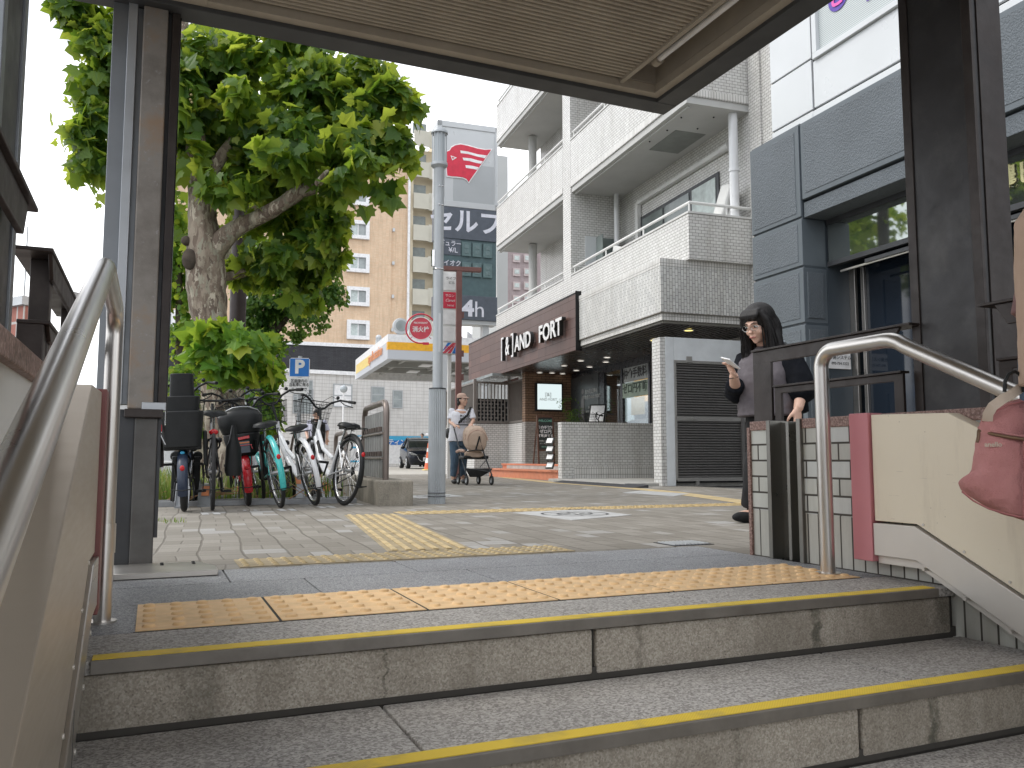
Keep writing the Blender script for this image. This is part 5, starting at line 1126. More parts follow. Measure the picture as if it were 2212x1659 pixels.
# ---------------------------------------------------------------- petrol station canopy
o2 = Vector((8.77, 33.25, 0)); t = thing('petrol_canopy', 'flat white petrol station canopy with a yellow band and orange letters', 'canopy', o2, pa)
Wc, Dc = 17, 9.2
wp('rim', M['signwhite'], lambda b: (b.box(0,0,5.30,Wc,.3,5.62), b.box(0,.3,5.30,.3,Dc,5.62), b.box(0,Dc,4.58,Wc,Dc+.3,5.62), b.box(Wc-.3,.3,4.58,Wc,Dc,5.62)), t, smooth=0)
wp('yellow_band', M['gasyellow'], lambda b: (b.box(-.005,-.006,4.97,Wc,.29,5.299)), t, smooth=0)
wp('side_band', M['gasyellow2'], lambda b: (b.box(-.008,4.6,4.85,.29,Dc,5.299)), t, smooth=0)
wp('lower_rim', M['signgrey3'], lambda b: (b.box(0,0,4.58,Wc,.28,4.969), b.box(0,.28,4.58,.28,4.6,5.299), b.box(0,4.6,4.58,.28,Dc,4.849)), t, smooth=0)
wp('deck', M['steelbeam'], lambda b: (b.box(.3,.3,5.1,Wc-.3,Dc,5.2), [b.box(.3,y,4.72,Wc-.3,y+.16,5.1) for y in (1.6,4.2,6.8)], [b.box(x,.3,4.86,x+.14,Dc,5.1) for x in (1.2,3.2,5.2,7.2,9.2,11.2)]), t, smooth=0)
wp('canopy_column', M['signgrey'], lambda b: (b.box(5.2,4.0,0,5.55,4.4,4.72), b.box(12,4,0,12.35,4.4,4.72)), t, smooth=0)
wp('canopy_lamp', M['signwhite'], lambda b: [b.box(x,y,4.66,x+.5,y+.9,4.71) for x in (2.0,4.2,6.4,8.6) for y in (2.4,5.2)], t, smooth=0)
text('station_letters', 'apollostation', .66, M['gasorange'], t, (-.05,3.0,5.10), (R(90),0,R(-90)), .01, 0, sx=1.1)
wp('floodlight', [M['signgrey'], M['winglass2']], lambda b: (b.lathe([(.24,-.305),(.0001,-.306)], (.6,.5,6.02), 20, 1, axis='y'), b.lathe([(.24,-.30),(.33,-.28),(.36,-.12),(.30,0),(.15,.12),(.0001,.16)], (.6,.5,6.02), 20, axis='y'), b.box(.5,.5,5.6,.7,.6,6.1)), t)
wp('floodlight', M['signgrey'], lambda b: (b.box(.1,3.5,5.6,.35,3.8,5.9), b.ball((.22,3.65,5.98),.14,10,8)), t)
# white block-built shop building behind
o3 = at(628, 1020, 47); o3.z = 0; ang3 = R(5); FW = lambda u, v: face_at(o3, ang3, u, v)
t = thing('white_block_building', 'low white block-faced building with small windows behind the forecourt', 'building', o3, ang3)
zt3 = FW(635, 805)[1]
wp('wall', M['whitebldg'], lambda b: b.box(-.5,0,0,26,5,zt3), t, smooth=0)
wp('roof_edge', M['signwhite'], lambda b: (b.box(-.6,-.12,zt3,26,5,zt3+.22),), t, smooth=0)
for (u0, v0, u1, v1, m_, sh_) in ((665,842,674,862,'winglass',0),(722,831,758,878,'signwhite',1),(804,837,828,868,'winglass2',0),(850,845,867,880,'winglass2',0),(636,822,672,892,'winglass2',1),(876,952,928,962,'dark',0),(930,948,960,960,'winglass',0)):
    x0, z1 = FW(u0, v0); x1, z0_ = FW(u1, v1)
    fr = wp('window', M['signgrey2'], lambda b: (b.box(x0-.06,-.05,z0_-.06,x1+.06,.02,z0_), b.box(x0-.06,-.05,z1,x1+.06,.02,z1+.06), b.box(x0-.06,-.05,z0_,x0,.02,z1), b.box(x1,-.05,z0_,x1+.06,.02,z1), b.box(x0,-.03,(z0_+z1)/2-.03,x1,.01,(z0_+z1)/2+.03)), t, smooth=0)
    wp('pane', M[m_], lambda b: b.box(x0,-.02,z0_,x1,.0,z1), fr, smooth=0)
wp('wall_lamp', M['signwhite'], lambda b: (b.ball((FW(918,940)[0],-.3,FW(918,940)[1]),.12,10,8), b.box(FW(914,947)[0],-.2,FW(914,953)[1],FW(922,947)[0],0,FW(922,946)[1])), t)
# lamp globe on a pole before the white building
p = at(739, 1020, 36); p.z = 0; zg = at(739, 845, 36).z
t = thing('globe_lamp', 'small white globe lamp on a thin pole before the white building', 'lamp post', p)
wp('pole', M['signwhite'], lambda b: b.cyl((0,0,0),(0,0,zg),.04,n=8), t); wp('globe', M['lampglass'], lambda b: b.ball((0,0,zg+.1),.17,14,10), t)
# price banners and blue hoarding
p = at(776, 1010, 24); p.z = 0
t = thing('price_board', 'white price board with blue stripes seen between the white bicycle and the guard hoop', 'sign', p, -R(8))
z5 = at(790, 952, 24).z; z0_ = at(790, 1008, 24).z
wp('board', [M['signwhite'], M['bluetag']], lambda b: (b.box(-.25,0,.12,.45,.04,z5+.12,0), [b.box(-.25,-.004,z,.45,-.001,z+.05,1) for z in (z5-.22, z5-.62)]), t, smooth=0)
for z_, s_ in ((z5-.05,'500'),(z5-.42,'000')): text('price_text', s_, .26, M['letterblack'], t, (.08,-.006,z_), (R(90),0,0), .001, .02)
o4 = at(770, 1005, 45.5); o4.z = 0
t = thing('forecourt_hoarding', 'long blue and white advertising hoarding behind the black car', 'hoarding', o4, ang3)
FH = lambda u, v: face_at(o4, ang3, u, v)
zh = FH(880, 942)[1]; xe = FH(1010, 950)[0]
wp('hoarding_board', [M['signwhite'], M['bluetag'], M['signblue']], lambda b: (b.box(0,0,.2,xe,.06,zh,0), b.box(0,-.01,zh-.25,xe,-.002,zh,1), b.box(0,-.015,zh-.5,xe*.62,-.004,zh-.25,2), b.box(xe*.72,-.02,.5,xe,-.003,zh-.75,1)), t, smooth=0)
text('hoarding_text', 'コーティング 洗車', .36, M['signwhite'], t, (xe*.38,-.03,zh-.37), (R(90),0,0), .002, .02)
# traffic cone beside the lamp post
p = on_ground(925, 1016)
t = thing('traffic_cone', 'orange and white traffic cone standing left of the lamp post foot', 'cone', p)
wp('cone_body', [M['cone'], M['signwhite']], lambda b: (b.lathe([(.17,.05),(.13,.3)], (0,0,0), 16, 0), b.lathe([(.13,.3),(.10,.5)], (0,0,0), 16, 1), b.lathe([(.10,.5),(.07,.75)], (0,0,0), 16, 0), b.lathe([(.07,.75),(.05,.9)], (0,0,0), 16, 1), b.lathe([(.05,.9),(.03,1.1),(.0001,1.12)], (0,0,0), 16, 0)), t)
wp('cone_base', M['gasyellow2'], lambda b: b.box(-.2,-.2,0,.2,.2,.05), t, bevel=.01)
# ---------------------------------------------------------------- apartment blocks
o5 = at(882, 740, 72); o5.z = 0; a5 = -R(3.6); FA = lambda u, v: face_at(o5, a5, u, v)
t = thing('orange_apartment_block', 'tall orange brick apartment block with square white-framed windows', 'building', o5, a5)
zo = FA(800, 745)[1]; zr = FA(850, 330)[1]; zc_ = FA(700, 808)[1]
wp('brick_wall', M['orange'], lambda b: (b.box(-24,0,zo,-1.6,9,zr), b.box(-1.6,.15,zo,0,9,zr-.6)), t, smooth=0)
wp('charcoal_storey', M['charbrick'], lambda b: b.box(-24,-.1,0,0,9,zo-.3), t, smooth=0)
wp('white_course', M['signwhite'], lambda b: b.box(-24,-.2,zo-.3,0,9,zo), t, smooth=0)
wp('roof_course', M['signwhite'], lambda b: b.box(-24,-.2,zr,0,9,zr+.4), t, smooth=0)
wp('down_pipe', M['signwhite'], lambda b: b.cyl((-.1,-.15,zo),(-.1,-.15,zr),.12,n=8), t)
for cu in (0, -8.5, -15.5):
    for i in range(7):
        v0, v1 = 475-72*(i-3)+0, 517-72*(i-3)
        xa_, z1 = FA(749, 691-72*i); xb_, z0_ = FA(797, 735-72*i)
        if z1 > zr-1: continue
        fr = wp('window', M['signwhite'], lambda b: (b.box(xa_+cu,-.3,z0_,xb_+cu,0,z0_+.32), b.box(xa_+cu,-.3,z1-.32,xb_+cu,0,z1), b.box(xa_+cu,-.3,z0_+.32,xa_+cu+.32,0,z1-.32), b.box(xb_+cu-.32,-.3,z0_+.32,xb_+cu,0,z1-.32)), t, smooth=0)
        mx_ = (xa_+xb_)/2+cu
        wp('pane', [M['curtain'], M['winglass2'], M['signwhite']], lambda b: (b.box(xa_+cu+.32,-.1,z0_+.32,mx_,-.02,z1-.32,0), b.box(mx_,-.1,z0_+.32,xb_+cu-.32,-.04,z1-.32,1), b.box(mx_-.04,-.14,z0_+.32,mx_+.04,-.02,z1-.32,2)), fr, smooth=0)
for i in range(5): wp('vent_cap', M['signgrey'], lambda b: b.box(FA(845, 700)[0], -.15, FA(845, 716-72*i)[1], FA(850, 700)[0], 0, FA(845, 709-72*i)[1]), t, smooth=0)
st_ = wp('stair_tower', M['beigewall'], lambda b: (b.box(.1,1.2,0,2.6,9,zr+1.0), b.box(2.5,.6,0,4.6,9,zr+2.0), b.box(.1,.2,0,.35,1.2,zr)), t, smooth=0)
wp('landing_panel', M['beigewall2'], lambda b: ([b.box(.35,0,zo-2+i*2.9,1.75,.15,zo-.6+i*2.9) for i in range(8)], [b.prism([(1.8,zo-2+i*2.9),(2.6,zo-2+i*2.9),(3.6,zo-1+i*2.9),(3.6,zo+.6+i*2.9),(2.6,zo-.4+i*2.9),(1.8,zo-.4+i*2.9)], 'y', .3, .42) for i in range(8)]), st_, smooth=0)
for i in range(8): wp('opening', M['winglass'], lambda b: b.box(.45,1.1,zo-.5+i*2.9,1.7,1.19,zo+.5+i*2.9), st_, smooth=0)
# pink mansion far behind
o6 = at(1096, 700, 105); o6.z = 0; a6 = -R(5); FP = lambda u, v: face_at(o6, a6, u, v)
t = thing('pink_apartment_block', 'distant pinkish apartment block with small paired windows', 'building', o6, a6)
wp('wall', M['pink'], lambda b: b.box(0,0,0,14,9,FP(1120, 500)[1]), t, smooth=0)
for i in range(5):
    for (u0, u1) in ((1108,1123),(1131,1143)):
        xa_, z1 = FP(u0, 553+i*29.5); xb_, z0_ = FP(u1, 563+i*29.5)
        f_ = wp('window', M['pinklight'], lambda b: b.box(xa_,-.2,z0_-.3,xb_,0,z1+.2), t, smooth=0); wp('pane', M['curtain'], lambda b: b.box(xa_+.15,-.25,z0_,xb_-.15,-.2,z1), f_, smooth=0)
o7 = at(1000, 740, 95); o7.z = 0
t = thing('balcony_apartment_block', 'far pale pink apartment block with stacked balconies under the price pylon', 'building', o7, R(58))
FB = lambda u, v: face_at(o7, R(58), u, v)
wp('wall', M['pinklight'], lambda b: b.box(-3,0,0,30,-9 if 0 else 9,14.5), t, smooth=0)
wp('balcony_slab', M['signgrey'], lambda b: [b.box(-3,-1.2,2+i*2.9,30,0,2.3+i*2.9) for i in range(5)]+[b.box(-3,-1.2,2.3+i*2.9,30,-1.1,3.1+i*2.9) for i in range(5)], t, smooth=0)
wp('balcony_window', M['winglass'], lambda b: [b.box(-2+j*3,-.05,2.6+i*2.9,-.4+j*3,0,4.4+i*2.9) for i in range(4) for j in range(10)], t, smooth=0)
# red brick block far left
o8 = at(22, 700, 75); o8.z = 0
t = thing('red_brick_block', 'distant red brick block with white grid lines seen past the left railing', 'building', o8, -R(55))
zz8 = at(35, 645, 75).z
wp('wall', M['redbrick'], lambda b: b.box(-1,0,0,2.2,2.2,zz8-.8), t, smooth=0)
wp('parapet', M['signgrey'], lambda b: (b.box(-1.3,-.3,zz8-.8,2.4,2.4,zz8), b.box(-1.8,-.5,0,-1,2.2,zz8-.9)), t, smooth=0)
wp('roof_box', M['signgrey2'], lambda b: (b.box(1.0,2,zz8,2.2,5,zz8+1.2), [b.box(-1+i*.5,0,zz8,-.95+i*.5,.05,zz8+.9) for i in range(8)]), t, smooth=0)
wp('antenna', M['signgrey2'], lambda b: b.cyl((.2,1,zz8),(.2,1,zz8+7),.07,n=6), t)
# low houses across the road on the left and a hedge line to close the view
for i, (u, D, w, h, m_) in enumerate(((392,60,9,4.5,'offwhite'),(560,62,12,5.2,'signgrey2'))):
    oo = at(u, 1000, D); oo.z = 0
    t = thing('street_house', ['low white house across the road behind the black child-seat bicycle','low grey house across the road hidden behind the bicycle row'][i], 'building', oo, R(4))
    wp('wall', M[m_], lambda b: b.box(-w/2,0,0,w/2,8,h), t, smooth=0)
    wp('roof', M['signdark'], lambda b: b.prism([(-w/2-.4,h),(w/2+.4,h),(0,h+1.4)], 'y', -.4, 8.4), t, smooth=0)
    wp('window', M['winglass'], lambda b: [b.box(x,-.04,1,x+1.2,0,2.3) for x in (-w/2+1, 0, w/2-2.4)], t, smooth=0)
p = on_ground(366, 1026)
tag(wp('kerb_block', M['offwhite'], lambda b: b.box(-.16,-.1,0,.16,.15,.40), None, bevel=.02), 'small pale concrete block on the kerb behind the leftmost bicycle', 'block').location = p
# ---------------------------------------------------------------- black hatchback
t = thing('parked_car', 'black hatchback with white number plate facing the plaza from the forecourt', 'car', Vector((at(908,1000,41.3).x, at(908,1000,41.3).y, 0)), R(-9))
t.scale = (1.0,)*3
CW = .85
def sec(y, zb, zs, zt, ws, wt, wb=None):  # half cross-section -> closed ring
    wb = wb or ws*.96
    h = [(wb*.92,zb),(wb,zb+.10),(ws,(zb+zs)/2),(ws*.995,zs-.06),(ws*.96,zs)]+([(wt+.02,zt-.08),(wt*.9,zt-.01),(wt*.4,zt)] if zt > zs+.02 else [(ws*.9,zs+.01),(ws*.7,zs+.02),(ws*.3,zs+.03)])
    return [(x,y,z) for x, z in h]+[(-x,y,z) for x, z in reversed(h)]
body = [sec(-2.02,.34,.56,.56,.55,.5),sec(-1.98,.22,.68,.68,.70,.6),sec(-1.85,.17,.80,.80,.80,.7),sec(-1.5,.17,.88,.88,.845,.7),sec(-.95,.17,.97,.97,.85,.7),sec(-.80,.17,1.0,1.0,.85,.7),sec(.0,.17,1.02,1.02,.85,.6),sec(1.2,.17,1.04,1.04,.85,.6),sec(1.75,.2,1.02,1.02,.82,.6),sec(2.0,.3,.95,.95,.72,.5)]
wp('body', M['carblack'], lambda b: b.loft(body), t, smooth=50)
cab = [(-.85,.99,.99,.74,.70),(-.2,1.02,1.42,.76,.60),(.25,1.02,1.50,.77,.60),(1.0,1.03,1.48,.77,.58),(1.5,1.04,1.36,.76,.55),(1.85,1.0,1.02,.72,.6)]
def cabf(b): b.loft([[(ws,y,z0_),(wt,y,zt),(wt*.5,y,zt+.02),(-wt*.5,y,zt+.02),(-wt,y,zt),(-ws,y,z0_)] for y, z0_, zt, ws, wt in cab])
wp('glasshouse', M['carglass'], cabf, t, smooth=30)
def rf(b):
    b.loft([[(.62,y,zt+.004),(.3,y,zt+.035),(-.3,y,zt+.035),(-.62,y,zt+.004),(-.3,y,zt+.0),(.3,y,zt+.0)] for y, zt in ((-.2,1.42),(.25,1.50),(1.0,1.48),(1.5,1.36))])
    for s in (-1,1):
        b.tube([(s*.76,-.87,.99),(s*.63,-.2,1.43),(s*.62,.25,1.51),(s*.6,1.5,1.37),(s*.72,1.88,1.02)], .035, 6); b.tube([(s*.785,.45,1.0),(s*.63,.42,1.49)], .04, 6)
wp('roof', M['carblack'], rf, t, smooth=50)
for s in (-1, 1):
    hl = wp('headlight', M['headlight'], lambda b: b.prism([(s*.40,.66),(s*.74,.80),(s*.80,.76),(s*.72,.66),(s*.5,.62)], 'y', -2.0, -1.72), t, bevel=.02); 
    wp('mirror', M['carblack'], lambda b: b.ball((s*.95,-.62,1.02),(.11,.07,.07),12,8), t)
for s in (-1, 1):
    for y in (-1.28, 1.28):
        w_ = wp('wheel', M['tyre'], lambda b: b.lathe([(.20,-.09),(.285,-.10),(.305,-.06),(.305,.06),(.285,.10),(.20,.09)], (s*.775,y,.305), 28, axis='x'), t)
        wp('rim', M['chrome'], lambda b: (b.ring((s*.86,y,.305),.19,.015,'x',28,6), [b.tube([(s*.865,y,.305),(s*.865,y+.19*cos(a),.305+.19*sin(a))],.016,5) for a in [2*pi*i/9 for i in range(9)]], b.lathe([(.0001,0),(.18,0)], (s*.80,y,.305), 20, axis='x')), w_)
gr = wp('grille', M['black'], lambda b: b.prism([(-.42,.68),(.42,.68),(.36,.45),(.25,.36),(-.25,.36),(-.36,.45)], 'y', -2.06, -1.9), t, bevel=.01)
wp('grille_trim', M['chrome'], lambda b: b.tube([(-.62,-1.93,.66),(-.42,-2.04,.60),(-.36,-2.07,.44),(-.25,-2.08,.35),(.25,-2.08,.35),(.36,-2.07,.44),(.42,-2.04,.60),(.62,-1.93,.66)], .014, 6), gr)
wp('emblem', M['chrome'], lambda b: (b.tube([(.075*cos(a),-2.075,.60+.06*sin(a)) for a in [2*pi*i/24 for i in range(24)]], .009, 5, closed=True), b.tube([(-.06,-2.08,.63),(-.025,-2.08,.60),(0,-2.08,.58),(.025,-2.08,.60),(.06,-2.08,.63)], .008, 5)), gr)
np2 = wp('number_plate', M['letterwhite'], lambda b: b.box(-.165,-2.10,.375,.165,-2.085,.54), t); text('plate_number', '18-39', .12, M['letterblack'], np2, (0,-2.104,.435), (R(90),0,0), .001, .02); text('plate_number', '福岡 500', .045, M['letterblack'], np2, (0,-2.104,.515), (R(90),0,0), .001)
wp('lower_intake', M['black'], lambda b: b.box(-.6,-2.03,.22,.6,-1.95,.31), t, bevel=.02)
# ================================================================ trees and plants
def Bb(u, v, D, ru, rv, rd=None, w=1.0):
    c = at(u, v, D); s = D/F_PX; r = (ru*s, (rd if rd else (ru+rv)/2*s), rv*s); return (tuple(c), r, w)
t0 = at(497, 1072, 10); t0.z = 0
pt = thing('plane_tree', 'big plane tree with mottled bark and wide maple-like leaves behind the bicycle row', 'tree', t0)
def trunkf(b):
    P = [(505,1085,78),(500,1040,62),(492,950,53),(486,870,50),(476,800,47),(465,740,46),(452,680,45),(444,640,50),(442,590,52),(443,530,47),(440,480,38),(436,433,33),(432,380,29),(425,310,25),(415,220,20),(405,120,15),(395,0,10)]
    rnd = random.Random(3); n_ = 28; rings = []
    for i, (u, v, r) in enumerate(P):
        c = at(u, v, 10)-t0; rr = r*8.3/F_PX
        rings.append([c+Vector((cos(a)*rr*(1+.13*mnoise.noise(Vector((cos(a)*1.5, sin(a)*1.5, i*.55)))), sin(a)*rr*(1+.13*mnoise.noise(Vector((cos(a)*1.5, sin(a)*1.5, i*.55)))), 0)) for a in [2*pi*j/n_ for j in range(n_)]])
    b.loft(rings)
trk = world_part('trunk', M['bark'], trunkf, pt, smooth=80)
sb = trk.modifiers.new('sub', 'SUBSURF'); sb.levels = sb.render_levels = 2
tex = bpy.data.textures.new('bark_lumps', 'CLOUDS'); tex.noise_scale = .16; tex.noise_depth = 3
dm = trk.modifiers.new('disp', 'DISPLACE'); dm.texture = tex; dm.strength = .07; dm.mid_level = .5
def limb(b, pts, D0=10, D1=9.6):
    n_ = len(pts); b.tube([at(u,v,D0+(D1-D0)*i/(n_-1))-t0 for i, (u,v,r) in enumerate(pts)], [r*10/F_PX for _,_,r in pts], 14)
def limbs(b):
    limb(b, [(448,560,30),(478,520,24),(510,492,19),(545,474,17),(585,458,17),(618,436,16),(650,412,16),(690,400,14),(725,395,11),(760,368,7),(800,330,4),(835,300,2)], 10, 9.7)
    limb(b, [(680,402,11),(700,385,7),(710,365,5)], 9.5, 9.3)
    limb(b, [(440,400,20),(480,330,13),(540,260,9),(600,200,6),(680,150,3)], 10, 10.5)
    limb(b, [(430,380,18),(380,330,13),(320,260,10),(250,200,6),(180,160,2)], 10, 10.2)
    limb(b, [(425,300,15),(440,200,11),(470,100,8),(500,0,6)], 10, 10.4)
    limb(b, [(445,610,13),(520,590,10),(600,570,7),(680,560,5)], 10.3, 10.9)
lm = world_part('branch', M['bark'], limbs, pt, smooth=80)
sb = lm.modifiers.new('sub', 'SUBSURF'); sb.levels = sb.render_levels = 1
dm = lm.modifiers.new('disp', 'DISPLACE'); dm.texture = tex; dm.strength = .05; dm.mid_level = .5
world_part('bark_knot', M['barkdark'], lambda b: (b.ball(at(409,560,9.78)-t0, (.085,.06,.13), 16, 12), b.ball(at(402,520,9.85)-t0, (.06,.06,.06), 12, 8)), pt, smooth=80)
CR = [Bb(450,140,10.2,110,80), Bb(570,150,10.2,110,80), Bb(690,200,10.0,90,65), Bb(780,240,9.9,75,60), Bb(845,290,9.8,55,55), Bb(885,250,9.8,34,34,w=.6), Bb(760,175,9.9,60,45), Bb(830,215,9.8,50,40), Bb(868,225,9.8,30,30,w=.7), Bb(620,110,10,80,50), Bb(700,125,9.9,85,50), Bb(785,160,9.9,75,45), Bb(850,200,9.8,48,36), Bb(885,340,9.8,30,26,w=.8), Bb(770,320,9.8,90,60), Bb(650,300,9.9,110,70),
      Bb(520,270,10.1,100,80), Bb(430,260,10.3,70,100), Bb(560,380,10.5,90,60), Bb(740,395,9.6,60,30,w=.7), Bb(820,385,9.6,50,30,w=.8), Bb(830,425,9.6,26,22,w=.5), Bb(640,360,10.2,90,40), Bb(500,400,9.7,70,45,w=.7), Bb(410,350,9.7,40,60,w=.8), Bb(395,220,9.8,50,110,w=.7),
      Bb(590,520,10.7,85,70), Bb(660,490,10.6,70,70), Bb(540,580,10.7,50,45,w=.8), Bb(700,560,10.5,40,40,w=.6), Bb(640,600,10.6,60,45,w=.9), Bb(700,470,10.0,40,50,w=.6), Bb(655,650,10.4,42,22,w=.5), Bb(700,520,10.2,55,55,w=.9), Bb(620,560,10.4,80,60), Bb(735,480,10,25,30,w=.4), Bb(715,590,10.3,20,22,w=.35),
      Bb(520,525,9.6,28,20,w=.3), Bb(745,375,9.35,34,20,w=.5), Bb(790,345,9.3,40,30,w=.7), Bb(620,330,9.4,70,50,w=.7), Bb(540,215,9.5,70,50,w=.7), Bb(905,265,9.8,18,22,w=.3), Bb(905,320,9.8,16,18,w=.3), Bb(790,450,9.6,14,10,w=.12), Bb(745,440,9.6,24,14,w=.2),
      Bb(170,20,9.8,50,50), Bb(205,90,9.8,55,50), Bb(190,175,9.8,50,60), Bb(215,240,9.8,40,50), Bb(185,290,9.7,45,35), Bb(205,345,9.8,45,35), Bb(175,375,9.7,32,20,w=.7), Bb(213,430,9.7,16,14,w=.25), Bb(290,120,10.2,90,150), Bb(300,300,10.2,70,120), Bb(130,5,9.7,26,25,w=.4)]
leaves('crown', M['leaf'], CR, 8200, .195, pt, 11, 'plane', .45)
bpy.data.objects['crown'].location = -Vector(t0)
SP = [Bb(465,722,9.2,52,34), Bb(530,742,9.1,52,36), Bb(440,765,9.2,46,26,w=.8), Bb(505,795,9.2,62,36), Bb(560,785,9.3,36,30,w=.7), Bb(428,735,9.2,22,18,w=.5), Bb(560,725,9.1,18,14,w=.4)]
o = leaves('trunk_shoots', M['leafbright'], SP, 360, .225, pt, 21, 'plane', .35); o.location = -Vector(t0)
world_part('shoot_stem', M['bark'], lambda b: [b.tube([at(485,850,9.75)-t0, at(u,(v+850)/2,9.5)-t0, at(u,v,9.2)-t0], [.012,.008,.004], 6) for u, v in ((470,700),(520,720),(560,740),(440,740),(500,690),(590,780),(430,780))], pt, smooth=60)
world_part('seed_ball', M['seedball'], lambda b: [b.ball(at(u,v,9.5)-t0, .016, 10, 8) for u, v in ((412,194),(413,205),(411,215),(414,221),(580,310),(583,325),(640,300))], pt, smooth=60)
for d in ():
    pass
t1 = Vector((.9, 15.2, 0))
p2 = thing('plane_tree', 'second plane tree farther along the kerb, mostly hidden behind the big one', 'tree', t1)
o = leaves('crown', M['leaf'], [((.6,14.2,5.2),(1.5,1.6,1.3)),((-.3,15.6,6.2),(1.5,1.7,1.5)),((1.6,15.4,6.2),(1.3,1.6,1.4)),((.6,15,7.6),(1.5,1.6,1.2)),((2.0,14.0,5.0),(.8,1.0,.8))], 1300, .22, p2, 71, 'plane', .45); o.location = -t1
world_part('trunk', M['bark'], lambda b: (b.tube([(0,0,0),(.05,-.1,1.5),(-.05,-.2,3.2),(-.2,0,5.0),(-.3,.2,7)], [.30,.23,.20,.14,.05], 16), b.tube([(-.05,-.2,3.2),(.5,-.4,4.6),(1.0,-.3,6)], [.14,.1,.04], 10)), p2, smooth=60)
# fine-leaved tree farther along the street
tb = at(590, 1040, 17); tb.z = 0
gt = thing('street_tree', 'smaller dark green fine-leaved tree behind the plane tree, reaching toward the orange block', 'tree', tb)
GB = [Bb(600,560,17,60,50), Bb(665,600,17,65,50), Bb(710,640,17,45,34), Bb(690,560,17,55,40), Bb(650,690,17,62,40), Bb(600,735,17,50,30), Bb(560,700,17,50,40), Bb(730,625,17,20,16,w=.5), Bb(620,660,17,70,45), Bb(560,640,17,60,70), Bb(550,560,17,50,60), Bb(600,700,17,50,30,w=.7), Bb(655,690,17,30,22,w=.5), Bb(700,520,17,22,22,w=.4), Bb(640,720,17,22,20,w=.3)]
o = leaves('crown', M['leafsmall'], GB, 9500, .085, gt, 31, 'small', .5); o.location = -Vector(tb)
world_part('trunk', M['barkdark'], lambda b: (b.tube([(0,0,0), at(585,850,17)-tb, at(580,740,17)-tb, at(600,640,17)-tb], [.16,.13,.11,.06], 12), b.tube([at(580,740,17)-tb, at(640,660,17)-tb, at(700,630,17)-tb], [.07,.05,.02], 8), b.tube([at(585,760,17)-tb, at(550,660,17)-tb, at(545,580,17)-tb], [.07,.05,.02], 8)), gt, smooth=60)
tb = at(395, 1040, 15); tb.z = 0
gt = thing('roadside_tree', 'bright green loose tree seen between the left post and the plane trunk', 'tree', tb)
GB = [Bb(385,480,15,40,60), Bb(380,560,15,35,60), Bb(400,640,15,35,50), Bb(395,700,15,40,50), Bb(370,620,15,30,60), Bb(420,760,15,50,40)]
o = leaves('crown', M['leafbright'], GB, 2300, .10, gt, 41, 'small', .4); o.location = -Vector(tb)
world_part('trunk', M['barkdark'], lambda b: b.tube([(0,0,0), at(392,850,15)-tb, at(390,700,15)-tb, at(385,560,15)-tb], [.14,.12,.09,.04], 10), gt, smooth=60)
tb = at(600, 1040, 14.5); tb.z = 0
gt = thing('green_shrub', 'tall bright yellow-green bush behind the plane trunk and parking sign', 'shrub', tb)
GB = [Bb(575,800,14.5,40,45), Bb(555,860,14.5,50,45), Bb(400,830,14.5,50,50), Bb(420,890,14.5,60,50), Bb(590,745,14.5,24,28,w=.6), Bb(490,930,14.5,100,40,w=.7), Bb(580,900,14.5,34,45,w=.7)]
o = leaves('foliage', M['leafbright'], GB, 4200, .10, gt, 51, 'small', .4); o.location = -Vector(tb)
world_part('stem', M['barkdark'], lambda b: [b.tube([(dx*.3,0,0),(dx*.6,0,.8),(dx,0,1.6)], [.03,.02,.01], 6) for dx in (-1.3,-.6,0,.4)], gt, smooth=60)
# ground cover under the tree: earth strip, grass and dry stems
E1 = on_ground(330, 1066); E2 = on_ground(760, 1070)
b = MB(); b.add([(-.4,8.75,.006),(1.75,8.75,.006),(2.1,13.5,.006),(-.4,13.5,.006)], [(0,1,2,3)]); tag(b.build('planting_soil', M['soil'], smooth=0), kind='structure')
rnd = random.Random(8)
def blades(name, n_, area, h, mat_, label, width=.012):
    vs = []; fs = []; val = []
    for _ in range(n_):
        x = rnd.uniform(*area[0]); y = rnd.uniform(*area[1])
        if mnoise.noise(Vector((x*2.2, y*2.2, 3))) < -.08: continue
        hh = h*rnd.uniform(.3,1.15); a = rnd.uniform(0, 2*pi); l = rnd.uniform(.1,.6)*hh; w = width*rnd.uniform(.5,1.2); dx, dy = cos(a)*l, sin(a)*l; px, py = -sin(a)*w, cos(a)*w; b0 = len(vs)
        vs += [(x-px,y-py,0),(x+px,y+py,0),(x+px*.7+dx*.4,y+py*.7+dy*.4,hh*.6),(x-px*.7+dx*.4,y-py*.7+dy*.4,hh*.6),(x+dx,y+dy,hh)]; fs += [(b0,b0+1,b0+2,b0+3),(b0+3,b0+2,b0+4)]
        c_ = rnd.random(); val += [c_,c_]
    me = bpy.data.meshes.new(name); me.from_pydata(vs, [], fs); me.materials.append(mat_); me.attributes.new('leafv','FLOAT','FACE').data.foreach_set('value', val)
    o = bpy.data.objects.new(name, me); COL.objects.link(o); return tag(o, label, 'grass', kind='stuff')
blades('roadside_grass', 5200, ((-.3,1.9),(8.9,13.3)), .34, M['grass'], 'rough grass and weeds growing round the foot of the plane tree')
blades('joint_weeds', 90, ((-.02,.24),(6.1,6.7)), .035, M['grass'], 'tiny weeds in the paving joints near the left post', .005)
b = MB()
for i in range(16):
    x = rnd.uniform(-.1,1.5); y = rnd.uniform(8.6,9.4); a = rnd.uniform(-.6,.6); L_ = rnd.uniform(.3,.9)
    b.tube([(x,y,.04),(x+L_*.5*cos(a),y+L_*.3*sin(a),rnd.uniform(.05,.22)),(x+L_*cos(a),y+L_*sin(a),rnd.uniform(.03,.12))], [.006,.005,.003], 5)
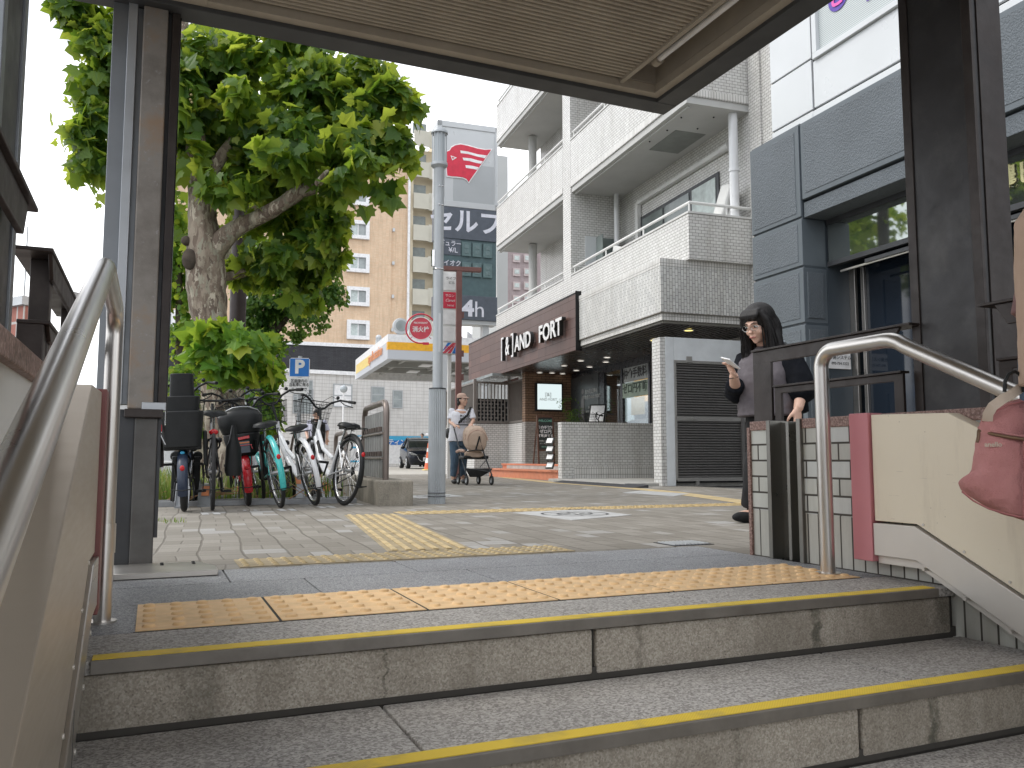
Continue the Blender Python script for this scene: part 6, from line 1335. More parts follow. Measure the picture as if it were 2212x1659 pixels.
tag(b.build('dry_twigs', M['wood2'], smooth=60), 'dry brown twigs and litter lying behind the bicycle rack', 'litter', kind='stuff')
# ================================================================ bicycles (local: rear wheel foot at origin, y forward)
def bike(label, root, head, lean, r=.33, wb=1.08, frame='white', fender='white', tyre_w=.018, basket=None, seat=None, rack=True, handle='up', lamp=True, saddle_h=.82, refl=True, bars=1.0, stand=True, child=None, step=True, fat=1.0, bag=None, steer=0.0):
    t = thing('bicycle', label, 'bicycle', root, group='bicycles parked in the rack', rot=(0, R(lean), R(head)))
    fr_, fe = M[frame], M.get(fender); hub = Vector((0,0,r)); F = Vector((0,wb,r)); bb = Vector((0,.43,.28)); st = Vector((0,.26,saddle_h-.10)); hd = Vector((0,wb-.16,.88 if r > .3 else .82)); hb = Vector((0,wb-.10,.66 if r > .3 else .60))
    for nm, c in (('rear_wheel', hub), ('front_wheel', F)):
        w = wp(nm, M['tyre'], lambda b: b.ring(c, r-tyre_w, tyre_w, 'x', 44, 8), t, smooth=60)
        wp('rim', M['chrome'], lambda b: b.tube([(c.x, c.y+(r-tyre_w*2.5)*cos(a), c.z+(r-tyre_w*2.5)*sin(a)) for a in [2*pi*i/40 for i in range(40)]], .011, 6, closed=True), w, smooth=60)
        def spk(b):
            b.cyl(c+Vector((-.035,0,0)), c+Vector((.035,0,0)), .018, n=10)
            for i in range(28):
                a = 2*pi*i/28; s = 1 if i % 2 else -1; a2 = a+.5*(1 if i % 4 < 2 else -1)
                b.tube([c+Vector((s*.028, .018*cos(a2), .018*sin(a2))), c+Vector((0,(r-.05)*cos(a),(r-.05)*sin(a)))], .0014, 4, caps=False)
        wp('spokes', M['spoke'], spk, w, smooth=0)
    def frf(b):
        T = .017*fat
        b.cyl(bb, st+Vector((0,-.0,-.06)), T, n=12); b.cyl(hb, hd, .02, n=12)
        if step: b.tube([hb+Vector((0,-.01,.03)), Vector((0,.78,.46)), Vector((0,.6,.34)), bb], T*1.45, 12)
        else: b.cyl(hb, bb, T*1.3, n=12); b.cyl(hd+Vector((0,-.01,-.08)), st+Vector((0,0,-.12)), T, n=12)
        if step: b.tube([hb+Vector((0,-.02,.12)), Vector((0,.72,.56)), Vector((0,.42,.46))], T*.9, 10)
        for s in (-1,1):
            b.tube([bb+Vector((s*.02,0,0)), bb+Vector((s*.045,-.1,.01)), hub+Vector((s*.055,0,0))], .010, 8)
            b.tube([st+Vector((s*.012,0,-.10)), hub+Vector((s*.055,0,0))], .008, 8)
            b.tube([hb+Vector((s*.045,.02,-.02)), F+Vector((s*.05,0,0))], .012, 8)
        b.cyl(hb+Vector((-.05,.02,-.02)), hb+Vector((.05,.02,-.02)), .015, n=10); b.cyl(hb, hb+Vector((0,.02,-.03)), .02, n=10)
    wp('frame', fr_, frf, t, smooth=60)
    def fend(b, c, a0, a1, w_=.026*(1+(tyre_w-.018)*60)):
        n_ = 14; rr = r+.018; rings = []
        for i in range(n_+1):
            a = R(a0+(a1-a0)*i/n_); o_ = Vector((0,cos(a),sin(a)))
            rings.append([c+o_*(rr+dz)+Vector((x,0,0)) for x, dz in ((-w_,-.014),(-w_*.6,.004),(0,.010),(w_*.6,.004),(w_,-.014),(w_*.6,-.002),(0,.003),(-w_*.6,-.002))])
        b.loft(rings)
    if fender:
        wp('rear_fender', fe, lambda b: fend(b, hub, 60, 205), t, smooth=60); wp('front_fender', fe, lambda b: fend(b, F, 25, 150), t, smooth=60)
        wp('fender_stay', M['chrome'], lambda b: [b.tube([hub+Vector((s*.05,0,0)), hub+Vector((s*.033,-.24*r/.33,.12)), hub+Vector((0,-r-.012,.02))], .0028, 5) for s in (-1,1)], t)
    if refl:
        wp('tail_reflector', M['reflector'], lambda b: b.ball(hub+Vector((0,-(r+.035)*cos(R(25)),(r+.03)*sin(R(25)))), (.019,.010,.024), 12, 8), t)
    sd_ = wp('saddle', M['black'], lambda b: (b.loft([[Vector((x*w_, y, saddle_h+z*.9+dz)) for x, z in ((-1,-.02),(-.9,.008),(-.4,.024),(0,.018),(.4,.024),(.9,.008),(1,-.02),(.5,-.028),(-.5,-.028))] for y, w_, dz in ((.0,.05,-.012),(.02,.095,0),(.08,.118,.01),(.15,.105,.005),(.22,.05,.0),(.29,.028,.004),(.325,.015,-.006))])), t, smooth=60)
    wp('saddle_post', M['chrome'], lambda b: (b.cyl(st+Vector((0,0,-.10)), Vector((0,.17,saddle_h-.03)), .013, n=10), [b.tube([(s*.03,.10,saddle_h-.035),(s*.03,.22,saddle_h-.04)], .004, 6) for s in (-1,1)], [b.ring((s*.04,.075,saddle_h-.05), .014, .0035, 'z', 12, 5) for s in (-1,1)]), sd_)
    hz = hd.z+.15*bars
    if handle == 'up': hp = [(-.29,.68*wb-.02,hz+.05),(-.27,.74*wb,hz+.06),(-.20,.84*wb,hz+.075),(-.12,.90*wb,hz+.04),(-.05,.90*wb,hz-.03),(0,.895*wb,hz-.045)]
    else: hp = [(-.29,.84*wb,hz+.02),(-.2,.86*wb,hz+.01),(-.06,.88*wb,hz),(0,.88*wb,hz)]
    hp = hp+[(-x,y,z) for x,y,z in reversed(hp[:-1])]
    hbar = wp('handlebar', M['black'] if handle != 'silver' else M['chrome'], lambda b: (b.tube(hp, .0115, 8), b.cyl(hd, (0,.895*wb,hz-.03), .014, n=10)), t, smooth=60)
    wp('grip', M['blackmatt'], lambda b: [b.cyl(Vector((s*hp[0][0]*-1,hp[0][1],hp[0][2])), Vector((s*hp[0][0]*-1,hp[0][1],hp[0][2]))+(Vector((s*hp[1][0]*-1,hp[1][1],hp[1][2]))-Vector((s*hp[0][0]*-1,hp[0][1],hp[0][2]))).normalized()*.11, .017, n=10) for s in (-1,1)], hbar)
    wp('brake_lever', M['black'], lambda b: [b.tube([(s*.20,.83*wb,hz+.06),(s*.24,.82*wb,hz+.03),(s*.31,.74*wb,hz+.005)], .0055, 6) for s in (-1,1)]+[b.tube([(s*.2,.84*wb,hz+.06),(s*.14,.95*wb,hz+.12),(s*.05,.98*wb,hz+.05),(0,.93*wb,hz-.12)], .003, 5) for s in (-1,1)], hbar)
    wp('bell', M['black'], lambda b: b.ball((.17,.85*wb,hz+.10), .02, 10, 8), hbar)
    def crank(b):
        b.lathe([(.0001,.055),(.085,.055),(.085,.062),(.0001,.062)], bb, 24, 0, axis='x')
        b.tube([bb+Vector((.075,0,0)), bb+Vector((.085,.10,-.13))], .010, 6); b.tube([bb+Vector((-.075,0,0)), bb+Vector((-.085,-.10,.13))], .010, 6)
        for s in (-1,1): c_ = bb+Vector((s*.13,s*.10,-s*.13)); b.box(c_.x-.045,c_.y-.03,c_.z-.012,c_.x+.045,c_.y+.03,c_.z+.012)
        b.lathe([(.0001,.045),(.04,.045),(.04,.058),(.0001,.058)], hub, 18, 0, axis='x'); b.tube([hub+Vector((.052,0,.04)), bb+Vector((.058,0,.085))], .006, 5); b.tube([hub+Vector((.052,0,-.04)), bb+Vector((.058,0,-.085))], .006, 5)
    wp('crankset', M['black'], crank, t)
    if rack:
        def rk(b):
            z = r*2+.075
            for s in (-1,1): b.tube([(s*.055,.16,z),(s*.065,-.22,z)], .0045, 6); b.tube([(s*.065,-.15,z),(s*.06,0,r)], .0045, 6)
            for y in (-.22,-.1,.03,.15): b.tube([(-.062,y,z),(.062,y,z)], .004, 6)
            b.tube([(0,.16,z),(0,-.22,z)], .004, 6); b.tube([(.06,-.22,z),(.07,-.24,z-.04)],.003,5)
        wp('rear_rack', M[rack if isinstance(rack, str) else 'black'], rk, t)
    if stand: wp('kickstand', M['black'], lambda b: (b.tube([(.07,0,r),(.085,-.10,r-.16),(.085,-.30,.20),(0,-.34,.19),(-.085,-.30,.20),(-.085,-.10,r-.16),(-.07,0,r)], .005, 6)), t)
    wp('ring_lock', M['black'], lambda b: b.ring((0,.25*r,r*1.72), .055, .009, 'y', 20, 6, 0, R(-50), R(230)), t)
    if basket:
        def bk(b):
            y0, y1, z0, z1 = wb-.03, wb+.24, hd.z-.02, hd.z+.21; w0, w1 = .13, .175; 
            def P_(u_, k, zf): # perimeter
                w = w0+(w1-w0)*zf; ya, yb = y0-.01*zf, y1+.05*zf; z = z0+(z1-z0)*zf
                q = [(-w,ya,z),(w,ya,z),(w,yb,z),(-w,yb,z)]; return q
            for zf, th in ((0,.0035),(.25,.002),(.5,.002),(.75,.002),(1,.005)): q = P_(0,0,zf); b.tube(q, th, 5, closed=True)
            q0, q1 = P_(0,0,0), P_(0,0,1); n_ = 9
            for i in range(4):
                for k_ in range(n_): f_ = k_/n_; a = Vector(q0[i]).lerp(q0[(i+1)%4], f_); c_ = Vector(q1[i]).lerp(q1[(i+1)%4], f_); b.tube([a,c_], .0017, 4, caps=False)
            for k_ in range(9): f_ = (k_+.5)/9; b.tube([Vector(q0[0]).lerp(q0[1],f_), Vector(q0[3]).lerp(q0[2],f_)], .0017, 4, caps=False)
            b.tube([(-.04,wb-.05,z0+.02),(.04,wb-.05,z0+.02)],.01,6); b.tube([(0,wb-.1,z0-.1),(0,wb+.1,z0)],.007,6)
        wp('front_basket', M[basket], bk, t, smooth=60)
    if lamp: wp('front_lamp', M['black'], lambda b: b.ball(F+Vector((.07,-.05,.30)), (.03,.05,.03), 12, 8), t)
    if child: child(t, r, saddle_h)
    return t
def child_tall(t, r, sh):
    z0 = .55
    def shell(b, zb, zt, w0, w1, y, th=.03, dep=.07):
        rings = []
        for i in range(7):
            f = i/6; z = zb+(zt-zb)*f; w = w0+(w1-w0)*f
            arc = [(w*cos(pi*j/12), dep*(sin(pi*j/12)**.45 if 0 < j < 12 else 0)) for j in range(13)]
            rings.append([(x, y-d, z) for x, d in arc]+[(x*.9, y-d*.85+.018+(th if abs(x) > w*.8 else 0)*.3, z) for x, d in reversed(arc)])
        b.loft(rings)
    c = wp('child_seat', M['black'], lambda b: (shell(b, z0, z0+.31, .15, .178, -.10, .14, .10), b.box(-.15,-.16,z0-.02,.15,.16,z0+.05)), t, smooth=50, bevel=.008)
    wp('seat_back', M['black'], lambda b: (shell(b, z0+.25, z0+.445, .13, .15, -.02, .06, .08),), c, smooth=50, bevel=.008)
    wp('head_rest', M['black'], lambda b: (shell(b, z0+.40, z0+.65, .105, .095, .06, .05, .07),), c, smooth=50, bevel=.008)
    wp('leg_guard', M['black'], lambda b: (b.box(-.20,-.10,z0-.16,-.165,.22,z0+.14), b.box(.165,-.10,z0-.16,.20,.22,z0+.14)), c, smooth=0, bevel=.012)
    wp('seat_harness', M['signgrey'], lambda b: b.tube([(-.165,-.15,z0+.30),(-.185,-.18,z0+.2),(-.16,-.20,z0+.1),(-.13,-.19,z0+.03)], .004, 6), c)
    wp('side_reflector', M['reflector'], lambda b: b.box(-.18,-.19,z0+.14,-.155,-.17,z0+.20), c, bevel=.004)
    wp('fender_tag', M['bluetag'], lambda b: b.ball((0,-r*.55,r*1.98), (.020,.010,.014), 10, 8), t)
def child_wide(t, r, sh):
    z0 = .475
    sec_ = [(z0,.10,-.14),(z0+.04,.135,-.19),(z0+.17,.165,-.21),(z0+.225,.17,-.20)]
    def pod(b, S_, th=.03, yb=.02):
        b.loft([[(w*cos(a), yf*(sin(a)**.6 if sin(a) > 0 else 0)*1.0-.0, z) for a in [pi*j/14 for j in range(15)]]+[(-w*.9, yb+.10, z),(w*.9, yb+.10, z)] for z, w, yf in S_])
    c = wp('child_seat', M['black'], lambda b: pod(b, sec_), t, smooth=55, bevel=.008)
    wp('seat_back', M['black'], lambda b: pod(b, [(z0+.228,.172,-.19),(z0+.30,.20,-.20),(z0+.39,.21,-.20),(z0+.435,.18,-.185),(z0+.465,.12,-.16),(z0+.475,.05,-.13)], yb=-.02), c, smooth=55, bevel=.006)
    wp('seat_rim', M['lightalu'], lambda b: b.tube([(-.20,-.06,z0+.38),(-.16,-.12,z0+.44),(-.07,-.16,z0+.475),(0,-.17,z0+.48),(.07,-.16,z0+.475),(.16,-.12,z0+.44),(.20,-.06,z0+.38)], .005, 6), c)
    wp('seat_reflector', M['reflector'], lambda b: b.obox((0,-.215,z0+.18),(.11,.012,.026),(0,R(-6),0)), c, bevel=.003)
    wp('warning_label', [M['signdark'], M['orangelabel']], lambda b: (b.box(-.055,-.216,z0+.04,.05,-.205,z0+.15,0), b.box(-.055,-.219,z0+.13,.05,-.215,z0+.142,1)), c, smooth=0)
    wp('seat_rib', M['black'], lambda b: [b.tube([(x,-.20,z0+.15),(x*1.05,-.19,z0+.04)], .014, 8) for x in (-.11,.11)], c)
    wp('leg_guard', M['black'], lambda b: (b.box(.16,-.08,z0-.25,.20,.22,z0+.20),), c, smooth=0, bevel=.012)
def rootat(u, v): return on_ground(u, v)
HB = -4.74
bike('black bicycle with three stacked black child-seat panels at the left end of the row', rootat(398,1105), HB+1, -3, r=.255, frame='black', fender='navy', tyre_w=.028, rack=False, child=child_tall, saddle_h=.74, handle='up', bars=2.0, basket='black')
bike('slim dark city bicycle with a red lamp under its saddle, second from the left', rootat(459,1103), HB+2, -1, r=.34, frame='black', fender=None, tyre_w=.017, rack=False, refl=False, step=False, handle='flat', saddle_h=.86, basket=None, child=lambda t, r, sh: (wp('saddle_lamp', M['reflector'], lambda b: b.ball((0,.03,sh-.17),(.040,.015,.028),12,8), t), wp('frame_bag', M['black'], lambda b: b.loft([[(w*cos(a)+.17, .05*sin(a)+.02, z) for a in [2*pi*i/12 for i in range(12)]] for z, w in ((.30,.06),(.35,.075),(.55,.065),(.62,.04),(.75,.018))]), t)))
bike('red electric bicycle with a wide black rear child seat', rootat(537,1093), HB+3, -7, r=.255, wb=1.05, frame='red', fender='red', tyre_w=.026, rack='red', child=child_wide, saddle_h=.78, basket='black', handle='up', fat=1.5, bars=1.9)
bike('turquoise bicycle leaning left beside the red one', rootat(607,1097), HB+7, -11, r=.33, frame='turq', fender='turq', tyre_w=.019, rack='black', saddle_h=.79, basket='black', fat=1.3, bars=1.0)
bike('white bicycle leaning left with a brown-black saddle and wire basket, second from the right', rootat(682,1092), HB+8, -14, r=.33, frame='whitegloss', fender='whitegloss', tyre_w=.018, rack='black', saddle_h=.78, basket='black', fat=1.4, bars=1.5)
bike('white city bicycle standing clear at the right end of the row', rootat(742,1092), HB+15, 6, r=.34, frame='whitegloss', fender='black', tyre_w=.018, rack='black', saddle_h=.79, basket='black', fat=1.4, bars=1.1)
AFp = AFM @ Vector((1.70, 4.10, .33))
bike('dark bicycle parked on the porch behind the low tiled wall of the shop', AFp, 85, 0, r=.31, frame='black', fender='black', tyre_w=.02, rack='black', saddle_h=.82, basket='black', fat=1.2)
# rack
t = thing('bicycle_rack', 'low steel ground rail carrying the bicycle stands', 'rack', (0,8.55,0))
wp('ground_rail', M['rackgrey'], lambda b: (b.box(-.35,0,.0,1.95,.06,.05), b.box(-.35,.35,.0,1.95,.41,.05), b.box(-.35,.9,0,1.95,.96,.06)), t, smooth=0, bevel=.004)
stands = [(392,1098,'orange tag hidden, under the child-seat bicycle'), (441,1095,'beside the slim dark bicycle'), (519,1083,'left of the red bicycle'), (591,1078,'between the red and turquoise bicycles'), (645,1083,'tall one between the turquoise and white bicycles'), (709,1082,'between the two white bicycles')]
for i, (u, v, w_) in enumerate(stands):
    p = on_ground(u, v); tall = i in (0, 4)
    t = thing('bicycle_stand', 'grey wheel channel with a lock post, '+w_.replace('orange tag hidden, ',''), 'bicycle stand', (p.x,p.y,0), R(HB), 'wheel stands of the bicycle rack')
    h = .40 if tall else .20
    wp('wheel_channel', M['rackgrey'], lambda b: (b.prism([(0,.0),(.0,.015),(.38,h),(.95,h),(.95,h-.02),(.38,h-.03)], 'x', -.055, .055), b.prism([(0,.0),(.0,.05),(.38,h+.04),(.95,h+.04),(.95,h),(.38,h-.03)], 'x', -.062, -.055), b.prism([(0,.0),(.0,.05),(.38,h+.04),(.95,h+.04),(.95,h),(.38,h-.03)], 'x', .055, .062)), t, smooth=0)
    L0 = (.10,.028+ (h-.015)*.10/.38); 
    wp('orange_sticker', M['orangelabel'], lambda b: b.add([(-.035, y, .018+(h-.015)*y/.38+.003) for y in (.16,)]+[(.035,.16,.021+(h-.015)*.16/.38),(.035,.34,.021+(h-.015)*.34/.38),(-.035,.34,.021+(h-.015)*.34/.38)], [(0,1,2,3)]), t, smooth=0)
    po = wp('lock_post', M['black'], lambda b: (b.box(-.12,.36,0,-.06,.50,.48), b.lathe([(.0001,-.03),(.05,-.03),(.05,.03),(.0001,.03)], (-.09,.43,.48), 16, axis='y')), t, smooth=30, bevel=.01)
    if i in (3,4,5): text('post_number', '13' if i != 5 else '14', .05, M['letterwhite'], po, (-.09,.355,.42), (R(90),0,0), .001, .02)
# ================================================================ people
def organic(name, fn, vox, mat_, parent, sm=6, disp=0.0, dsc=.08):
    b = MB(); fn(b); o = b.build(name, mat_, None, smooth=0)
    m_ = o.modifiers.new('r', 'REMESH'); m_.mode = 'VOXEL'; m_.voxel_size = vox
    s_ = o.modifiers.new('s', 'SMOOTH'); s_.factor = .5; s_.iterations = sm
    if disp:
        tx_ = bpy.data.textures.new('folds', 'CLOUDS'); tx_.noise_scale = dsc; d_ = o.modifiers.new('d', 'DISPLACE'); d_.texture = tx_; d_.strength = disp; d_.mid_level = .5
    dg = bpy.context.evaluated_depsgraph_get(); dg.update(); me = bpy.data.meshes.new_from_object(o.evaluated_get(dg)); o.modifiers.clear(); o.data = me
    me.name = name; me.shade_smooth(); me.materials.clear(); me.materials.append(mat_); o.parent = parent; return o
def xf(b, n0, Mx):
    for i in range(n0, len(b.v)): b.v[i] = tuple(Mx @ Vector(b.v[i]))
def head(b, Mx, k=1.0):
    n0 = len(b.v)
    b.ball((0,-.012,.022), (.074,.092,.093), 20, 14); b.ball((0,.018,-.03), (.063,.074,.080), 20, 14); b.ball((0,.036,-.078), (.043,.045,.036)); b.ball((0,.066,-.098), (.020,.017,.015))
    b.ball((0,.094,-.004), (.010,.011,.030), rot=(R(-18),0,0)); b.ball((0,.106,-.026), (.014,.013,.011)); b.ball((0,.088,-.060), (.024,.012,.010)); b.ball((0,.074,.026), (.050,.018,.012))
    for s in (-1,1): b.ball((s*.075,-.006,-.018), (.010,.019,.030)); b.ball((s*.036,.060,-.035), (.022,.022,.022))
    b.tube([(0,-.02,-.06),(0,-.035,-.17)], [.052,.055], 14)
    xf(b, n0, Mx)
def face(parent, Mx, glasses=False):
    b = MB()
    for s in (-1,1): b.ball((s*.031,.076,.004), (.0135,.010,.0075), m=0); b.ball((s*.031,.0845,.003), (.0062,.003,.0062), m=1)
    xf(b, 0, Mx); b.build('eyes', [M['offwhite'], M['letterblack']], parent)
    b = MB()
    for s in (-1,1): b.tube([(s*.014,.088,.026),(s*.032,.089,.031),(s*.052,.078,.025)], .0032, 6)
    xf(b, 0, Mx); b.build('eyebrows', M['hair'], parent)
    b = MB(); b.tube([(-.022,.092,-.062),(0,.1005,-.060),(.022,.092,-.062)], [.003,.0058,.003], 8); xf(b, 0, Mx); b.build('lips', M['lips'], parent)
    if glasses:
        b = MB()
        for s in (-1,1): b.tube([(s*.033+.024*cos(a), .100-.006*abs(cos(a)), .0+.019*sin(a)) for a in [2*pi*i/20 for i in range(20)]], .0017, 5, closed=True); b.tube([(s*.057,.094,.004),(s*.078,.02,.004),(s*.08,-.01,0)], .0015, 5)
        b.tube([(-.010,.101,.004),(.010,.101,.004)], .0015, 5); xf(b, 0, Mx); b.build('glasses', M['chrome'], parent)
def frame_from(o_, fwd, up):
    f = Vector(fwd).normalized(); u_ = Vector(up); x = f.cross(u_).normalized(); u_ = x.cross(f).normalized()
    Mx = Matrix((x, f, u_)).transposed().to_4x4(); Mx.translation = Vector(o_); return Mx
def hand(b, Mx, side=1, curl=.5, tcurl=.3, k=1.0):
    n0 = len(b.v)
    b.tube([(0,-.03,0),(0,.01,0)], [.024,.027], 12, flat=.75); b.ball((0,.045,0), (.041,.052,.0155)); b.ball((side*.024,.028,-.006), (.022,.034,.017))
    for x, L_, y0 in ((-.031,.060,.078),(-.0105,.074,.086),(.0105,.080,.088),(.031,.070,.083)):
        x = -x*side*-1; p_ = Vector((x,y0-.02,0)); a = 0.0; pts = [p_]
        for q, f in ((.45,.4),(.32,1.0),(.23,1.0)):
            a += curl*f; p_ = p_+Vector((x*.04, cos(a)*L_*q*1.15, -sin(a)*L_*q*1.15)); pts.append(p_)
        pts.insert(1, Vector((x,y0,-.001))); b.tube(pts, [.0095,.0092,.0086,.0078,.0062], 8)
    b.tube([(side*.022,.012,-.004),(side*.050,.042,-.010-tcurl*.02),(side*.055,.066,-.015-tcurl*.05),(side*.050,.086,-.018-tcurl*.08)], [.0125,.0115,.0098,.0075], 8)
    xf(b, n0, Matrix(Mx) @ Matrix.Diagonal((k,k,k,1)))
def limbt(b, pts, rs, n=14):
    b.tube(pts, rs, n)
    for p_, r_ in zip(pts[1:-1], rs[1:-1]): b.ball(p_, r_*.98, 14, 10)
# ---- the woman with the phone
base = Vector((3.97, 4.60, 0))
t = thing('person', 'woman with long black hair looking down at a phone beside the tiled stair wall', 'person', base)
A_ = lambda u, v, D=5.8: at(u, v, D)-base
hc = A_(1637,700,5.76); hf = Vector((-.90,-.25,-.40)); HM = frame_from(hc, hf, (0,0,1)) @ Matrix.Diagonal((1.08,1.08,1.08,1))
sR, sL = A_(1612,776,5.98), A_(1706,772,5.68); nk = A_(1655,752,5.84)
eR, wR = A_(1590,846,5.86), A_(1585,812,5.58); eL, wL = A_(1733,842,5.60), A_(1724,884,5.55)
hip = A_(1672,905,5.82); fwd = Vector((-.95,-.28,0)).normalized(); bk_ = -fwd
footR = on_ground(1628,1128)-base; footR.z = .05; footL = Vector((.10,-.12,.05))
def body(b):
    head(b, HM); b.tube([hc+Vector((.03,.01,-.07)), nk, nk+Vector((0,0,-.08))], [.052,.056,.09], 14)
    b.loft([[hip+Vector((0,0,z))+Vector((.165*cos(a)*w*.3+0, .165*sin(a)*w, 0))+Vector((.10*cos(a)*w,0,0)) for a in [2*pi*i/20 for i in range(20)]] for z, w in ((-.14,.95),(0,1.0),(.2,.92),(.4,.85),(.46,.6))])
    limbt(b, [sR, eR, wR], [.055,.045,.030]); limbt(b, [sL, eL, wL], [.058,.046,.031])
    for ft, dy in ((footR,.09),(footL,-.09)):
        h_ = hip+Vector((0,dy,-.1)); kn = h_.lerp(ft, .52)+fwd*.03; limbt(b, [h_, kn, ft+Vector((0,0,.04))], [.095,.062,.042]); b.ball(ft+fwd*.06, (.11,.045,.04))
    hand(b, frame_from(wR, (-.62,-.35,.70), (.55,-.35,.75)), side=-1, curl=.42, tcurl=.2, k=1.0)
    hand(b, frame_from(wL, (-.1,0,-1), (.3,-1,0)), side=1, curl=.38, k=1.05)
organic('body', body, .0058, M['skinpale'], t, 5)
face(t, HM, True)
def blouse(b):
    c_ = lambda f: nk.lerp(hip, f)
    b.loft([[c_(f)+fwd*(.155*wd*cos(a)+of)+Vector((-fwd.y,fwd.x,0))*(.215*w*sin(a)) for a in [2*pi*i/28 for i in range(28)]] for f, w, wd, of in ((-.02,.38,.45,.0),(.08,.72,.72,.01),(.2,.90,.95,.03),(.4,.98,1.12,.05),(.62,.97,1.16,.06),(.82,1.0,1.18,.06),(.97,1.03,1.2,.065))])
organic('blouse', blouse, .010, M['blouse'], t, 6, .02, .09)
def cardi(b):
    c_ = lambda f: nk.lerp(hip, f); s_ = Vector((-fwd.y,fwd.x,0))
    b.loft([[c_(f)+fwd*(.16*wd*cos(a)-.045)+s_*(.235*w*sin(a)) for a in [2*pi*i/28 for i in range(28)]] for f, w, wd in ((.0,.42,.55),(.09,.80,.80),(.2,.97,.95),(.45,1.0,1.0),(.7,1.0,1.02),(.92,1.0,1.02))])
    limbt(b, [sR+Vector((0,0,.01)), sR.lerp(eR,.5)+Vector((0,0,0)), eR+Vector((0,0,-.005)), eR.lerp(wR,.45)], [.075,.085,.082,.062])
    limbt(b, [sL+Vector((0,0,.01)), sL.lerp(eL,.5), eL, eL.lerp(wL,.15)], [.080,.095,.098,.082])
organic('cardigan', cardi, .010, M['blackcloth'], t, 5, .022, .1)
def trs(b):
    b.loft([[hip+Vector((0,0,z))+fwd*(.15*w*cos(a))+Vector((-fwd.y,fwd.x,0))*(.205*w*sin(a)) for a in [2*pi*i/24 for i in range(24)]] for z, w in ((-.2,1.0),(-.05,1.04),(.12,.98))])
    for ft, dy in ((footR,.09),(footL,-.09)):
        h_ = hip+Vector((0,dy,-.1)); kn = h_.lerp(ft, .52)+fwd*.03; limbt(b, [h_, kn, ft+Vector((0,0,.06))], [.120,.095,.085])
organic('trousers', trs, .012, M['blackcloth2'], t, 6, .015, .12)
organic('shoe', lambda b: (b.ball(footR+fwd*.075+Vector((0,0,-.008)), (.135,.05,.042)), b.tube([footR+Vector((0,0,-.02)), footR+Vector((0,0,.06))],[.05,.045],12)), .008, M['blackcloth2'], t, 4)
organic('shoe', lambda b: (b.ball(footL+fwd*.07+Vector((0,0,-.008)), (.135,.05,.042)),), .008, M['blackcloth2'], t, 4)
def hairf(b):
    n0 = len(b.v)
    b.ball((0,-.024,.040), (.098,.108,.100), 20, 14); b.ball((0,-.08,-.05), (.105,.082,.14), 16, 12)
    for s in (-1,1):
        b.tube([(s*.050,.040,.066),(s*.080,.030,.02),(s*.084,.012,-.06),(s*.084,.012,-.15),(s*.082,.030,-.24),(s*.072,.045,-.31)], [.030,.026,.032,.036,.032,.014], 12)
        b.tube([(s*.06,-.05,-.02),(s*.088,-.04,-.10),(s*.10,-.03,-.20),(s*.095,-.02,-.28)], [.045,.042,.040,.018], 12)
    for i in range(9):
        x = -.056+i*.014; b.tube([(x*.7,.020,.088),(x*.9,.062,.082),(x*1.03,.088,.058),(x*1.05,.092,.034-.006*(i % 3))], [.022,.017,.010,.003], 8)
    b.tube([(-.02,-.09,-.06),(-.02,-.125,-.12),(-.03,-.135,-.20),(-.03,-.11,-.27)], [.05,.052,.045,.012], 12)
    xf(b, n0, frame_from(hc, hf+Vector((0,0,.22)), (0,0,1)) @ Matrix.Diagonal((1.12,1.12,1.10,1)))
organic('hair', hairf, .0055, M['hair'], t, 3)
b = MB(); HX = frame_from(hc, hf+Vector((0,0,.22)), (0,0,1)) @ Matrix.Diagonal((1.12,1.12,1.10,1)); rnd = random.Random(4)
for i in range(240):
    s = -1 if rnd.random() < .5 else 1; x = s*rnd.uniform(.055,.115); y = rnd.uniform(-.06,.05); L_ = rnd.uniform(.24,.36)
    b.tube([(x*.7,y*.8,.07),(x,y,-.04),(x*1.03+rnd.gauss(0,.008),y+rnd.gauss(0,.01),-.16),(x*rnd.uniform(.75,1.35),y+rnd.gauss(0,.018),-L_)], [.002,.003,.003,.0006], 4)
xf(b, 0, HX); b.build('hair_strands', M['hair'], t, smooth=60)
ph = thing('mobile_phone', 'pale smartphone held in the hand of the black-haired woman', 'phone', at(1578,784,5.45))
PM = frame_from((0,0,0), (-.90,-.42,.34), (.25,-.2,.9)).to_3x3().to_euler()
wp('case', M['letterwhite'], lambda b: b.box(-.037,-.075,-.005,.037,.075,.004), ph, bevel=.003).rotation_euler = PM
wp('phone_screen', M['winglass2'], lambda b: b.box(-.034,-.072,.0042,.034,.072,.005), ph, smooth=0).rotation_euler = PM
bp = thing('backpack', 'light grey backpack on the back of the woman with the phone', 'backpack', base)
bc = nk.lerp(hip,.48)+bk_*.235
def bpf(b):
    b.loft([[bc+Vector((0,0,z))+bk_*(.075*w*cos(a))+Vector((-fwd.y,fwd.x,0))*(.14*w*sin(a)) for a in [2*pi*i/20 for i in range(20)]] for z, w in ((-.19,.6),(-.17,.92),(0,1.05),(.13,1.0),(.19,.7),(.2,.4))])
    b.ball(bc+bk_*.07+Vector((0,0,-.07)), (.05,.11,.08))
organic('bag_body', bpf, .010, M['greybag'], bp, 4)
wp('shoulder_strap', M['greybag'], lambda b: [b.tube([bc+Vector((0,dy,.16)), s_+Vector((.02,0,.085)), s_+fwd*.075+Vector((0,0,.05)), s_+fwd*.12+Vector((0,0,-.10)), s_+fwd*.07+Vector((0,0,-.24)), bc+Vector((0,dy,-.14))], .022, 8, flat=.5) for s_, dy in ((nk.lerp(sR,.62),.08),(nk.lerp(sL,.62),-.08))], bp, smooth=60)
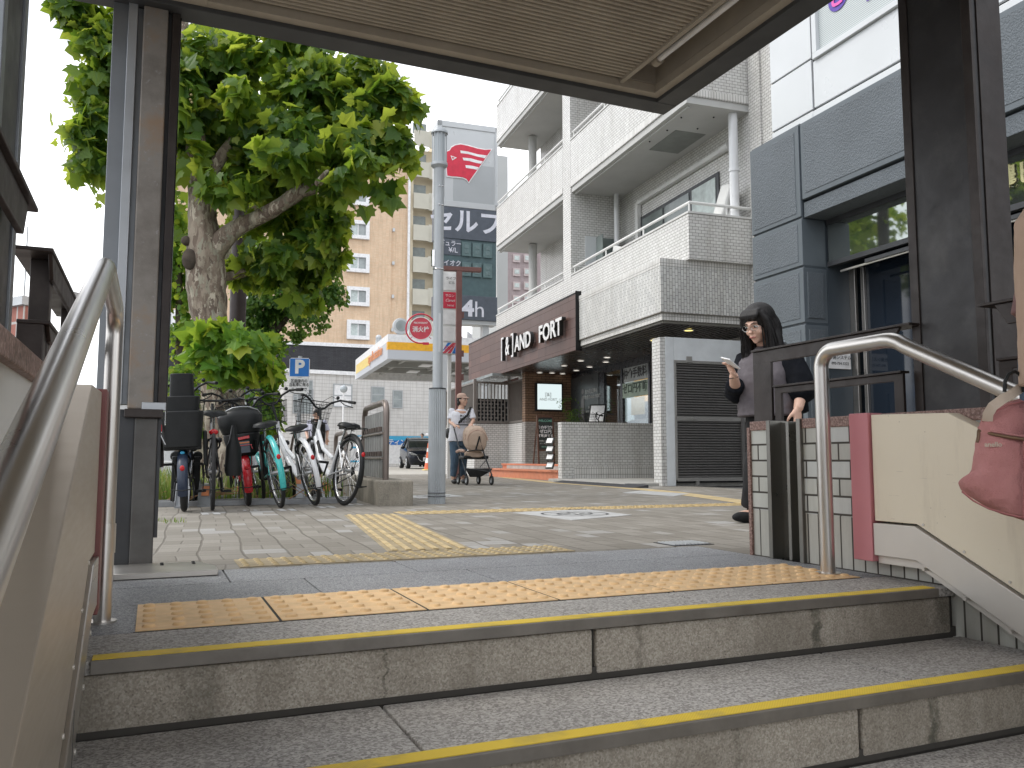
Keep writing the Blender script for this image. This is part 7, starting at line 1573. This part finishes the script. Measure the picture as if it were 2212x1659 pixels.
wp('wristband', M['black'], lambda b: b.tube([wR+Vector((0,0,-.012))+Vector((.027*cos(a),.027*sin(a),.006*cos(a))) for a in [2*pi*i/16 for i in range(16)]], .003, 5, closed=True), t)
# ---- woman pushing the stroller
D = 15.3; base = at(984, 1045, D); base.z = 0
t = thing('person', 'woman in a cap and white printed T-shirt pushing a beige stroller', 'person', base)
A_ = lambda u, v, D=15.3: at(u, v, D)-base
hc = A_(999,864); hf = Vector((.55,-.80,.02)); HM = frame_from(hc, hf, (0,0,1)); fwd = Vector((.05,-1,0)).normalized(); rt_ = Vector((-1,.05,0))
sR, sL, nk, hip = A_(976,889,15.35), A_(1017,889,15.25), A_(996,882), A_(990,950)
eR, wR, eL, wL = A_(973,912,15.3), A_(982,919,15.0), A_(1022,909,15.2), A_(1018,917,14.95)
fR, fL = A_(979,1040,15.35), A_(1000,1036,15.5); fR.z = fL.z = .05
def body2(b):
    head(b, HM); b.tube([hc+Vector((0,.01,-.07)), nk, nk+Vector((0,0,-.08))], [.05,.055,.09], 14)
    b.tube([nk+Vector((0,0,-.05)), hip], [.13,.14], 16, flat=.8)
    limbt(b, [sR, eR, wR], [.045,.038,.026]); limbt(b, [sL, eL, wL], [.045,.038,.026])
    for h_, f_ in ((hip+Vector((-.08,0,0)), fR),(hip+Vector((.08,0,0)), fL)): kn = h_.lerp(f_,.5)+fwd*.03; limbt(b, [h_, kn, f_+Vector((0,0,.03))], [.08,.055,.038]); b.ball(f_+fwd*.06, (.042,.10,.035))
    for w_, s in ((wR,1),(wL,-1)): hand(b, frame_from(w_, (s*.4,-.7,-.1), (0,-.3,1)), side=s, curl=.75)
organic('body', body2, .010, M['skin'], t, 4)
face(t, HM, True)
def tee(b):
    cc = lambda f: (nk+Vector((0,0,-.02))).lerp(hip+Vector((0,0,-.03)), f)
    b.loft([[cc(f)+Vector((.17*w*cos(a), .12*d_*sin(a), 0)) for a in [2*pi*i/24 for i in range(24)]] for f, w, d_ in ((.0,.42,.55),(.10,.98,.8),(.2,1.05,1.0),(.5,1.05,1.1),(.8,1.12,1.2),(1.0,1.18,1.25))])
    limbt(b, [sR+Vector((.04,0,.0)), sR, sR.lerp(eR,.75)], [.06,.068,.07]); limbt(b, [sL+Vector((-.04,0,.0)), sL, sL.lerp(eL,.8)], [.06,.068,.07])
ts = organic('t_shirt', tee, .010, M['tshirt'], t, 4, .016, .08)
for i in range(3): text('shirt_print', 'MOON', .060, M['letterblack'], ts, tuple(A_(999, 899.5+i*6.6, 15.3)+Vector((0,-.172,0))), (R(90),0,R(-6)), .001, .02, spacing=1.25)
organic('trousers', lambda b: (b.tube([hip+Vector((0,0,-.12)), hip+Vector((0,0,.04))], [.15,.15], 18, flat=.8), [limbt(b, [h_+Vector((0,0,-.04)), h_.lerp(f_,.5)+fwd*.03, f_+Vector((0,0,.09))], [.105,.078,.058]) for h_, f_ in ((hip+Vector((-.07,0,0)), fR),(hip+Vector((.07,0,0)), fL))]), .011, M['denim'], t, 5, .012, .1)
organic('shoe', lambda b: (b.ball(fR+fwd*.06+Vector((0,0,-.005)), (.048,.13,.045)),), .009, M['black'], t, 3)
organic('shoe', lambda b: (b.ball(fL+fwd*.06+Vector((0,0,-.005)), (.048,.13,.045)),), .009, M['black'], t, 3)
def hair2(b):
    n0 = len(b.v); b.ball((0,-.025,.028), (.083,.094,.085)); b.tube([(-.06,-.05,0),(-.085,-.02,-.08),(-.07,.0,-.13)], [.04,.03,.012], 10); b.tube([(.06,-.05,0),(.085,-.01,-.07),(.075,.0,-.10)], [.035,.022,.008], 10); b.ball((0,-.07,-.06), (.06,.04,.07)); xf(b, n0, HM)
organic('hair', hair2, .009, M['hair'], t, 3)
def cap(b):
    n0 = len(b.v); b.lathe([(.090,.035),(.094,.065),(.082,.10),(.05,.125),(.0001,.132)], (0,-.018,0), 24); b.lathe([(.0001,.036),(.090,.036)], (0,-.018,0), 24)
    b.loft([[(x, .055+.085*math.sqrt(max(0,1-(x/.075)**2))*f, z+.01*f-.02*f*f) for x in [-.075+.15*i/10 for i in range(11)]] for f, z in ((0,.055),(.5,.05),(1.0,.045),(1.0,.038),(0,.046))]); xf(b, n0, HM)
wp('cap', M['tan2'], cap, t, smooth=50)
wp('shoulder_strap', M['black'], lambda b: (b.tube([sL+Vector((.0,.06,.05)), sL+Vector((-.02,-.05,.075)), A_(1004,897,15.3)+Vector((0,-.155,0)), A_(990,909,15.3)+Vector((0,-.165,0)), A_(978,921,15.3)+Vector((0,-.10,0)), A_(970,930,15.4)], .024, 8, flat=.5), b.ball(A_(968,936,15.45), (.05,.12,.10))), t, smooth=60)
# ---- stroller
sb0 = at(1024, 1046, 14.75); sb0.z = 0
t = thing('stroller', 'beige canopy baby stroller with black basket and four small wheels', 'stroller', sb0)
Q = lambda x, y, D=14.75: at((1000+x/4.364)*k, (850+y/4.364)*k, D)-sb0
def ringc(cx, cy, rx, ry, D, n_=20, sq=.8): return [Q(cx+rx*(abs(cos(a))**sq)*(1 if cos(a) > 0 else -1), cy-ry*(abs(sin(a))**sq)*(1 if sin(a) > 0 else -1), D) for a in [2*pi*i/n_ for i in range(n_)]]
hood = organic('hood', lambda b: b.loft([ringc(845,1080,60,70,14.42,sq=.75), ringc(840,1085,105,125,14.46,sq=.75), ringc(830,1085,118,143,14.58,sq=.75), ringc(815,1072,122,140,14.75,sq=.75), ringc(800,1060,118,130,14.95,sq=.75), ringc(790,1055,80,90,15.05,sq=.75)]), .011, M['tan'], t, 3)
wp('hood_seam', M['tan2'], lambda b: (b.tube([Q(845+112*cos(a), 1100-118*sin(a), 14.44) for a in [pi*i/12 for i in range(13)]], .008, 6), b.tube([Q(828+125*cos(a), 1090-140*sin(a), 14.57) for a in [pi*i/12 for i in range(13)]], .007, 6)), hood, smooth=60)
wp('hood_strap', M['black'], lambda b: (b.tube([Q(868,1050,14.40),Q(850,1120,14.39),Q(828,1195,14.42)], .014, 6), b.tube([Q(735,1215,14.42),Q(828,1200,14.40),Q(915,1205,14.44)], .010, 6), b.tube([Q(868,1055,14.40),Q(905,1210,14.45)],.005,5)), hood, smooth=60)
organic('seat_shell', lambda b: b.loft([ringc(815,1250,100,30,14.55), ringc(810,1255,110,40,14.75), ringc(800,1240,100,40,14.95)]), .012, M['tan'], t, 3)
organic('basket', lambda b: b.loft([[Q(710+dx,1400+dy*0,Dd) for dx, dy, Dd in ((0,0,14.5),(300,0,14.5),(280,0,15.0),(20,0,15.0))], [Q(725+dx,1430+0*dy,Dd) for dx, dy, Dd in ((0,0,14.5),(270,0,14.5),(250,0,15.0),(20,0,15.0))], [Q(760+dx,1495,Dd) for dx, Dd in ((0,14.55),(120,14.55),(120,14.95),(10,14.95))]]), .012, M['blackmatt'], t, 3)
wp('seat_frame', M['black'], lambda b: (b.box(*(list(Q(700,1262,14.5))+list(Q(905,1300,14.95)))),), t, bevel=.02)
def chs(b):
    for d_ in (0,.42):
        b.tube([Q(590,965,14.95+d_*.3),Q(640,1160,14.85+d_*.4),Q(668,1265,14.7+d_*.6),Q(732,1490,14.5+d_)], .013, 8)
        b.tube([Q(905,1210,14.45+d_),Q(950,1330,14.45+d_),Q(1003,1480,14.45+d_)], .013, 8)
    b.tube([Q(580,955,15.0),Q(620,925,15.0),Q(760,925,15.05),Q(800,940,15.1)], .014, 8); b.tube([Q(650,1180,14.6),Q(720,1210,14.5)],.012,6); b.tube([Q(730,1400,14.5),Q(1000,1440,14.45)],.008,6); b.tube([Q(870,1390,14.45),Q(950,1300,14.45)],.008,6); b.tube([Q(645,1250,14.8),Q(650,1500,14.85)],.014,8)
wp('chassis', M['darkframe'], chs, t, smooth=60)
wp('bumper_bar', M['tan2'], lambda b: b.tube([Q(620,1220,14.6),Q(650,1205,14.5),Q(700,1212,14.45)], .026, 10), t, smooth=60)
for x, y, Dd in ((635,1540,14.95),(725,1545,14.45),(858,1542,15.0),(998,1535,14.5)):
    c_ = Q(x, y, Dd); c_.z = .085-sb0.z
    w_ = wp('wheel', M['blackmatt'], lambda b: b.ring(c_, .065, .020, 'x', 24, 8), t, smooth=60); w_2 = wp('wheel_hub', M['signgrey2'], lambda b: b.cyl(c_-Vector((.012,0,0)), c_+Vector((.012,0,0)), .045, n=16), w_, smooth=30)
    w_.rotation_euler = (0,0,0)
    wp('fork', M['black'], lambda b: b.tube([c_, c_+Vector((.0,.0,.11))], .018, 8), t, smooth=60)
# ---- schoolboy walking away
D = 19.0; base = at(685, 1034, D); base.z = 0
t = thing('person', 'dark-haired pedestrian in a pale shirt and black backpack walking away behind the bicycles', 'person', base)
A_ = lambda u, v, D=19.0: at(u, v, D)-base
hc = A_(684,895); fwd = Vector((.2,1,0)).normalized(); HM = frame_from(hc, fwd, (0,0,1)); nk, hip = A_(685,909), A_(685,960)
sR, sL = A_(701,913), A_(669,913); eR, eL = A_(707,933), A_(662,933); wR, wL = A_(706,948,18.8), A_(665,948,18.8); f1, f2 = A_(677,1030,18.8), A_(692,1026,19.2); f1.z = .05; f2.z = .06
def body3(b):
    head(b, HM); b.tube([hc+Vector((0,0,-.07)), nk, nk+Vector((0,0,-.08))], [.05,.055,.09], 12); b.tube([nk+Vector((0,0,-.05)), hip], [.14,.14], 16)
    limbt(b, [sR,eR,wR], [.048,.040,.028]); limbt(b, [sL,eL,wL], [.048,.040,.028])
    for h_, f_ in ((hip+Vector((-.08,0,0)), f1),(hip+Vector((.08,0,0)), f2)): limbt(b, [h_, h_.lerp(f_,.5), f_+Vector((0,0,.03))], [.08,.055,.038]); b.ball(f_+fwd*.05, (.042,.10,.035))
    for w_ in (wR, wL): hand(b, frame_from(w_, (0,.1,-1), (0,1,.1)), side=1, curl=.4)
organic('body', body3, .012, M['skin'], t, 3)
organic('shirt', lambda b: (b.loft([[nk.lerp(hip,f)+Vector((.19*w*cos(a), .13*w*sin(a), 0)) for a in [2*pi*i/20 for i in range(20)]] for f, w in ((.0,.4),(.12,.95),(.5,1.0),(1.0,.98))]), limbt(b, [sR+Vector((-.04,0,0)), sR, sR.lerp(eR,.9)], [.06,.07,.072]), limbt(b, [sL+Vector((.04,0,0)), sL, sL.lerp(eL,.9)], [.06,.07,.072])), .013, M['uniform'], t, 4)
organic('trousers', lambda b: (b.tube([hip+Vector((0,0,-.1)), hip+Vector((0,0,.1))], [.15,.15], 16), [limbt(b, [h_+Vector((0,0,-.03)), h_.lerp(f_,.5), f_+Vector((0,0,.06))], [.10,.08,.065]) for h_, f_ in ((hip+Vector((-.08,0,0)), f1),(hip+Vector((.08,0,0)), f2))]), .013, M['blackcloth2'], t, 4)
organic('hair', lambda b: b.ball(hc+Vector((0,-.012,.03)), (.084,.094,.095)), .012, M['hair'], t, 2)
bb_ = thing('backpack', 'black school backpack worn by the pedestrian walking away', 'backpack', base)
organic('bag_body', lambda b: (b.loft([[A_(685,934)+Vector((.155*w*cos(a), -.20+.09*w*sin(a), z)) for a in [2*pi*i/18 for i in range(18)]] for z, w in ((-.26,.7),(-.23,.95),(0,1.0),(.18,.95),(.24,.6))]), b.ball(A_(685,942)+Vector((0,-.28,0)), (.12,.05,.12))), .013, M['black'], bb_, 3)
wp('shoulder_strap', M['black'], lambda b: [b.tube([A_(685,922)+Vector((dx*.7,-.14,.05)), A_(685,910)+Vector((dx,-.04,.03)), A_(685,910)+Vector((dx,.10,0))], .028, 8, flat=.5) for dx in (-.12,.12)], bb_, smooth=60)
# ---- man behind the car
D = 43.5; base = at(912, 1010, D); base.z = 0
t = thing('person', 'dark-haired man in a white top standing behind the black car', 'person', base)
hc = at(912, 941, D)-base; HM = frame_from(hc, (-.5,-.8,0), (0,0,1))
organic('body', lambda b: (head(b, HM), b.tube([hc+Vector((0,0,-.08)), hc+Vector((0,0,-.2))], [.055,.07], 10), b.tube([hc+Vector((0,0,-.3)), hc+Vector((0,0,-.85))], [.16,.15], 14), [limbt(b, [hc+Vector((s*.08,0,-.85)), hc+Vector((s*.09,0,-1.25)), Vector((s*.1,0,.05))], [.09,.06,.05]) for s in (-1,1)], [limbt(b, [hc+Vector((s*.2,0,-.25)), hc+Vector((s*.25,0,-.55)), hc+Vector((s*.24,-.05,-.8))], [.05,.04,.03]) for s in (-1,1)], [hand(b, frame_from(hc+Vector((s*.24,-.05,-.8)), (0,0,-1), (0,1,0)), side=s) for s in (-1,1)]), .016, M['skin'], t, 2)
organic('shirt', lambda b: (b.tube([hc+Vector((0,0,-.19)), hc+Vector((0,0,-.24)), hc+Vector((0,0,-.9))], [.10,.19,.18], 16), [b.tube([hc+Vector((s*.18,0,-.25)), hc+Vector((s*.25,0,-.5))], [.07,.065], 10) for s in (-1,1)]), .018, M['tshirt'], t, 2)
organic('trousers', lambda b: [limbt(b, [hc+Vector((s*.07,0,-.85)), hc+Vector((s*.09,0,-1.25)), Vector((s*.1,0,.07))], [.11,.08,.07]) for s in (-1,1)], .018, M['blackcloth2'], t, 2)
organic('hair', lambda b: b.ball(hc+Vector((.01,.012,.03)), (.085,.094,.095)), .014, M['hair'], t, 1)
# ---- passer-by at the right edge with the pink bag
base = at(2330, 900, 2.34); base.z = -.16
t = thing('person', 'passer-by mostly outside the right edge, bare forearm beside the pink bag', 'person', base)
A_ = lambda u, v, D=2.34: at(u, v, D)-base
hc = A_(2350,300,2.3)+Vector((0,0,0)); hc = Vector((.02,0,1.52)); HM = frame_from(hc, (-.2,1,-.1), (0,0,1))
nk = Vector((.02,0,1.36)); hip = Vector((.03,0,.84)); sA = A_(2275,480,2.36); eA = A_(2232,690,2.38); wA = A_(2240,845,2.44); sB = Vector((.22,0,1.30)); eB = Vector((.28,0,1.02)); wB = Vector((.28,.1,.80))
def body4(b):
    head(b, HM); b.tube([hc+Vector((0,0,-.07)), nk, nk+Vector((0,0,-.08))], [.05,.055,.09], 14); b.tube([nk+Vector((0,0,-.05)), hip], [.13,.15], 16)
    limbt(b, [sA, eA, wA], [.050,.042,.029]); limbt(b, [sB,eB,wB], [.045,.04,.028])
    for s in (-1,1): h_ = hip+Vector((s*.08,0,0)); f_ = Vector((.03+s*.1,.1*s,.05)); limbt(b, [h_, h_.lerp(f_,.5), f_+Vector((0,0,.03))], [.08,.055,.04]); b.ball(f_+Vector((0,.06,0)), (.042,.10,.035))
    hand(b, frame_from(wA, (-.15,.15,-1), (-1,0,0)), side=1, curl=.8); hand(b, frame_from(wB, (0,.3,-1), (1,0,0)), side=-1, curl=.5)
organic('body', body4, .009, M['skin'], t, 4)
organic('top', lambda b: (b.loft([[nk.lerp(hip,f)+Vector((.19*w*cos(a), .13*w*sin(a), 0)) for a in [2*pi*i/20 for i in range(20)]] for f, w in ((.0,.4),(.12,.95),(.5,1.0),(1.05,1.05))]), limbt(b, [nk+Vector((-.1,0,-.08)), sA, sA.lerp(eA,.72)], [.08,.078,.060]), limbt(b, [sB+Vector((-.06,0,0)), sB, sB.lerp(eB,.8)], [.07,.075,.07])), .010, M['webbing2'], t, 4, .01)
organic('cuff', lambda b: b.tube([sA.lerp(eA,.62), sA.lerp(eA,.98)], [.062,.060], 18), .007, M['maroonsleeve'], t, 3)
organic('trousers', lambda b: (b.tube([hip+Vector((0,0,-.15)), hip+Vector((0,0,.08))], [.16,.16], 16), [limbt(b, [hip+Vector((s*.08,0,-.04)), hip+Vector((s*.09,.02,-.42)), Vector((.03+s*.1,.1*s,.12))], [.10,.08,.07]) for s in (-1,1)]), .013, M['denim'], t, 4)
organic('hair', lambda b: (b.ball(hc+Vector((0,-.02,.03)), (.084,.094,.09)), b.ball(hc+Vector((0,-.06,-.05)), (.07,.05,.09))), .012, M['hair'], t, 2)
bg0 = at(2200, 1000, 2.40)
t = thing('shoulder_bag', 'dusty pink canvas bag with beige webbing handle and black ring at the right edge', 'bag', bg0)
cb_ = lambda x, y, D=2.40: at((2100+x/2.37)*k, (600+y/2.37)*k, D)-bg0
OUT = [(835,1065),(900,1010),(1000,950),(1100,925),(1300,930),(1500,1010),(1590,1090),(1600,1250),(1640,1420),(1690,1520),(1600,1600),(1400,1660),(1200,1680),(1060,1650),(950,1618),(850,1575),(770,1520),(715,1480),(694,1435),(720,1405),(772,1375),(800,1300),(815,1220),(830,1140)]
def bagf(b):
    cx_, cy_ = 1150, 1300; rings = []
    for dd, s_ in ((-.085,.55),(-.075,.78),(-.055,.92),(-.02,.995),(0,1.0),(.03,.985),(.07,.85),(.085,.6)): rings.append([cb_(cx_+(x-cx_)*s_, cy_+(y-cy_)*s_, 2.44+dd) for x, y in OUT])
    b.loft(rings)
bgb = organic('bag_body', bagf, .0065, M['pinkcanvas'], t, 6, .024, .10)
wp('zip', M['zip'], lambda b: (b.tube([cb_(820,1128,2.415),cb_(900,1150,2.365),cb_(1000,1168,2.350),cb_(1100,1182,2.342),cb_(1300,1195,2.345)], .0045, 8), b.tube([cb_(820,1130,2.41),cb_(818,1165,2.40),cb_(812,1200,2.40)], .004, 6), b.tube([cb_(826,1140,2.385),cb_(820,1190,2.385)],.0025,6)), t, smooth=60)
wp('seam', M['pinkseam'], lambda b: (b.tube([cb_(722,1490,2.372),cb_(790,1545,2.362),cb_(880,1592,2.355),cb_(1000,1628,2.352),cb_(1150,1655,2.352)], .0028, 6), b.tube([cb_(842,1075,2.40),cb_(900,1030,2.385),cb_(1000,975,2.372),cb_(1120,950,2.37)], .0028, 6), b.tube([cb_(1090,1190,2.343),cb_(1095,1400,2.34),cb_(1088,1640,2.352)], .0026, 6)), t, smooth=60)
wp('zip_fold', M['pinkcanvas'], lambda b: b.tube([cb_(828,1112,2.42),cb_(900,1132,2.372),cb_(1000,1150,2.356),cb_(1100,1164,2.348),cb_(1300,1178,2.35)], .008, 8, flat=.6), t, smooth=60)
text('bag_print', 'anello', .019, M['webbing'], t, tuple(cb_(908,1212,2.352)), (R(90),0,-YAW-R(10)), .0008, .02)
def strapf(b):
    P = [cb_(872,1075,2.385),cb_(878,1030,2.37),cb_(905,985,2.36),(cb_(960,945,2.36)),cb_(1030,905,2.36),cb_(1090,865,2.38),cb_(1180,840,2.40)]
    fr_ = at(2100,1000,2.4).normalized()
    for a_, c_ in zip(P[:-1], P[1:]):
        pass
    rings = []
    for i, p_ in enumerate(P):
        tn = (P[min(i+1,len(P)-1)]-P[max(i-1,0)]).normalized(); w = tn.cross(fr_).normalized()*.0135; n_ = fr_*.002
        rings.append([p_-w-n_, p_+w-n_, p_+w+n_, p_-w+n_])
    b.loft(rings)
wp('webbing_handle', M['webbing'], strapf, t, smooth=30)
wp('carabiner', M['black'], lambda b: (b.tube([cb_(975,900,2.36),cb_(978,840,2.36),cb_(1000,795,2.36),cb_(1035,778,2.36),cb_(1065,795,2.36),cb_(1082,835,2.36),cb_(1088,900,2.36)], .0052, 8)), t, smooth=60)
